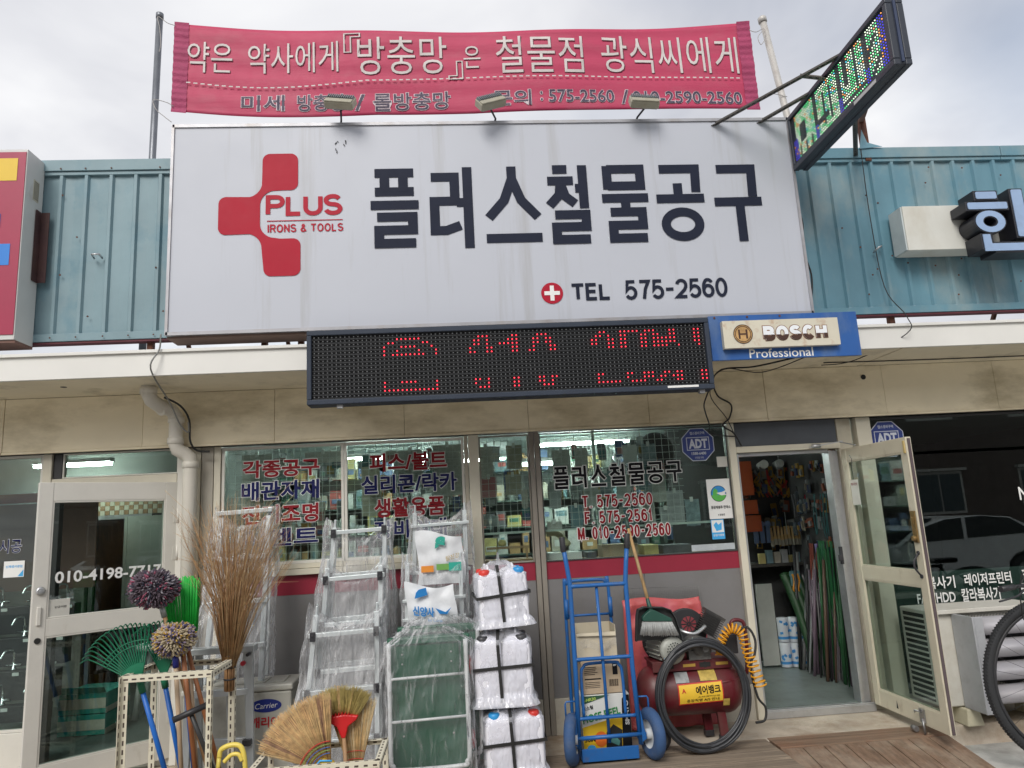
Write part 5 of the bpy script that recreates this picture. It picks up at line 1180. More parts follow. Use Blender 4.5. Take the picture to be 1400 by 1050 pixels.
# big black pipe coil
random.seed(4)
b = MB(); P = []
for lp in range(24):
    rr_ = .343+random.uniform(-.026, .020); yo = random.uniform(-.028, .028); ph = random.uniform(0, 6)
    ring_ = []
    for k in range(56):
        t = 2*math.pi*k/56; q = rr_+.006*math.sin(3*t+ph)
        x = 1.628+q*.90*math.cos(t)+.02*math.sin(t); zc = q*math.sin(t)
        z = .37+zc*.985; y = -.735+yo+.0+.10*(zc/.36)*.5+.05
        ring_.append((x, y+.006*math.sin(2*t+ph), z))
    b.tube(ring_, .0088, 6, closed=True)
coil = solo(b, 'pipe_coil', M('coil_black', (.028, .03, .034), .38, var=.2), 'big coil of black plastic pipe leaning on the red compressor', 'pipe coil')

# ---- jerrycan bundles
can_m = M('can_white', (.80, .80, .86), .5, var=.02, vs=2)
cap_r = M('cap_red', (.62, .04, .03), .35); cap_b = M('cap_blue', (.03, .28, .62), .35); cap_k = M('cap_black', (.05, .05, .055), .4)
strap_m = M('strap_black', (.02, .02, .02), .5)
wrapj = plastic_film('can_wrap', (.84, .85, .92), .50, .6, 8, (1.2, 1.2, .5), .8)
def bundle(x0, x1, y0, y1, z0, z1, caps, label, rz=0, seed=0, skew=0):
    random.seed(seed); c = Vector(((x0+x1)/2, (y0+y1)/2, z0))
    t = thing('jerrycan_bundle', label, 'jerrycans', c, 'strapped bundles of white jerrycans')
    x0 -= .012; x1 += .012; W_, D_, H_ = x1-x0, y1-y0, z1-z0; hc = H_*.90
    for i in range(2):
        for j in range(2):
            b = MB(); xa = x0+i*W_/2+.003; xb = x0+(i+1)*W_/2-.003; ya = y0+j*D_/2+.003; yb_ = y0+(j+1)*D_/2-.003
            # rounded body with sloping shoulder
            def body(u, v, xa=xa, xb=xb, ya=ya, yb_=yb_):
                t_ = 2*math.pi*u; e_ = .28
                cxx = math.copysign(abs(math.cos(t_))**e_, math.cos(t_)); syy = math.copysign(abs(math.sin(t_))**e_, math.sin(t_))
                prof = [(0, .90), (.02, .98), (.06, 1), (.75, 1), (.84, .97), (.92, .86), (.97, .62), (1.0, .30), (1.0, .0)]
                k = v*(len(prof)-1); a = int(min(k, len(prof)-2)); f = k-a; zz = prof[a][0]*(1-f)+prof[a+1][0]*f; s_ = prof[a][1]*(1-f)+prof[a+1][1]*f
                return ((xa+xb)/2+(xb-xa)/2*cxx*s_, (ya+yb_)/2+(yb_-ya)/2*syy*s_, z0+hc*zz)
            b.grid(body, 28, 24, closeu=True)
            o = b.build('jerrycan', can_m, t)
            cpx = (xa+xb)/2+(-.03 if i == 0 else .035); b = MB(); b.lathe([(.036, 0), (.038, .01), (.038, .034), (.030, .042)], (cpx, (ya+yb_)/2-.035, z0+hc*.90), 14); b.build('cap', caps[i], o)
            b = MB(); b.tube(spl([((xa+xb)/2, (ya+yb_)/2-.02, z0+hc*.97), ((xa+xb)/2, (ya+yb_)/2, z0+hc*1.06), ((xa+xb)/2, (ya+yb_)/2+.05, z0+hc*1.06), ((xa+xb)/2, (ya+yb_)/2+.06, z0+hc*.97)]), .008, 6); b.build('handle', can_m, o)
    sd = seed*7.3
    def skin(u, v):
        t_ = 2*math.pi*u; e_ = .35; cxx = math.copysign(abs(math.cos(t_))**e_, math.cos(t_)); syy = math.copysign(abs(math.sin(t_))**e_, math.sin(t_))
        s_ = 1.03 if v < .8 else 1.03-(v-.8)/.2*.75
        z = z0+.004+H_*(v if v < .85 else v+(v-.85)*.12)
        fl_ = .035*max(0, .14-v)/.14
        n_ = noise.noise(Vector((math.cos(t_)*3+sd, math.sin(t_)*3, v*5)))*.010+noise.noise(Vector((math.cos(t_)*9+sd, math.sin(t_)*9, v*14)))*.007
        return ((x0+x1)/2+(W_/2*s_+n_+fl_)*cxx, (y0+y1)/2+(D_/2*s_+n_+fl_)*syy, z+n_*.4)
    b = MB(); b.grid(skin, 64, 40, closeu=True); b.build('plastic_wrap', wrapj, t)
    zs = z0+H_*.50; e = .012; xm = (x0+x1)/2-.01
    b = MB(); w_ = .021
    def ring4(p): 
        for k in range(4): b.bar(p[k], p[(k+1) % 4], .0025, w_, (0, 0, 1))
    ring4([(x0-e, y0-e, zs-.01), (x1+e, y0-e, zs+.008), (x1+e, y1+e, zs+.01), (x0-e, y1+e, zs)])
    b.build('strap', strap_m, t)
    b = MB(); b.bar((xm, y0-e-.004, z0+.01), (xm-.015, y0-e-.004, z0+hc*.86), w_, .0025, (0, 1, 0)); b.bar((xm-.015, y0-e-.003, z0+hc*.86), (xm-.012, y0+.07, z0+hc*1.07), w_, .0025, (0, 0, 1)); b.bar((xm-.012, y0+.07, z0+hc*1.07), (xm, y1+e, z0+hc*.9), w_, .0025, (0, 0, 1)); b.build('strap', strap_m, t)
    b = MB(); b.grid(lambda u, v: (xm+(u-.5)*.05*(1-v), y0+.07+.03*math.sin(6*u), z0+hc*1.06+.09*v), 6, 6); b.build('wrap_tail', wrapj, t)
    t.rotation_euler = (0, skew, rz); return t
bundle(.105, .470, -.92, -.57, .0, .435, (cap_b, cap_r), 'jerrycan bundle with one blue and one red row of caps, bottom of the strapped stack', R(2), 1)
bundle(.062, .425, -.90, -.55, .43, .925, (cap_k, cap_k), 'tall jerrycan bundle with black caps, middle of the strapped stack', R(-3), 2)
bundle(.100, .420, -.88, -.56, .925, 1.345, (cap_r, cap_b), 'jerrycan bundle with red caps left and blue right, topmost of the strapped stack', R(5), 3, R(-2))

# ---- wrapped platform carts
gp = M('cart_green', (.008, .085, .045), .4, var=.1, bump=.1); tubew = M('cart_tube', (.62, .64, .65), .35, var=.03)
redwh = M('wheel_red', (.38, .015, .03), .4)
def cart(dx, dy, dz, label, wheels, sc=1.0, wide=0.):
    t = thing('platform_cart', label, 'platform cart', (-.25+dx, -.86+dy, 0), 'green platform carts wrapped in clear plastic')
    def q(x, y, z): return (x+dx+(wide if x > -.25 else 0), y+dy, z*sc+dz)
    b = MB(); b.grid(lambda u, v: q(-.51+.53*u, -.825, .10+.80*v), 1, 1, False); 
    b = MB(); b.box(-.505+dx, .015+dx+wide, -.845+dy, -.815+dy, .06+dz, (.90*sc)+dz); b.box(-.515+dx, .025+dx+wide, -.86+dy, -.80+dy, (.86*sc)+dz, (.905*sc)+dz); b.build('deck', gp, t, .008)
    b = MB(); b.tube(spl([q(-.50, -.90, .88), q(-.50, -.90, .5), q(-.50, -.90, .19), q(-.485, -.90, .14), q(-.44, -.90, .115), q(-.06, -.90, .115), q(-.02, -.90, .14), q(-.003, -.90, .19), q(-.003, -.90, .5), q(-.003, -.90, .88)]), .0145, 10)
    for z in (.66, .40): b.tube([q(-.50, -.90, z), q(-.003, -.90, z+.01)], .009, 8)
    b.build('handle_frame', tubew, t)
    b = MB()
    for x in (-.42, -.10):
        for z in (.80, .74, .30): b.lathe([(.006, 0), (.006, .003)], q(x, -.846, z), 8, rotm(R(90)))
    b.build('rivet', alu, t)
    for z in wheels: wheel(t, q(.02, -.78, z), .062, .03, redwh, M('wheel_hub', (.35, .3, .3), .4, .5), (1, 0, 0), .35); 
    for z in wheels: wheel(t, q(-.44, -.76, z), .062, .03, redwh, MATS['wheel_hub'], (1, 0, 0), .35)
    def bag(u, v):
        t_ = 2*math.pi*u; e_ = .45; cxx = math.copysign(abs(math.cos(t_))**e_, math.cos(t_)); syy = math.copysign(abs(math.sin(t_))**e_, math.sin(t_))
        s_ = 1 if v < .9 else 1-(v-.9)/.1*.55
        cr = max(0, (v-.62)/.38)*.014*math.sin(t_*17+3*math.sin(5*t_))
        n_ = cr+noise.noise(Vector((math.cos(t_)*2+dx*9, math.sin(t_)*2, v*4+3)))*.022+noise.noise(Vector((math.cos(t_)*7, math.sin(t_)*7+dy*9, v*11)))*.012
        return ((-.245+dx+wide/2)+(.285*s_+wide/2+n_)*cxx, (-.85+dy)+(.085*s_+n_*.8)*syy, .03+dz+(.93*sc)*v+n_*.3)
    b = MB(); b.grid(bag, 72, 60, closeu=True); b.build('plastic_wrap', film3, t)
    return t
cart(0, -.05, 0, 'green cart standing upright with a white tube frame facing the street, wrapped in clear plastic', (.70, .24))
cart(.055, .10, .02, 'second green platform cart standing behind the first, its top edge and side showing', (.70, .24), 1.03, .03)
# ---- tall ladders in bags
alb = M('ladder_alu', (.62, .67, .68), .32, .35, var=.05); hinge_m = M('hinge_black', (.03, .03, .035), .4)
def bag_obj(par, xa, xb, xc, xd, y0, y1, z0, z1, seed, mt=film, top=.05, peaks=True, lean=0.):
    """bag hanging over a ladder: bottom from xa to xb, top from xc to xd, two peaks at the stile tips"""
    def f(u, v):
        t_ = 2*math.pi*u; e_ = .4; cxx = math.copysign(abs(math.cos(t_))**e_, math.cos(t_)); syy = math.copysign(abs(math.sin(t_))**e_, math.sin(t_))
        xm = (xa+xb)/2*(1-v)+(xc+xd)/2*v; hw_ = (xb-xa)/2*(1-v)+(xd-xc)/2*v; hy = (y1-y0)/2*(1-.35*v)
        if v > .93: hy *= 1-(v-.93)/.07*.75
        z = z0+(z1-z0)*v
        if peaks and v > .8: z -= (v-.8)/.2*.17*(1-abs(cxx)**1.5)
        n_ = noise.noise(Vector((math.cos(t_)*2+seed, math.sin(t_)*2, v*4)))*.032+noise.noise(Vector((math.cos(t_)*6, math.sin(t_)*6+seed, v*12)))*.016
        n_ *= min(1, (1-v)*6+.25)
        return (xm+(hw_+n_)*cxx, (y0+y1)/2+lean*v+(hy+n_)*syy, z)
    b = MB(); b.grid(f, 90, 80, closeu=True); return b.build('plastic_bag', mt, par)
def stepl(xb0, xb1, xt0, xt1, y, zb, zt, rungs, label, seed, group, bagm=film, extra=0.04, rw=.028, sw=.030, bag=True, dep=.12, hinges=True, lean=.14):
    t = thing('ladder', label, 'ladder', ((xb0+xb1)/2, y, zb), group)
    def X(s, z): k = (z-zb)/(zt-zb); return (xb0+(xt0-xb0)*k) if s == 0 else (xb1+(xt1-xb1)*k)
    def Yz(z): return y+lean*(z-zb)/(zt-zb)
    for s in (0, 1):
        b = MB(); b.bar((X(s, zb), Yz(zb), zb), (X(s, zt-.06), Yz(zt-.06), zt-.06), sw, .05, (0, 1, 0)); b.bar((X(s, zt-.06), Yz(zt), zt-.06), (X(s, zt), Yz(zt), zt), sw*.45, .04, (0, 1, 0)); b.build('stile', alb, t, .002)
        b = MB(); b.bar((X(s, zb)+(.02 if s == 0 else -.02), Yz(zb)+dep+.1, zb), (X(s, zt-.1), Yz(zt)+.045, zt-.1), sw*.8, .03, (0, 1, 0)); b.build('rear_leg', alb, t)
    for z in rungs:
        b = MB(); b.bar((X(0, z)-.03, Yz(z)-.028, z), (X(1, z)+.03, Yz(z)-.028, z+.012), .055, rw); b.build('tread', alb, t, .002)
        if hinges:
            for s in (0, 1): b = MB(); b.obox((X(s, z), Yz(z)-.060, z+(.012 if s else 0)-.005), (.036, .02, .062)); b.lathe([(.009, 0), (.009, .006)], (X(s, z), Yz(z)-.070, z), 8, rotm(R(90))); b.build('hinge', hinge_m, t, .003)
    if bag: bag_obj(t, xb0-extra-.03, xb1+extra+.02, xt0-extra, xt1+extra, y-.10, y+.14, zb+.03, zt+.025, seed, bagm, lean=lean)
    return t
g3 = 'bagged aluminium stepladders left of the carts'
stepl(-1.06, -.60, -.925, -.565, -.52, .0, 1.70, (1.605, 1.30, 1.0, .7), 'tallest bagged stepladder, hindmost of the three nested beside the green carts', 1.0, g3, extra=.07)
stepl(-1.06, -.60, -.955, -.585, -.66, .0, 1.42, (1.285, .98, .68), 'middle bagged stepladder of the three nested ones, second step level', 2.0, g3, extra=.05)
stepl(-1.10, -.60, -1.005, -.600, -.82, .0, 1.12, (.935, .580, .28), 'front bagged stepladder of the three nested ones, lowest and nearest the street', 3.0, g3, extra=.06)
g4 = 'narrow bagged ladders behind the green carts'
L2 = stepl(-.40, .02, -.345, .03, -.42, .0, 1.78, (1.62, 1.28, .96, .6), 'taller narrow ladder with a printed white sack inside its bag, behind the green carts', 5.0, g4, hinges=False, extra=.05, rw=.022)
L3 = stepl(-.43, -.03, -.40, -.015, -.60, .0, 1.42, (1.10, .97, .7), 'shorter narrow ladder with a blue-lettered white sack inside its bag, behind the green carts', 6.0, g4, hinges=False, extra=.04, rw=.02)
sack = M('sack_white', (.66, .68, .70), .5, bump=.5, bs=12, dirt=(.5, .52, .55))
def sackf(x0, x1, z0, z1, y, seed):
    def f(u, v): return (x0+(x1-x0)*u+.012*math.sin(5*v), y-.03*math.sin(math.pi*u)*math.sin(math.pi*v)+.02*noise.noise(Vector((u*4+seed, v*4, 0))), z0+(z1-z0)*v+.03*math.sin(4*u+seed)*v)
    b = MB(); b.grid(f, 16, 16); return b
o = sackf(-.33, .01, 1.20, 1.56, -.46, 1).build('printed_sack', sack, L2)
grs = M('print_tealgreen', (.02, .35, .27), .5)
text('S', 'sack_print', L2, (-.20, -.505, 1.44), X_, (.1, 0, 1), .075, .10, grs, .10)
for k, (m_, x0) in enumerate(((M('print_orange', (.70, .25, .03), .5), -.30), (M('print_green', (.15, .35, .08), .5), -.19), (MATS['print_tealgreen'], -.10))): rect(x0, x0+.09, 1.29+.01*(k % 2), 1.335+.008*k, -.503, m_, 'sack_print', L2)
text('탐진강', 'sack_print', L2, (-.12, -.505, 1.36), (1, 0, .25), Z_, .10, .035, M('print_ochre', (.45, .33, .12), .5), .01)
o = sackf(-.40, -.06, .90, 1.22, -.665, 2).build('printed_sack', sack, L3)
text('신양사', 'sack_print', L3, (-.355, -.712, 1.02), (1, 0, -.15), Z_, .15, .065, M('print_blue', (.01, .18, .48), .5), .04)
poly([(-.34, 1.13), (-.25, 1.15), (-.26, 1.20), (-.31, 1.19), (-.33, 1.17)], -.710, MATS['print_blue'], 'sack_print', L3)
poly([(-.20, 1.06), (-.13, 1.03), (-.09, 1.06), (-.12, 1.015), (-.17, 1.02)], -.710, MATS['print_blue'], 'sack_print', L3)
text('by Corp.', 'sack_print', L3, (-.25, -.712, .97), (1, 0, -.1), Z_, .10, .025, MATS['print_blue'], .0)
# ladder on the air-conditioner box, far left
L1 = stepl(-1.83, -1.44, -1.765, -1.425, -.44, .615, 1.82, (1.79, 1.46, 1.15, .85), 'bagged ladder standing on the beige unit behind the twig broom', 8.0, 'ladder on the beige unit', hinges=False, extra=.06, rw=.03, sw=.034)

# ---- beige outdoor unit lying low behind the brooms
cu = thing('beige_unit', 'beige plastic-lidded outdoor unit with a blue oval badge behind the brooms', 'outdoor unit', (-1.53, -.42, 0))
cb_ = M('unit_beige', (.50, .49, .43), .5, var=.04, dirt=(.25, .22, .17), da=.5, ds=6)
b = MB(); b.box(-1.93, -1.205, -.56, -.24, .02, .565); b.build('casing', cb_, cu, .015)
b = MB(); b.box(-1.94, -1.195, -.57, -.23, .567, .61); b.build('lid', M('lid_beige', (.54, .53, .47), .45, dirt=(.35, .32, .26), ds=5), cu, .012)
for k in range(5):
    b = MB(); b.box(-1.88+.13*k, -1.79+.13*k, -.50, -.30, .6105, .618); b.build('lid_rib', MATS['lid_beige'], cu, .003)
b = MB(); b.add([(-1.375+.105*math.cos(2*math.pi*k/28), -.5625, .475+.043*math.sin(2*math.pi*k/28)) for k in range(28)], [tuple(range(28))]); b.build('badge', M('badge_blue', (.015, .03, .22), .4), cu)
text('Carrier', 'badge_lettering', cu, (-1.45, -.5640, .455), (1, 0, .04), (.18, 0, 1), .15, .036, wht, .0)
text('캐리어', 'casing_lettering', cu, (-1.475, -.5635, .335), X_, Z_, .19, .070, M('badge_red', (.50, .02, .03), .4), .03)

# ---- folded aluminium trestle in front of it
al = thing('folded_trestle', 'small folded aluminium step trestle with a flat top behind the white slotted rack', 'trestle', (-1.62, -.75, 0))
at_ = M('trestle_alu', (.50, .53, .54), .38, .5, var=.06)
b = MB(); b.box(-1.86, -1.395, -.80, -.70, .865, .905); b.build('top_plate', at_, al, .004)
for x0, x1, y0_, y1_ in ((-1.83, -1.80, -.77, -.80), (-1.46, -1.40, -.77, -.82), (-1.79, -1.765, -.70, -.66), (-1.49, -1.445, -.70, -.66), (-1.60, -1.57, -.70, -.68)):
    b = MB(); b.bar(((x0+x1)/2, y0_, .865), ((x0+x1)/2+(.0 if x0 < -1.6 else .03), y1_, .0), .045, .028, (0, 1, 0)); b.build('leg', at_, al, .002)
for z in (.60, .30):
    b = MB(); b.box(-1.81, -1.43, -.80, -.76, z, z+.04); b.build('step', at_, al, .002)
b = MB(); b.cyl((-1.425, -.82, .855), .011, .05, 10, rotm(R(90))); b.build('plug', black_pl, al)
for z in (.32, .02): b = MB(); b.obox((-1.422, -.83, z), (.05, .05, .035)); b.build('rubber_foot', black_pl, al)
b = MB(); b.cyl((-1.46, -.81, .80), .015, .03, 12, rotm(R(90))); b.build('red_knob', redwh, al)

# ---- slotted-angle rack holding the long tools
rk_m = M('rack_cream', (.66, .62, .49), .45, var=.04, dirt=(.28, .15, .06), da=.6, ds=9, dt=.58); rk_h = M('rack_slot', (.07, .05, .04), .8)
rk = thing('slotted_rack', 'rusty cream slotted-angle rack holding mops and rakes', 'rack', (-1.7, -1.17, 0))
fx0, fx1, fy0, fy1, rz_ = -1.975, -1.465, -1.385, -.975, .865
def sl(a, b_, upv, flip, par=rk, w_=.036, nm='angle_bar', hl=.026):
    m_ = MB(); slotted(m_, a, b_, w_, .003, .009, hl, .046, upv, flip); m_.build(nm, [rk_m, rk_h], par)
sl((fx0, fy0, 0), (fx0, fy0, rz_), (1, 0, 0), -1); sl((fx1, fy0, 0), (fx1, fy0, rz_), (-1, 0, 0), 1); sl((fx0, fy1, 0), (fx0, fy1, rz_), (1, 0, 0), 1); sl((fx1, fy1, 0), (fx1, fy1, rz_), (-1, 0, 0), -1)
sl((fx0, fy0-.004, rz_), (fx1, fy0-.004, rz_), (0, 0, -1), 1); sl((fx0, fy1+.004, rz_), (fx1, fy1+.004, rz_), (0, 0, -1), -1)
sl((fx1+.004, fy0, rz_), (fx1+.004, fy1, rz_), (0, 0, -1), 1); sl((fx0-.004, fy0, rz_), (fx0-.004, fy1, rz_), (0, 0, -1), -1)
for y_ in (fy0, fy1): sl((fx0, y_, .12), (fx1, y_, .12), (0, 0, -1), 1)
for x_ in (fx0, fx1): sl((x_, fy0, .12), (x_, fy1, .12), (0, 0, -1), 1)
b = MB(); b.box(fx0+.01, fx1-.01, fy0+.01, fy1-.01, .095, .105); b.build('base_sheet', M('base_sheet', (.25, .22, .18), .8), rk)

# mops, rakes, brooms in the rack
def along(a, b_, t): return Vector(a)+(Vector(b_)-Vector(a))*t
def mop(tip, foot, head, r, cols_, label, seed, hm, sock):
    random.seed(seed); t = thing('mop', label, 'mop', foot, 'mops in the slotted rack')
    b = MB(); b.tube([foot, tip], .0135, 10); b.build('handle', hm, t)
    b = MB(); a = Vector(tip); d = (Vector(tip)-Vector(foot)).normalized(); b.tube([a-d*.06, a+d*.02], .018, 8); b.build('socket', sock, t)
    hd = Vector(head); bs_ = [MB() for _ in cols_]
    for i in range(1500):
        th = random.uniform(0, 2*math.pi); ph = math.acos(random.uniform(-1, 1)); q = Vector((math.sin(ph)*math.cos(th), math.sin(ph)*math.sin(th)*.85, math.cos(ph)*.80))
        rr_ = r*random.uniform(.84, 1.08)*(1+.16*noise.noise(q*1.8+Vector((0, seed, 0)))); p1 = hd+q*rr_*.80; dv = (q+Vector((random.uniform(-.5, .5), random.uniform(-.5, .5), random.uniform(-.7, .3)))*.8).normalized()
        p2 = hd+q*rr_*.97+dv*.016; k = random.randrange(len(cols_)) if noise.noise(q*2.3+Vector((seed, 0, 0))) < .15 else 0
        bs_[k].tube([p1, (p1+p2)/2+dv*.006, p2], [.0055, .0058, .0035], 4)
    for bb_, m_ in zip(bs_, cols_): o = bb_.build('yarn', m_, t); o['kind'] = 'stuff'
    b = MB(); b.lathe([(.001, -r*.66), (r*.6, -r*.5), (r*.8, 0), (r*.6, r*.5), (.001, r*.66)], hd, 14); b.build('core', cols_[0], t)
    return t
yk = lambda n, c: M(n, c, .9, var=.3, vs=40)
wd1 = M('handle_orange_wood', (.40, .15, .055), .5, wood=True, wscale=(8, 8, .4)); wd2 = M('handle_tan_wood', (.50, .29, .14), .55, wood=True, wscale=(8, 8, .4)); wd3 = M('handle_pale_wood', (.60, .44, .29), .6, wood=True, wscale=(8, 8, .4))
blh = M('handle_blue', (.012, .13, .50), .4, var=.06)
mop((-1.83, -1.22, 1.22), (-1.53, -1.10, .11), (-1.875, -1.235, 1.335), .135, [yk('yarn_plum', (.10, .075, .095)), yk('yarn_dark', (.05, .05, .075)), yk('yarn_pink', (.30, .08, .13)), yk('yarn_grey', (.26, .24, .27))],
    'dark plum and pink yarn mop, the higher of the two mops in the rack', 2, wd2, alu_dk)
mop((-1.735, -1.24, .93), (-1.70, -1.15, .11), (-1.742, -1.25, 1.035), .112, [yk('yarn_cream', (.45, .38, .26)), yk('yarn_navy', (.06, .055, .11)), yk('yarn_mustard', (.42, .27, .06)), yk('yarn_lilac', (.30, .24, .33))],
    'cream, navy and mustard yarn mop, the lower of the two mops in the rack', 5, wd3, M('socket_blue', (.02, .03, .25), .4))
gr = M('rake_green', (.008, .15, .075), .4, var=.06)
def rake(piv, foot, a0, a1, n, Lr, label, hm=blh, twist=0.):
    t = thing('leaf_rake', label, 'rake', foot, 'green leaf rakes in the slotted rack'); piv = Vector(piv); foot = Vector(foot)
    b = MB(); b.tube([foot, piv+(piv-foot).normalized()*.0], .0145, 10); b.build('handle', hm, t)
    b = MB(); b.tube([piv-(piv-foot).normalized()*.05, piv+(piv-foot).normalized()*.03], .02, 10); b.build('socket', gr, t)
    for i in range(n):
        a = R(a0+(a1-a0)*i/(n-1)); d = Vector((math.cos(a), twist*math.cos(a), math.sin(a))); L_ = Lr*(.96+.05*math.sin(math.pi*i/(n-1)))
        hk = Vector((math.copysign(.7, -1), -.5, -.8)); s_ = Vector((-.5, -.3, -.6)).normalized() if math.cos(a) < .3 else Vector((.2, -.6, -.5)).normalized()
        pts = spl([piv+d*.01, piv+d*L_*.5, piv+d*L_*.88+Vector((0, -.01, .004)), piv+d*L_+Vector((0, -.03, .0)), piv+d*L_*1.03+Vector((d.x*.015, -.055, -.022))], 3)
        b = MB(); b.tube(pts, [.0042]*(len(pts)-3)+[.0036, .003, .002], 5); b.build('tine', gr, t)
    for f in (.62, .70):
        b = MB(); b.tube([piv+Vector((math.cos(R(a0+(a1-a0)*k/12)), twist*math.cos(R(a0+(a1-a0)*k/12)), math.sin(R(a0+(a1-a0)*k/12))))*Lr*f+Vector((0, -.004, 0)) for k in range(13)], .0035, 5); b.build('cross_wire', gr, t)
    b = MB(); P = [piv]+[piv+Vector((math.cos(R(a0+(a1-a0)*k/10)), twist*math.cos(R(a0+(a1-a0)*k/10)), math.sin(R(a0+(a1-a0)*k/10))))*Lr*.34 for k in range(11)]; b.add(P, [(0, k, k+1) for k in range(1, 11)]); b.build('web', gr, t, solid=.004)
    return t
rake((-1.905, -1.30, .80), (-1.73, -1.20, .11), 152, 82, 17, .355, 'green leaf rake fanned out wide to the left over the rack corner')
rake((-1.815, -1.19, .80), (-1.69, -1.12, .11), 118, 68, 12, .34, 'narrower green leaf rake standing upright behind the wide one')
# bright green broom
bg = thing('garden_broom', 'bright green plastic broom standing bristles up between the two mops', 'broom', (-1.72, -1.08, .11))
lim = M('lime_bristle', (.02, .50, .06), .4, var=.12, vs=30)
b = MB(); b.tube([(-1.66, -1.05, .11), (-1.76, -1.08, 1.02)], .0145, 10); b.build('handle', blh, bg)
b = MB(); b.prism([(-1.82, 1.02), (-1.69, 1.02), (-1.67, 1.07), (-1.83, 1.10)], -1.11, -1.06); b.build('head', M('head_green', (.01, .22, .06), .4), bg, .005)
b = MB()
for i in range(26):
    for q in range(4):
        u = i/25; x0 = -1.825+.15*u; x1 = -1.875+.215*u; zt = 1.375-.015*math.sin(7*u)-.035*(1-u)*(i % 3 == 0)
        pts = [(x0, -1.10+.016*q, 1.05), ((x0+x1)/2+random.uniform(-.003, .003), -1.105+.018*q, 1.2), (x1+random.uniform(-.004, .004), -1.115+.02*q, zt+random.uniform(-.02, .008))]
        b.tube(pts, [.003, .0033, .0028], 4)
o = b.build('bristles', lim, bg); o['kind'] = 'stuff'
# loose handles
def handle(a, b_, m_, r_, label):
    q = MB(); q.tube([a, b_], r_, 10); return solo(q, 'tool_handle', m_, label, 'handle', 'loose tool handles in the slotted rack')
handle((-1.62, -1.13, .11), (-1.70, -1.22, .97), wd1, .0145, 'reddish wooden tool handle right of the cream mop')
handle((-1.50, -1.02, .11), (-1.69, -1.16, .95), wd1, .0135, 'thin reddish handle leaning into the rack\'s right corner')
handle((-1.66, -1.02, .11), (-1.72, -1.05, .90), wd3, .014, 'pale wooden handle standing behind the cream mop\'s handle')
sh_ = thing('shovel_grip', 'black T-shaped grip of a long tool lying across the rack', 'tool grip', (-1.62, -1.28, .60))
b = MB(); b.tube([(-1.705, -1.33, .595), (-1.53, -1.27, .655)], .018, 12); b.build('grip', black_pl, sh_)
b = MB(); b.tube([(-1.62, -1.29, .62), (-1.48, -1.15, .15)], .013, 10); b.build('shaft', M('shaft_black', (.03, .03, .03), .4), sh_)
# twig broom
random.seed(9)
tb = thing('twig_broom', 'tall bundle of thin brown twigs tied as a broom, standing in the rack', 'twig broom', (-1.50, -1.10, .40))
tw1 = M('twig', (.36, .20, .09), .7, var=.35, vs=20); tw2 = M('twig_light', (.52, .35, .18), .7, var=.25, vs=20)
base = Vector((-1.482, -1.02, .835)); b1_ = MB(); b2_ = MB()
for i in range(430):
    a = random.uniform(-1, 1); c_ = random.uniform(-1, 1); p0 = base+Vector((a*.03, c_*.03, -.02)); spread = (abs(random.gauss(0, .5))**.9)*(1 if a > 0 else -1)
    spread = max(-1, min(1, a*.8+random.gauss(0, .26))); L_ = random.uniform(.60, 1.07)*(1-.10*abs(spread))
    tip = base+Vector((spread*.34+.055, c_*.14+random.gauss(0, .03), L_*1.0))
    mid = p0*.5+tip*.5+Vector((-spread*.055, 0, .02))+Vector((random.gauss(0, .008), random.gauss(0, .008), 0)); m2 = mid*.4+tip*.6+Vector((random.gauss(0, .012), random.gauss(0, .012), 0))
    t_ = b1_ if random.random() < .6 else b2_; t_.tube([p0, mid, m2, tip], [.0022, .0016, .0011, .0006], 3)
    if random.random() < .8:
        f = tip+Vector((random.gauss(0, .05), random.gauss(0, .04), random.uniform(-.13, .06))); t_.tube([m2, f], [.0012, .0005], 3)
for k in range(9):
    a = base+Vector((.0, 0, .45+.04*k)); s_ = -1 if k % 2 else 1; b2_.tube(spl([a, a+Vector((s_*.16, -.02, .12)), a+Vector((s_*(.28+.02*k), -.03, .16+.03*k))]), .0012, 3)
o = b1_.build('twigs', tw1, tb); o['kind'] = 'stuff'; o = b2_.build('twigs', tw2, tb); o['kind'] = 'stuff'
b = MB()
for i in range(60): a = random.uniform(0, 6.28); q = .03*math.sqrt(random.random()); b.tube([base+Vector((q*math.cos(a), q*math.sin(a), -.16)), base+Vector((q*math.cos(a), q*math.sin(a), .06))], .004, 4)
o = b.build('twig_stubs', tw1, tb); o['kind'] = 'stuff'
b = MB()
for z in (-.09, -.02, .05): b.lathe([(.036, -.004), (.038, 0), (.036, .004)], base+Vector((0, 0, z)), 14)
b.build('binding', iron, tb)

# ---- low basket rack with straw brooms
bk_ = thing('basket_rack', 'low cream slotted-angle basket holding the straw brooms at the bottom of the picture', 'rack', (-.80, -1.70, 0))
ax0, ax1, ay0, ay1, az_ = -1.12, -.462, -1.90, -1.50, .455
for a, c_, u, f in (((ax0, ay0, 0), (ax0, ay0, az_), (1, 0, 0), -1), ((ax1, ay0, 0), (ax1, ay0, az_), (-1, 0, 0), 1), ((ax0, ay1, 0), (ax0, ay1, az_), (1, 0, 0), 1), ((ax1, ay1, 0), (ax1, ay1, az_), (-1, 0, 0), -1),
                  ((ax0, ay0-.004, az_), (ax1, ay0-.004, az_), (0, 0, -1), 1), ((ax0, ay1+.004, az_), (ax1, ay1+.004, az_), (0, 0, -1), -1), ((ax1+.004, ay0, az_), (ax1+.004, ay1, az_), (0, 0, -1), 1), ((ax0-.004, ay0, az_), (ax0-.004, ay1, az_), (0, 0, -1), -1)):
    sl(a, c_, u, f, bk_, .030, hl=.02)
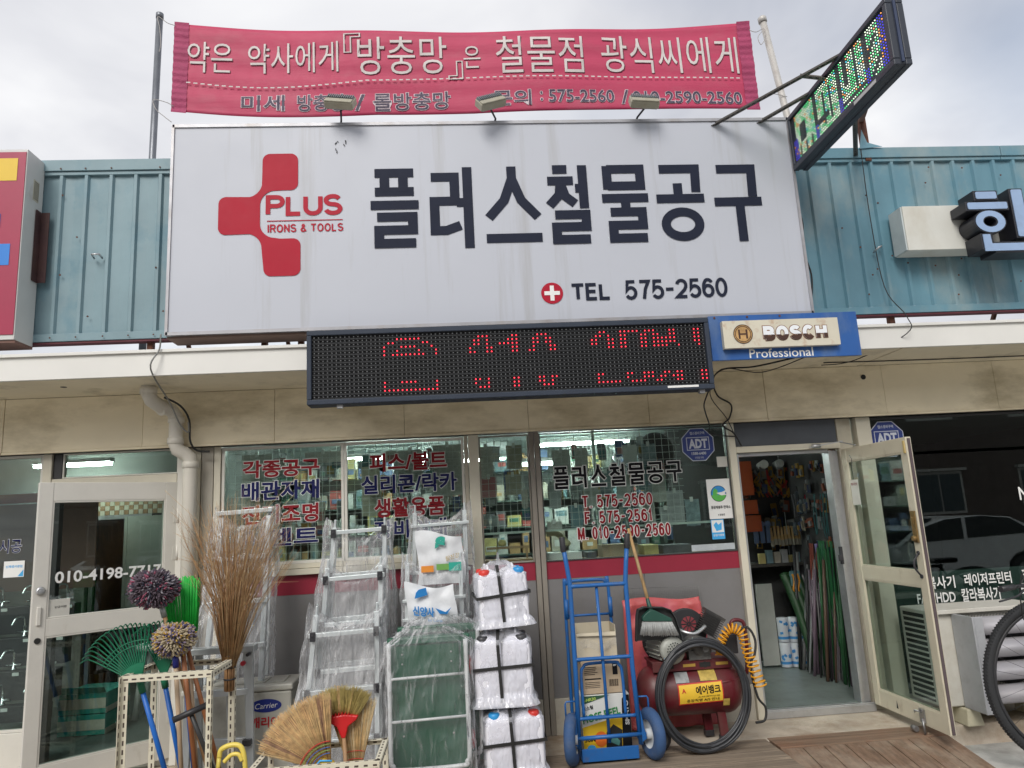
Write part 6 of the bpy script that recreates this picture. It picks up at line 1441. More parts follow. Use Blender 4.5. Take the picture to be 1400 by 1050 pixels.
b = MB(); b.box(ax0+.01, ax1-.01, ay0+.01, ay1-.01, .05, .06); b.build('base_sheet', MATS['base_sheet'], bk_)
def fan(piv, R0, R1, a0, a1, y, cols_, label, seed, bands, n=420, hand=None, curve=0., nm='straw_broom'):
    random.seed(seed); t = thing(nm, label, 'broom', (piv[0], y, .06), 'straw brooms in the basket'); bs_ = [MB() for _ in cols_]
    for i in range(n):
        u = random.random(); a = R(a0+(a1-a0)*u); L_ = R1*(1+random.gauss(0, .018)); k = int((noise.noise(Vector((u*11, seed, 0)))*.9+.5)*len(cols_)*.999+random.uniform(-.35, .35)); k = max(0, min(len(cols_)-1, k))
        yo = random.uniform(-.016, .016); d = Vector((math.cos(a), 0, math.sin(a))); n_ = Vector((-d.z, 0, d.x))*curve
        p0 = Vector((piv[0], y+yo*.4, piv[1]))+d*R0; p1 = Vector((piv[0], y+yo, piv[1]))+d*L_*.6+n_*.3+Vector((random.gauss(0, .003), 0, random.gauss(0, .003))); p2 = Vector((piv[0], y+yo*1.3, piv[1]))+d*L_+n_+Vector((random.gauss(0, .006), 0, random.gauss(0, .006)))
        bs_[k].tube([p0, p1, p2], [.0022, .0018, .0007], 3)
    for bb_, m_ in zip(bs_, cols_): o = bb_.build('straw', m_, t); o['kind'] = 'stuff'
    b = MB(); P = [(piv[0]+r_*math.cos(R(a0+(a1-a0)*k/16)), y+yy, piv[1]+r_*math.sin(R(a0+(a1-a0)*k/16))) for yy in (-.006, .006) for r_ in (R0, R1*.93) for k in range(17)]
    f = [(k, k+1, 17+k+1, 17+k) for k in range(16)]+[(34+k, 34+17+k, 34+17+k+1, 34+k+1) for k in range(16)]; b.add(P, f); b.build('straw_core', cols_[0], t)
    for r_, m_, w_ in bands:
        b = MB(); b.tube([(piv[0]+r_*math.cos(R(a0+(a1-a0)*k/20)), y-.021, piv[1]+r_*math.sin(R(a0+(a1-a0)*k/20))) for k in range(21)], w_, 4); b.build('stitching', m_, t)
    return t
s1 = M('straw_tan', (.56, .36, .17), .7, var=.3, vs=30); s2 = M('straw_brown', (.34, .20, .12), .7, var=.3, vs=30); s3 = M('straw_gold', (.60, .42, .20), .7, var=.25, vs=30); s4 = M('straw_olive', (.36, .28, .09), .7, var=.25, vs=30); s5 = M('straw_pale', (.70, .58, .36), .7, var=.2, vs=30)
thr = M('thread_red', (.55, .03, .03), .7); thb = M('thread_blue', (.04, .12, .40), .7); thg = M('thread_green', (.20, .35, .08), .7)
F1 = fan((-.752, .345), .05, .40, 160, 89, -1.66, [s2, s1, s3, s1], 'large brown straw fan broom with red and blue stitching, leftmost in the basket', 1, [(.165, thr, .0025), (.150, thg, .002), (.135, thb, .0022), (.120, thg, .002), (.105, thb, .0022)], 900)
b = MB(); b.prism([(-.80, .30), (-.73, .28), (-.735, .395), (-.785, .425), (-.83, .385)], -1.69, -1.63); b.build('binding', M('binding_yellow', (.70, .50, .05), .5, var=.1), F1)
b = MB(); b.tube([(-.842, -1.693, .375), (-.80, -1.698, .42), (-.737, -1.698, .415)], .005, 6); b.tube([(-.752, -1.66, .34), (-.70, -1.66, .07)], .013, 8); b.build('cord_band', MATS['sky_blue_print'], F1)
for k in range(4):
    b = MB(); b.tube([(-.825+.02*k, -1.694, .352-.012*k), (-.735, -1.694, .355-.02*k)], .0022, 5); b.build('cord_band', thr, F1)
F2 = fan((-.700, .500), .10, .262, 124, 52, -1.58, [s4, s4, s4, s1], 'olive straw broom with a red plastic collar, standing behind the fan broom', 2, [], 700)
b = MB(); pr = [(-.76, .545), (-.675, .535), (-.61, .595), (-.625, .612), (-.69, .62), (-.76, .61), (-.775, .595)]; b.prism([(-.725, .560), (-.700, .500), (-.680, .500), (-.665, .560), (-.620, .590), (-.607, .612), (-.690, .622), (-.775, .612), (-.768, .585)], -1.615, -1.560); b.build('collar', M('collar_red', (.55, .012, .015), .35), F2, .006)
for k in range(9):
    a = R(122-8.5*k); c_ = Vector((-.700+.112*math.cos(a), -1.592, .507+.112*math.sin(a))); b = MB(); b.obox(c_, (.004, .05, .028), rotm(0, -(a-math.pi/2))); b.build('collar_rib', MATS['collar_red'], F2)
b = MB(); b.tube([(-.690, -1.60, .52), (-.655, -1.64, .07)], .011, 10); b.build('handle', wd2, F2)
F3 = fan((-.63, .22), .06, .46, 110, 76, -1.545, [s5, s3, s5], 'pale gold straw broom, rightmost in the basket', 3, [(.16, thr, .002), (.20, thr, .0018)], 700)
# bow saw with yellow grip lying on the rack shelf
sw = thing('yellow_tool', 'tool with a yellow looped grip at the bottom edge beside the rack', 'tool', (-1.35, -1.36, .30))
b = MB(); b.tube(spl([(-1.43, -1.36, .385), (-1.42, -1.36, .425), (-1.37, -1.36, .445), (-1.32, -1.36, .44), (-1.295, -1.36, .40), (-1.285, -1.36, .33), (-1.285, -1.36, .28)]), .0145, 8); b.tube(spl([(-1.40, -1.37, .36), (-1.36, -1.37, .395), (-1.32, -1.37, .395), (-1.30, -1.37, .36)]), .012, 8); b.tube([(-1.43, -1.36, .39), (-1.44, -1.36, .28)], .013, 8)
b.build('grip', M('grip_yellow', (.78, .62, .12), .4), sw)
b = MB(); b.tube([(-1.43, -1.36, .33), (-1.44, -1.36, .01)], .012, 8); b.tube([(-1.29, -1.36, .33), (-1.285, -1.36, .01)], .012, 8); b.build('frame', iron, sw)

# ================================================================ right side: outdoor unit with louvre guide, bicycle
ac = thing('ac_outdoor_unit', 'grey-white air-conditioner outdoor unit with four silver louvres under the dark window', 'outdoor unit', (3.95, -.45, 0))
acw = M('ac_white', (.62, .60, .54), .45, var=.04, dirt=(.35, .30, .22), da=.4, ds=5); acs = M('ac_silver', (.42, .41, .44), .5, .15, var=.05, dirt=(.3, .28, .27), ds=4, dst=(.5, 1, 2))
b = MB(); b.box(3.42, 4.34, -.56, -.20, .125, .80); b.build('casing', acw, ac, .010)
b = MB(); b.box(3.415, 4.345, -.60, -.57, .775, .805); b.build('front_lip', acw, ac, .004)
for k in range(15):
    b = MB(); z = .17+k*.04; b.box(3.412, 3.419, -.50, -.24, z, z+.012); b.build('side_slat', acw, ac)
b = MB(); b.box(3.4185, 3.4195, -.50, -.24, .15, .77); b.build('side_opening', dark, ac)
b = MB(); b.lathe([(.24, 0), (.24, .008)], (3.98, -.562, .50), 36, rotm(R(90))); b.build('fan_opening', M('fan_dark', (.03, .03, .03), .6), ac)
for k in range(7): ring(ac, 3.98, .50, .06+.03*k, .004, -.575, black_pl, 'fan_guard')
b = MB(); b.prism([(3.60, .115), (3.685, .115), (3.685, .70), (3.675, .745), (3.655, .765), (3.60, .775)], -.80, -.785)
b = MB(); b.box(3.585, 3.60, -.80, -.57, .12, .775); b.box(3.60, 3.665, -.80, -.79, .12, .775); b.build('guide_end_plate', M('guide_grey', (.42, .43, .45), .4, .2, var=.05, dirt=(.2, .19, .19), da=.25, ds=14), ac, .004)
for k in range(4):
    z = .705-.155*k; b = MB(); b.grid(lambda u, v, z=z: (3.665+.80*u, -.755+.03*v-.045*math.sin(math.pi*v), z-.066+.125*v), 2, 10); b.build('louvre', acs, ac, solid=.006)
b = MB()
for k in range(60):
    x = 3.68+k*.0115; b.obox((x, -.60, .45), (.003, .004, .62))
o = b.build('condenser_grid', black_pl, ac); o['kind'] = 'stuff'
for x in (3.60, 4.20):
    b = MB(); b.prism([(x-.045, .0), (x+.085, .0), (x+.055, .118), (x-.035, .118)], -.62, -.30); b.build('foot_block', M('foot_beige', (.56, .52, .38), .6), ac, .008)
bc = thing('bicycle', 'black bicycle, only its front wheel and handlebar end showing at the right edge', 'bicycle', (4.1, -1.2, -.12))
wc = Vector((3.845, -1.2, .415)); RW = .52
b = MB(); b.tube([wc+Vector((math.cos(2*math.pi*k/64)*(RW-.028), 0, math.sin(2*math.pi*k/64)*(RW-.028))) for k in range(64)], .028, 12, closed=True)
for k in range(150):
    a = 2*math.pi*k/150
    for s_ in (-1, 0, 1):
        c = wc+Vector((math.cos(a+.01*s_)*(RW-.004-.005*abs(s_)), s_*.016, math.sin(a+.01*s_)*(RW-.004-.005*abs(s_)))); b.obox(c, (.012, .011, .008), rotm(0, -a))
wh = b.build('front_wheel', M('tyre_black', (.022, .023, .025), .75, var=.15), bc)
b = MB(); b.tube([wc+Vector((math.cos(2*math.pi*k/64)*(RW-.068), 0, math.sin(2*math.pi*k/64)*(RW-.068))) for k in range(64)], .013, 8, closed=True); b.build('rim', black_pl, wh)
b = MB()
for k in range(32):
    a = 2*math.pi*k/32; s_ = 1 if k % 2 else -1; a2 = a+(.9 if (k//2) % 2 else -.9)
    b.tube([wc+Vector((math.cos(a)*(RW-.075), 0, math.sin(a)*(RW-.075))), wc+Vector((math.cos(a2)*.025, s_*.03, math.sin(a2)*.025))], .0012, 4)
b.build('spokes', iron, wh); b = MB(); b.cyl(wc, .02, .09, 12, rotm(R(90))); b.build('hub', iron, wh)
b = MB()
for s_ in (-.055, .055): b.tube([wc+Vector((0, s_, 0)), (3.98, -1.2+s_, .86)], .014, 8)
b.tube([(3.98, -1.26, .86), (3.98, -1.14, .86)], .02, 8); b.tube([(3.98, -1.2, .86), (4.03, -1.2, 1.06)], .02, 10); b.tube([(4.0, -1.2, .95), (4.6, -1.2, .45)], .02, 10); b.tube([(4.02, -1.2, 1.0), (4.75, -1.2, .95)], .016, 10); b.tube([(4.75, -1.2, .97), (4.6, -1.2, .43)], .016, 10); b.tube([(4.6, -1.2, .43), (5.05, -1.2, .415)], .012, 8); b.tube([(4.75, -1.2, .93), (5.05, -1.2, .415)], .01, 8)
b.build('frame', M('bike_black', (.02, .02, .022), .3), bc)
b = MB(); b.tube([Vector((5.05, -1.2, .415))+Vector((math.cos(2*math.pi*k/48)*(RW-.028), 0, math.sin(2*math.pi*k/48)*(RW-.028))) for k in range(48)], .028, 10, closed=True); b.build('rear_wheel', MATS['tyre_black'], bc)
b = MB(); b.tube(spl([(4.03, -1.2, 1.07), (3.95, -1.32, 1.075), (3.70, -1.45, 1.07), (3.38, -1.53, 1.055)]), .012, 8); b.tube(spl([(4.03, -1.2, 1.07), (4.05, -1.05, 1.08), (4.02, -.92, 1.06)]), .012, 8); b.build('handlebar', MATS['bike_black'], bc)
b = MB(); b.tube([(3.38, -1.53, 1.055), (3.27, -1.56, 1.05)], [.018, .019], 10); b.build('grip', black_pl, bc)
b = MB(); b.tube(spl([(3.42, -1.56, 1.04), (3.34, -1.60, 1.01), (3.22, -1.60, .985)]), .006, 6); b.build('brake_lever', iron, bc)
b = MB(); b.tube(spl([(3.42, -1.54, 1.07), (3.50, -1.54, 1.17), (3.46, -1.5, 1.10), (3.47, -1.45, .92), (3.62, -1.3, .80), (3.98, -1.2, .80)]), .004, 6); b.tube(spl([(3.78, -1.45, 1.06), (3.73, -1.44, .95), (3.78, -1.38, .84), (3.98, -1.24, .86)]), .004, 6); b.build('brake_cable', cab, bc)
b = MB(); b.box(4.65, 4.9, -1.26, -1.14, .98, 1.03); b.build('saddle', black_pl, bc, .02)

# ================================================================ inside the shops
def lamp(x0, x1, y, z, label, ang=0.):
    t = thing('fluorescent_lamp', label, 'lamp', ((x0+x1)/2, y, z), 'lit fluorescent lamps on the shop ceilings')
    b = MB(); b.box(x0, x1, y-.05, y+.05, z+.02, z+.06); b.build('fitting', wht, t)
    for q in (-.03, .03): b = MB(); b.tube([(x0+.02, y+q, z), (x1-.02, y+q, z)], .013, 8); b.build('tube', tube_on, t)
lamp(-1.35, -.25, 2.6, 2.42, 'lit ceiling lamp seen through the upper left panes of the hardware shop')
lamp(-.55, .65, 3.9, 2.45, 'second lit lamp deeper inside the hardware shop, behind the middle post')
lamp(.55, 1.15, 1.5, 2.18, 'lit lamp hung low behind the narrow pane of the hardware shop')
lamp(1.5, 2.6, 4.6, 2.45, 'hindmost lit lamp of the hardware shop, behind the wide pane')
lamp(.9, 2.0, 2.4, 2.46, 'added lit lamp behind the shop name on the wide pane')  # added to fill the dark part of the shop behind the wide pane
lamp(-4.2, -3.45, 1.6, 2.40, 'lit ceiling lamp of the left shop seen above its open door')
lamp(1.2, 2.2, 1.1, 2.47, 'added unseen lamp just above the top edge of the wide pane')  # added out of view to light the shelf fronts behind the wide pane
lamp(-1.4, -.4, 1.1, 2.47, 'added unseen lamp just above the top edge of the left pair of panes')  # added out of view, brightens the goods behind the left panes
wallc = M('shelf_wood', (.35, .22, .12), .6, var=.15); metalsh = M('shelf_green', (.10, .14, .12), .5)
random.seed(12)
pal = [(.45, .40, .30), (.50, .06, .04), (.08, .16, .34), (.06, .20, .12), (.55, .45, .10), (.40, .42, .42), (.12, .12, .13), (.55, .30, .08), (.30, .34, .30), (.60, .60, .56), (.15, .30, .34)]
gm = [M('goods_%s' % n, tuple(min(.8, (q*.72+sum(c)/3*.28)*1.1) for q in c), .5, var=.2, vs=9) for n, c in zip(('buff', 'red', 'blue', 'green', 'yellow', 'grey', 'black', 'orange', 'sage', 'white', 'teal'), pal)]
def unit(x0, x1, y, zs, label):
    t = thing('shelf_unit', label, 'shelf', ((x0+x1)/2, y, .06))
    for x in (x0, x1-.03): b = MB(); b.box(x, x+.03, y, y+.35, .06, 2.15); b.build('upright', metalsh, t)
    for z in zs: b = MB(); b.box(x0+.031, x1-.031, y, y+.35, z-.015, z); b.build('shelf', metalsh, t)
    b = MB(); b.box(x0+.031, x1-.031, y+.352, y+.36, .06, 2.15); b.build('back_sheet', M('back_sheet', (.16, .17, .16), .7), t)
zs = (.95, 1.28, 1.56, 1.84)
for x0, x1, lb in ((-1.95, -.60, 'dark green shelf unit packed with goods behind the left pair of panes'), (-.58, .80, 'dark green shelf unit packed with goods behind the narrow pane'), (.82, 2.2, 'dark green shelf unit packed with goods behind the wide pane')): unit(x0, x1, 1.9, zs, lb)
unit(2.25, 3.45, 3.4, zs, 'dark green shelf unit farther back on the right, behind the wide pane')
for x0, x1, yq in ((-1.91, -.64, 0), (-.54, .76, 0), (.86, 2.16, 0), (2.29, 3.4, 1.5)):
    for z in zs+(2.15,):
        x = x0
        while x < x1-.08:
            w_ = random.uniform(.06, .17); h_ = random.uniform(.10, .24); w_ = min(w_, x1-x)
            b = MB()
            if random.random() < .25: b.lathe([(w_*.42, 0), (w_*.42, h_*.8), (w_*.2, h_*.92), (w_*.2, h_)], (x+w_/2, 2.02+yq, z+.001), 12)
            else: b.box(x+.004, x+w_-.004, 1.93+yq, 2.15+yq, z+.001, z+h_); b.mat(1); lw_ = random.uniform(.3, .8)*w_; lz = z+h_*random.uniform(.15, .5); b.box(x+.006+(w_-.012-lw_)/2, x+.006+(w_-.012+lw_)/2, 1.9275+yq, 1.9295+yq, lz, lz+h_*random.uniform(.15, .4))
            if random.random() < .93: solo(b, 'packed_goods', [random.choice(gm), random.choice(gm)], 'small packet or can on the shelves inside the hardware shop', 'goods', 'packets and cans on the shelves inside the hardware shop')
            x += w_+random.uniform(.003, .03)
# papers and packets clipped to the grille
k = 0
random.seed(8)
def clip(x, z, w_, h_, m_, label, grp, nm='paper_sheet', cat='paper', y=.085):
    b = MB(); b.grid(lambda u, v: (x+w_*(u-.5)+.004*math.sin(3*v), y+.008*math.sin(2.6*u+v), z-h_*(1-v)+.003*math.sin(9*u)*(1-v)), 5, 5); b.mat(1); b.box(x-.012, x+.012, y-.006, y+.006, z-.02, z+.02)
    return solo(b, nm, [m_, wht], label, cat, grp)
pk = M('paper_pink', (.50, .20, .20), .8); pw2 = M('paper_greyish', (.55, .55, .50), .8, var=.15, vs=30); py_ = M('paper_ivory', (.46, .44, .34), .8, var=.15, vs=30)
clip(-1.63, 2.26, .24, .50, pw2, 'grey printed sheet hanging behind the upper left of the first pane', None); clip(-1.10, 2.26, .30, .09, pw2, 'narrow grey strip at the top right of the first pane', None)
clip(-.72, 2.12, .15, .40, py_, 'tall ivory sheet behind the left of the second pane', None); clip(-.09, 2.27, .24, .42, pw2, 'tall grey sheet behind the right of the second pane', None)
clip(-.40, 2.24, .20, .25, pw2, 'grey sheet hanging in the middle of the second pane', None)
clip(.225, 2.24, .11, .27, pw2, 'grey sheet at the upper left of the narrow pane', None); clip(.24, 1.99, .12, .17, pk, 'pink sheet in the narrow pane', None); clip(.44, 2.00, .13, .17, py_, 'ivory sheet in the lower right of the narrow pane', None); clip(.46, 2.24, .13, .20, py_, 'ivory sheet at the upper right of the narrow pane', None)
clip(.85, 2.18, .15, .20, pw2, 'grey sheet at the top left of the wide pane', None); clip(1.02, 2.19, .11, .18, pw2, 'narrower grey sheet beside it at the top of the wide pane', None); clip(.76, 1.60, .12, .08, paper, 'small white slip low on the left of the wide pane', None)
for i, (x, z, w_, h_) in enumerate(((1.22, 1.99, .11, .20), (1.36, 1.96, .12, .24), (1.52, 2.02, .10, .2), (1.66, 1.97, .12, .26), (1.79, 1.80, .14, .28), (1.93, 1.72, .12, .22), (1.24, 1.70, .10, .16), (1.40, 1.68, .11, .2), (1.56, 1.70, .1, .2), (1.70, 1.66, .1, .16), (1.60, 2.2, .12, .18), (1.44, 2.2, .12, .16), (.95, 1.72, .1, .2), (1.08, 1.90, .12, .2), (.78, 1.92, .1, .22))):
    clip(x, z, w_, h_, (M('blister', (.28, .36, .38), .2, var=.3, vs=25), gm[9], gm[10], pw2, gm[5])[i % 5], 'blister-packed item hanging on the grille behind the wide pane', 'blister packs on the grille behind the wide pane', 'blister_pack', 'packet', .10)
random.seed(77)
pg2 = [M('near_%s' % n, c, .45, var=.25, vs=25) for n, c in (('ivory', (.52, .50, .44)), ('pale', (.42, .46, .47)), ('steel', (.22, .24, .25)), ('black', (.03, .03, .03)), ('rose', (.38, .16, .15)), ('ochre', (.36, .25, .07)), ('teal', (.06, .18, .18)), ('blue', (.06, .10, .24)))]
for x0, x1, n in ((-1.80, -.98, 26), (-.84, 0, 26), (.20, .56, 11), (.70, 1.85, 26)):
    for i in range(n):
        x = random.uniform(x0, x1); z = random.choice((2.25, 2.06, 1.88, 1.70))+random.uniform(-.03, .03); w_ = random.uniform(.04, .11); h_ = random.uniform(.08, .19); y = random.uniform(.13, .55)
        b = MB(); b.obox((x, y, z-h_/2), (w_, .015, h_), rotm(0, random.uniform(-.06, .06), random.uniform(-.4, .4))); b.mat(1); b.obox((x, y-.012, z-h_*.65), (w_*.6, .02, h_*.4), rotm(0, 0, random.uniform(-.3, .3))); b.tube([(x, y, z), (x, y, z+.05)], .002, 4)
        solo(b, 'hanging_packet', [random.choice(pg2), random.choice(pg2)], 'carded goods hanging in the clutter close behind the shop panes', 'packet', 'carded goods hanging close behind the shop panes')
b = MB(); b.lathe([(.001, .15), (.06, .14), (.12, .10), (.155, .02), (.155, -.16), (.15, -.17)], (1.72, .32, 2.17), 24, cap=False)
solo(b, 'round_hood', M('hood_black', (.018, .02, .022), .6), 'dark round hood hanging inside the top of the wide pane', 'hood')
b = MB(); b.box(.17, .575, .10, .35, 1.30, 1.315); b.box(.20, .55, .12, .13, 1.40, 1.42); b.box(.52, .535, .12, .13, 1.316, 1.40)
solo(b, 'wooden_shelf', wallc, 'small wooden shelf at the bottom of the narrow pane', 'shelf')
b = MB(); b.lathe([(.03, 0), (.035, .02), (.03, .045), (.012, .05)], (.33, .14, 1.425), 12); solo(b, 'yellow_tape', gm[4], 'yellow tape measure on the shelf of the narrow pane', 'tape measure')
b = MB(); b.box(.67, 2.2, .09, .42, 1.26, 1.285); solo(b, 'display_counter', wallc, 'counter inside the wide pane', 'counter')
for x0, x1, h_, m_, lb in ((.70, .98, .06, wht, 'white flat box on the counter inside the wide pane'), (1.02, 1.10, .05, gm[6], 'black box on the counter right of the white box'), (1.15, 1.45, .10, card, 'brown carton on the counter inside the wide pane'),
                       (1.50, 1.62, .08, gm[4], 'yellow box on the counter inside the wide pane'), (1.66, 1.90, .07, gm[6], 'dark low tray on the counter near the door frame')):
    b = MB(); b.box(x0, x1, .12, .34, 1.286, 1.286+h_); solo(b, 'counter_box', m_, lb, 'box', bevel=.004)
b = MB()
for k in range(4): b.tube(spl([(.70, .14+.025*k, 1.50+.004*k), (.78, .14+.025*k, 1.50), (.84, .14+.025*k, 1.455), (.87+.01*k, .14+.025*k, 1.40)], 4), [.022]*12+[.012], 8)
solo(b, 'work_glove', M('glove_cream', (.55, .48, .30), .9, bump=.5, bs=80), 'cream work gloves hanging at the lower left of the wide pane', 'gloves')

# (door goods)
# doorway view: display wall, counter, hanging goods
dw = thing('display_rack', 'dark pegboard display rack full of tools facing the open door', 'rack', (2.95, 1.8, .06))
b = MB(); b.box(2.25, 3.48, 1.80, 1.84, 1.05, 2.5); b.build('pegboard', M('pegboard_dark', (.05, .05, .05), .8), dw)
b = MB(); b.box(3.482, 3.496, .16, 1.79, .80, 2.5); b.build('side_shade_sheet', M('side_shade_dark', (.05, .05, .05), .8), dw)  # black sheet added on the partition; the doorway's dimness is put into its colour
b = MB(); b.box(3.482, 3.496, .16, 1.79, .06, .79); b.build('side_panel', M('side_green_grey', (.13, .15, .14), .7), dw)
b = MB(); b.box(2.25, 3.48, 1.50, 1.84, 1.02, 1.045); b.build('shelf', M('shelf_dark', (.05, .045, .04), .6), dw)
b = MB(); b.box(2.25, 3.48, 1.80, 1.84, .06, 1.01); b.build('back_panel', M('pegboard_dark', (.05, .05, .05), .8), dw)
DWL = 'tools hanging on the display rack inside the door'
def T1(nm, mb, m_, label, cat, g=None): return solo(mb, nm, m_, label, cat, g)
org = M('case_orange', (.34, .065, .02), .5, var=.1)
for i, (z0, z1) in enumerate(((1.75, 2.10), (1.56, 1.70), (1.38, 1.545))):
    b = MB(); b.box(2.90, 3.03+.02*i, 1.45, 1.70, z0, z1); T1('orange_case', b, org, ('tall orange tool case at the top left of the doorway', 'middle orange tool case on the rack left in the doorway', 'lowest orange tool case on the rack left in the doorway')[i], 'case')
ytool = M('tool_yellow', (.36, .20, .02), .5)
for i in range(18):
    x = 3.08+.06*(i % 9)+random.uniform(-.01, .01); z = 1.98-.14*(i//9)+random.uniform(-.02, .02); a = random.uniform(-.7, .7)
    b = MB(); dd = Vector((math.sin(a), 0, -math.cos(a)))
    p = Vector((x, 1.62, z)); b.tube([p, p+dd*.06+Vector((.012, 0, 0)), p+dd*.13+Vector((.02, 0, 0))], .010, 5); b.tube([p, p+dd*.06-Vector((.012, 0, 0)), p+dd*.13-Vector((.025, 0, 0))], .010, 5); b.obox(p-dd*.02, (.03, .015, .05), rotm(0, -a))
    T1('pliers', b, (ytool, gm[6], ytool, M('tool_red', (.40, .03, .03), .5))[i % 4], 'hand tool with coloured grips hanging in the upper part of the doorway', 'tool', DWL)
for i in range(2):
    b = MB(); c = Vector((3.60+.13*i-.02, 1.30, 1.72)); b.lathe([(.045, -.15), (.052, -.14), (.052, .14), (.045, .15)], c, 16, rotm(0, R(8))); T1('paint_roller', b, M('roller_cream', (.62, .58, .46), .9), ('cream paint roller sleeve with a red label beside it', 'second cream paint roller sleeve on the right')[i], 'paint roller')
b = MB(); b.obox((3.51, 1.28, 1.74), (.05, .02, .26), rotm(0, R(10))); T1('red_label_card', b, signred, 'red card beside the paint roller sleeves', 'card')
for i in range(3):
    b = MB(); b.lathe([(.045, -.06), (.045, .06)], (3.22+.17*i, 1.62, 2.06), 14, rotm(R(80))); b.lathe([(.018, .061), (.018, .065)], (3.22+.17*i, 1.62, 2.06), 10, rotm(R(80))); T1('tape_roll', b, gm[9] if i != 1 else gm[5], 'roll of tape at the top of the display rack', 'tape roll', 'tape rolls at the top of the display rack')
bw_ = M('brush_wood', (.42, .27, .12), .5, var=.2, vs=8); bm2 = M('brush_bristle', (.30, .28, .22), .8)
for i in range(16):
    x = 3.18+.037*i; z = 1.42+random.uniform(-.01, .01)
    b = MB(); b.prism([(x-.008, z), (x+.008, z), (x+.011, z-.09), (x+.015, z-.13), (x-.015, z-.13), (x-.011, z-.09)], 1.49, 1.505); b.mat(1); b.box(x-.014, x+.014, 1.488, 1.507, z-.19, z-.131)
    T1('paint_brush', b, [bw_, bm2], 'wooden paint brush in the row hanging inside the door', 'paint brush', 'row of wooden paint brushes inside the door')
for i in range(3):
    b = MB(); b.lathe([(.032, 0), (.032, .01)], (3.02+.065*i, 1.50, 1.45), 14, rotm(R(90))); b.box(3.0+.065*i, 3.045+.065*i, 1.50, 1.52, 1.26, 1.42)
    T1('gauge_card', b, [gm[2], gm[5]], 'blue card with a round dial hanging left in the doorway', 'card', 'blue cards with round dials')
for i in range(12):
    x = 3.42+.03*i; b = MB(); b.tube(spl([(x, 1.45, 1.74), (x+.004, 1.43, 1.62), (x+random.uniform(-.01, .01), 1.44, 1.50)]), .008, 5); T1('black_belt', b, gm[6], 'black strap hanging in the dark middle of the doorway', 'strap', 'black straps hanging in the doorway')
for i in range(7):
    x = 3.05+.08*i; b = MB(); b.box(x, x+.065, 1.56, 1.60, 1.05, 1.05+random.uniform(.05, .14)); T1('small_box', b, (gm[4], gm[10], gm[0], gm[5])[i % 4], 'small box on the rack shelf inside the door', 'box', 'small boxes on the rack shelf inside the door')
b = MB(); b.box(2.93, 3.10, 1.45, 1.47, .08, .86); T1('white_board', b, M('board_grey', (.36, .37, .34), .6), 'pale board leaning inside the door on the left', 'board')
prb = M('print_roll_blue', (.04, .22, .50), .5)
for j in range(2):
    for i in range(3):
        t = thing('printed_roll', ('lower' if j == 0 else 'upper')+' white roll with blue print, '+('leftmost', 'middle', 'rightmost')[i]+' of its layer inside the door', 'roll', (3.15+.10*i, 1.42, .065+.235*j), 'printed rolls stacked inside the door')
        c = Vector((3.15+.10*i, 1.42-.02*i, .065+.235*j)); b = MB(); b.lathe([(.05, 0), (.052, .005), (.052, .225), (.05, .23)], c, 18); b.build('roll', M('roll_white', (.55, .58, .62), .5), t)
        b = MB(); b.lathe([(.0525, .03), (.0525, .055)], c, 18, cap=False); b.build('print_band', prb, t)
        b = MB()
        for q in range(7): a = random.uniform(math.pi*1.1, math.pi*1.9); z = random.uniform(.08, .2); p = c+Vector((.0532*math.cos(a), .0532*math.sin(a), z)); b.obox(p, (.03, .002, .022), rotm(0, random.uniform(-1, 1), a+math.pi/2))
        b.build('print', prb, t)
grt = M('tarp_green', (.012, .05, .014), .5, var=.2)
for i in range(4):
    b = MB(); x = 3.30+.06*i; b.tube(spl([(x-.06, 1.45, .95), (x-.02, 1.30, .6), (x+.02, 1.15, .10)]), [.045]*6+[.04]*6+[.035], 10); T1('tarpaulin_roll', b, grt if i < 3 else M('film_black', (.03, .03, .035), .3), ('leftmost green sheet roll leaning inside the door', 'middle green sheet roll leaning inside the door', 'rightmost green sheet roll leaning inside the door', 'black sheet roll leaning beside the green ones inside the door')[i], 'roll', 'green sheet rolls leaning inside the door' if i < 3 else None)
b = MB(); b.box(3.26, 3.36, 1.35, 1.36, .72, .98); b.mat(1)
for q in (0, 1): b.tube(spl([(3.28+.05*q, 1.34, .95), (3.29+.05*q, 1.335, .88), (3.27+.05*q, 1.335, .80), (3.30+.05*q, 1.34, .75)]), .011, 6)
T1('pruner_card', b, [M('card_teal', (.10, .22, .25), .5), M('pruner_orange', (.60, .26, .03), .4)], 'orange-handled pruner on a teal card inside the door', 'pruner')
random.seed(31)
dg_ = [M('carded_%s' % n, c, .5, var=.2) for n, c in (('buff', (.22, .19, .14)), ('black', (.03, .03, .03)), ('slate', (.07, .09, .10)), ('ochre', (.28, .17, .03)), ('steel', (.20, .21, .21)), ('rust', (.22, .06, .03)), ('navy', (.03, .05, .12)))]
pk_l = 'small carded item hanging in the crowded display inside the door'; pk_g = 'small carded items hanging inside the door'
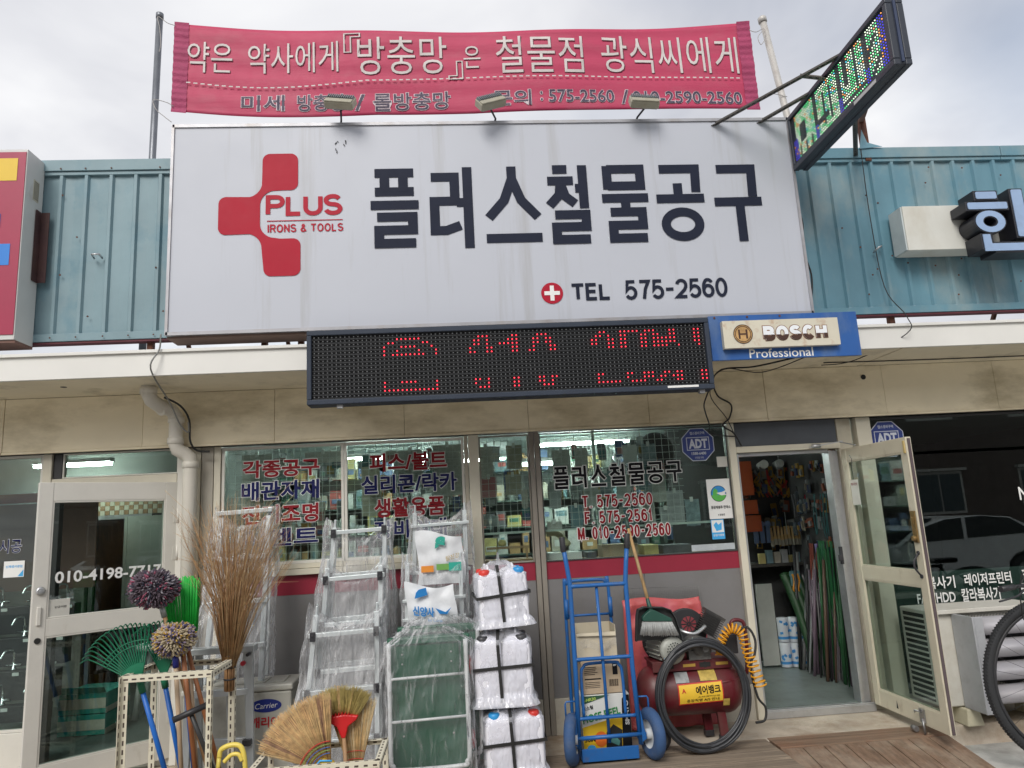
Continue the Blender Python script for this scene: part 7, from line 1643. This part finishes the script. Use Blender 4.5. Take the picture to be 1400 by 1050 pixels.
for i in range(90):
    if i < 50: x = random.uniform(2.98, 3.46); y = random.uniform(1.58, 1.76); z = random.choice((1.30, 1.50, 1.68, 1.86, 2.03))+random.uniform(-.03, .03); rz = random.uniform(-.3, .3)
    else: x = random.uniform(3.40, 3.46); y = random.uniform(.75, 1.45); z = random.choice((1.30, 1.48, 1.66, 1.84, 2.02))+random.uniform(-.03, .03); rz = R(90)+random.uniform(-.5, .3)
    w_ = random.uniform(.035, .075); h_ = random.uniform(.07, .15); b = MB(); b.obox((x, y, z-h_/2), (w_, .012, h_), rotm(0, random.uniform(-.12, .12), rz))
    b.mat(1); b.obox((x-.01, y-.006, z-h_*.6), (w_*.55, .03, h_*.5), rotm(0, random.uniform(-.3, .3), rz)); T1('carded_item', b, [random.choice(dg_), random.choice(dg_)], pk_l, 'packet', pk_g)
# long goods against the partition, near the door post
def hangcord(n, x, y0, y1, z0, z1, r_, m_, label, nm, cat, drop=.06, grp=None, wob=.02):
    for i in range(n):
        y = y0+(y1-y0)*i/max(1, n-1); b = MB(); zb = z0+random.uniform(0, drop); xx = x+random.uniform(-.02, .02)
        b.tube(spl([(xx, y, z1), (xx-.01+random.uniform(-wob, wob), y+random.uniform(-wob, wob), (z0+z1)/2), (xx-.015+random.uniform(-wob, wob), y+random.uniform(-wob, wob), zb)], 5), r_, 5); T1(nm, b, m_, label, cat, grp)
hangcord(22, 3.38, .62, .92, .35, 1.28, .0045, M('cord_green', (.012, .13, .04), .5), 'green cord hanging inside the door along the partition', 'rope', 'cord', .25, 'green cords hanging inside the door')
hangcord(14, 3.42, .55, .8, .12, .95, .005, M('cord_dark_green', (.008, .07, .03), .5), 'dark green cord hanging low inside the door', 'rope', 'cord', .2, 'dark green cords hanging low inside the door')
hangcord(9, 3.40, .98, 1.16, .86, 1.25, .005, M('cord_red', (.25, .05, .03), .5), 'red cord loop hanging inside the door left of the green cords', 'rope', 'cord', .06, 'red cord loops inside the door')
hangcord(4, 3.40, .92, 1.0, .55, 1.25, .006, M('cord_violet', (.16, .12, .30), .5), 'violet cord hanging between the red and green ones', 'rope', 'cord', .1, 'violet cords inside the door')
hangcord(6, 3.42, .72, .95, 1.3, 1.72, .004, M('cord_teal', (.03, .16, .16), .5), 'thin teal cord hanging in front of the chains', 'rope', 'cord', .05, 'teal cords inside the door')
random.seed(41)
lng = [M('long_%s' % n, c, .5, var=.2) for n, c in (('green', (.015, .08, .025)), ('black', (.02, .02, .022)), ('grey', (.16, .16, .16)), ('brown', (.10, .06, .04)), ('mauve', (.14, .10, .13)))]
for i in range(34):
    y = .55+.026*i+random.uniform(-.01, .01); zt = random.uniform(.75, 1.28); x = 3.43-random.uniform(0, .10); b = MB(); r_ = random.uniform(.006, .018)
    b.tube([(x-.06-.08*random.random(), y-random.uniform(0, .1), .065), (x, y, zt)], r_, 6); T1('long_stock', b, random.choice(lng), 'long thin stock leaning in the dense row along the partition inside the door', 'rod', 'long stock leaning along the partition inside the door')
chm = M('chain_copper', (.22, .10, .05), .4, .5, var=.4, vs=40); chs = M('chain_steel', (.30, .30, .28), .35, .7, var=.3, vs=40)
def chain(x, y, z0, z1, m_, label, grp):
    b = MB(); z = z1; k = 0
    while z > z0:
        b.obox((x+.004*(k % 2), y, z), (.012 if k % 2 else .005, .005 if k % 2 else .012, .022), rotm(0, random.uniform(-.4, .4))); z -= .017; k += 1
    T1('chain', b, m_, label, 'chain', grp)
for i in range(12): chain(3.44+random.uniform(-.02, .01), .36+.022*i, .75+random.uniform(0, .15), 2.15, chm, 'copper-coloured chain hanging in the bundle beside the door post', 'copper-coloured chains beside the door post')
for i in range(9): chain(3.42+random.uniform(-.03, .02), .34+.03*i, .12+random.uniform(0, .1), .62+random.uniform(0, .2), chs, 'steel chain hanging low beside the door post', 'steel chains low beside the door post')
b = MB()
for j in range(3): b.box(3.44, 3.47, .95, 1.35, .10+.13*j, .20+.13*j)
T1('slatted_crate', b, M('crate_grey', (.12, .12, .12), .6), 'dark slatted crate on the floor inside the door', 'crate')
b = MB(); b.tube([(3.20, 1.05, .07), (3.42, 1.15, 1.05)], .011, 8); T1('steel_rod', b, alu, 'silver rod leaning inside the door', 'rod')
b = MB(); b.obox((3.36, .82, .34), (.012, .16, .62), rotm(0, .12)); T1('grey_sheet', b, M('sheet_mauve', (.22, .19, .21), .6), 'grey-mauve sheet leaning behind the cords inside the door', 'sheet')

# left shop's inside
b = MB()
ck = thing('tiled_partition', 'partition with a brown and cream chequered tile band inside the left shop', 'partition', (-3.5, 2.0, .06))
b.box(-6.5, -2.2, 2.02, 2.08, 2.09, 2.56); b.box(-3.12, -2.2, 2.02, 2.08, .06, 2.089); b.box(-6.5, -3.86, 2.02, 2.08, .06, 2.089); b.box(-3.86, -3.12, 2.02, 2.08, 1.90, 2.089); b.build('panel', M('partition_grey', (.30, .31, .28), .7, var=.1), ck)
t1_ = M('tile_brown', (.28, .17, .09), .4); t2_ = M('tile_cream', (.45, .43, .34), .4)
s_ = .048
n = 0
pro = {}
for j in range(4):
    for i in range(17):
        k_ = (i+j) % 2; x = -3.88+i*s_; z = 1.905+j*s_
        if k_ not in pro:
            b = MB(); b.box(x, x+s_-.003, 2.011, 2.019, z, z+s_-.003); o = b.build('tile', (t1_, t2_)[k_], ck); pro[k_] = (o, x, z)
        else:
            o0, x_, z_ = pro[k_]; c_ = o0.copy(); C.objects.link(c_); c_.location = (x-x_, 0, z-z_)
b = MB(); b.box(-3.80, -3.76, 1.98, 2.01, .06, 1.90); b.box(-3.24, -3.20, 1.98, 2.01, .06, 1.90); b.box(-3.76, -3.24, 1.98, 2.01, 1.86, 1.90); b.build('door_frame', alu_dk, ck)
b = MB(); b.box(-3.46, -3.43, 1.95, 1.975, .06, 1.88); b.box(-3.43, -2.9, 1.955, 1.965, .9, 1.88); b.build('sliding_panel', M('panel_sage', (.35, .38, .33), .4), ck)
b = MB(); b.box(-6.5, -2.3, 3.8, 3.9, .06, 2.5); struct_dark = solo(b, 'inner_wall', M('inner_dark', (.10, .10, .11), .7), 'dark wall behind the partition in the left shop', 'wall')
bxm = M('teal_carton', (.03, .30, .24), .6, var=.06); bxw = M('carton_pale', (.50, .48, .40), .7)
for i in range(2):
    t = thing('teal_carton', ('lower teal and cream carton on the floor behind the left glass door', 'upper teal and cream carton, its flap open, behind the left glass door')[i], 'box', (-3.22, .95, .065+.165*i))
    z = .065+.168*i; b = MB(); b.box(-3.40, -3.02, .75, 1.20, z, z+.16); b.build('carton', bxm, t, .003)
    b = MB(); b.box(-3.402, -3.02, .746, .7495, z+.04, z+.12); b.build('print', bxw, t); b = MB(); b.box(-3.019, -3.0165, .75, 1.2, z, z+.045); b.build('print', bxw, t)
    if i: b = MB(); b.add([(-3.40, .75, z+.161), (-3.02, .75, z+.161), (-3.0, .66, z+.22), (-3.38, .66, z+.23)], [(0, 1, 2, 3)]); b.build('flap', bxm, t, solid=.003)
st_ = thing('white_stool', 'white plastic stool behind the left glass door', 'stool', (-2.85, 1.3, .06)); b = MB(); b.lathe([(.10, .58), (.16, .585), (.165, .62), (.15, .635), (.001, .64)], (-2.85, 1.3, .06), 24); b.build('seat', wht, st_)
for k in range(4): a = R(45+90*k); b = MB(); b.tube([(-2.85+.10*math.cos(a), 1.3+.10*math.sin(a), .66), (-2.85+.16*math.cos(a), 1.3+.16*math.sin(a), .062)], [.02, .028], 8); b.build('leg', wht, st_)
# tap displays in the far left window
ds_ = thing('tap_display', 'black stepped display stand with chrome taps in the far left window', 'display stand', (-3.75, .45, .3))
for j, (y, z) in enumerate(((.30, .42), (.42, .66), (.54, .90), (.66, 1.14))):
    b = MB(); b.box(-4.6, -3.27, y, y+.11, z-.22 if j else .30, z); b.build('step', black_pl, ds_, .004)
chrome = M('chrome', (.75, .77, .78), .08, 1., var=0)
for j, (y, z) in enumerate(((.30, .42), (.42, .66), (.54, .90), (.66, 1.14))):
    for i in range(4):
        x = -3.36-.26*i; t = thing('chrome_tap', 'chrome tap on the '+('lowest', 'second', 'third', 'topmost')[j]+' black step, '+('first', 'second', 'third', 'fourth')[i]+' from the left door', 'tap', (x, y+.05, z), 'chrome taps in the far left window')
        b = MB(); b.lathe([(.022, 0), (.022, .01), (.014, .02), (.014, .09)], (x, y+.05, z+.001), 12); b.tube(spl([(x, y+.05, z+.08), (x, y+.03, z+.15), (x-.03, y-.02, z+.16), (x-.05, y-.05, z+.10)]), .010, 8); b.build('spout', chrome, t)
        b = MB(); b.tube([(x-.06, y+.05, z+.04), (x+.06, y+.05, z+.04)], .012, 8); b.build('handle', chrome, t)
        b = MB(); b.box(x+.02, x+.07, y-.004, y-.001, z-.035, z-.01); b.build('price_tag', wht, t)
b = MB(); b.box(-4.5, -3.24, .9, .92, 1.25, 2.0); solo(b, 'wall_cabinet', M('cabinet_brown', (.16, .09, .07), .6, var=.1), 'brown wall cabinet behind the far left window', 'cabinet')
b = MB(); b.box(-4.5, -3.24, 1.0, 1.06, 2.02, 2.10); solo(b, 'wall_band', M('band_red', (.35, .10, .06), .6), 'reddish band above the brown cabinet in the left shop', 'band')

# ================================================================ across the street (seen mirrored in the panes)
ob = thing('house_opposite', 'dark brown two-storey house across the street, seen only mirrored in the shop windows', 'house', (8, -21, -.12))
brk = M('brick_dark', (.13, .10, .09), .8, var=.2, vs=3); wf = M('window_trim', (.55, .53, .50), .6)
b = MB(); b.box(-14, 34, -30, -21, -.12, 8.0); b.build('wall', brk, ob)
b = MB(); b.box(-14.3, 34.3, -30, -20.7, 8.0, 8.4); b.build('roof', M('roof_dark', (.05, .05, .055), .7), ob)
b = MB(); b.box(-14, 34, -21.12, -21.0, 3.3, 3.42); b.build('string_course', wf, ob)
for z0 in (1.0, 4.6):
    for i in range(11):
        x = -12+4.2*i
        b = MB(); b.box(x, x+1.9, -21.08, -20.99, z0, z0+1.6); b.build('window', wf, ob)
        b = MB(); b.box(x+.1, x+.92, -20.985, -20.975, z0+.1, z0+1.5); b.box(x+.98, x+1.8, -20.985, -20.975, z0+.1, z0+1.5); b.build('pane', M('far_pane', (.04, .06, .07), .15), ob)
        b = MB(); b.box(x-.1, x+2.0, -21.0, -20.8, z0+1.62, z0+1.72); b.build('window_hood', wf, ob)
car = thing('parked_car', 'white saloon car parked across the street, mirrored in the dark right window', 'car', (9.1, -8.1, -.12))
cw_ = M('car_white', (.72, .73, .74), .2, var=.01); cgk = M('car_glass', (.02, .025, .03), .05)
prof = [(6.75, .25), (6.72, .50), (6.80, .68), (7.2, .80), (7.9, .88), (8.05, .90), (8.55, 1.20), (8.95, 1.33), (9.7, 1.36), (10.3, 1.30), (10.85, 1.02), (11.25, .96), (11.35, .80), (11.38, .40), (11.3, .20), (10.85, .16), (10.6, .45), (10.35, .16), (7.95, .16), (7.7, .45), (7.4, .16), (6.95, .16)]
b = MB(); prof = [(x, z-.10) for x, z in prof]
def arch(cx): return [(cx+.36*math.cos(R(a)), .20+.36*math.sin(R(a))) for a in (180, 150, 120, 90, 60, 30, 0)]
up_ = prof[:14]; body = up_+[(11.3, .10)]+[(x, z) for x, z in arch(10.45)][::-1]+[(x, z) for x, z in arch(7.65)][::-1]+[(6.95, .10)]
b.prism(body, -8.95, -7.25); b.build('body', cw_, car, .06)
b = MB(); wn_ = [(8.10, .82), (8.60, 1.12), (8.98, 1.22), (9.68, 1.25), (10.22, 1.19), (10.68, .90)]
b.prism(wn_, -7.235, -7.245); b.prism(wn_, -8.965, -8.955); b.build('side_window', cgk, car)
b = MB(); b.add([(8.04, -7.40, .845), (8.04, -8.80, .845), (8.88, -8.72, 1.245), (8.88, -7.48, 1.245)], [(0, 1, 2, 3)]); b.build('windscreen', cgk, car, solid=.01)
b = MB(); b.box(9.28, 9.35, -7.232, -7.228, .82, 1.24); b.build('pillar', cw_, car); b = MB(); b.obox((8.35, -7.15, .88), (.14, .18, .11)); b.build('wing_mirror', cw_, car, .03)
for x in (7.65, 10.45):
    for y in (-7.35, -8.85): wheel(car, (x, y, .20), .31, .2, MATS['black_rubber'], alu_dk, (0, 1, 0), .62)
b = MB(); b.obox((6.80, -7.55, .52), (.10, .36, .12)); b.build('headlight', alu, car, .03); b = MB(); b.obox((6.80, -8.65, .52), (.10, .36, .12)); b.build('headlight', alu, car, .03)

finish_texts()
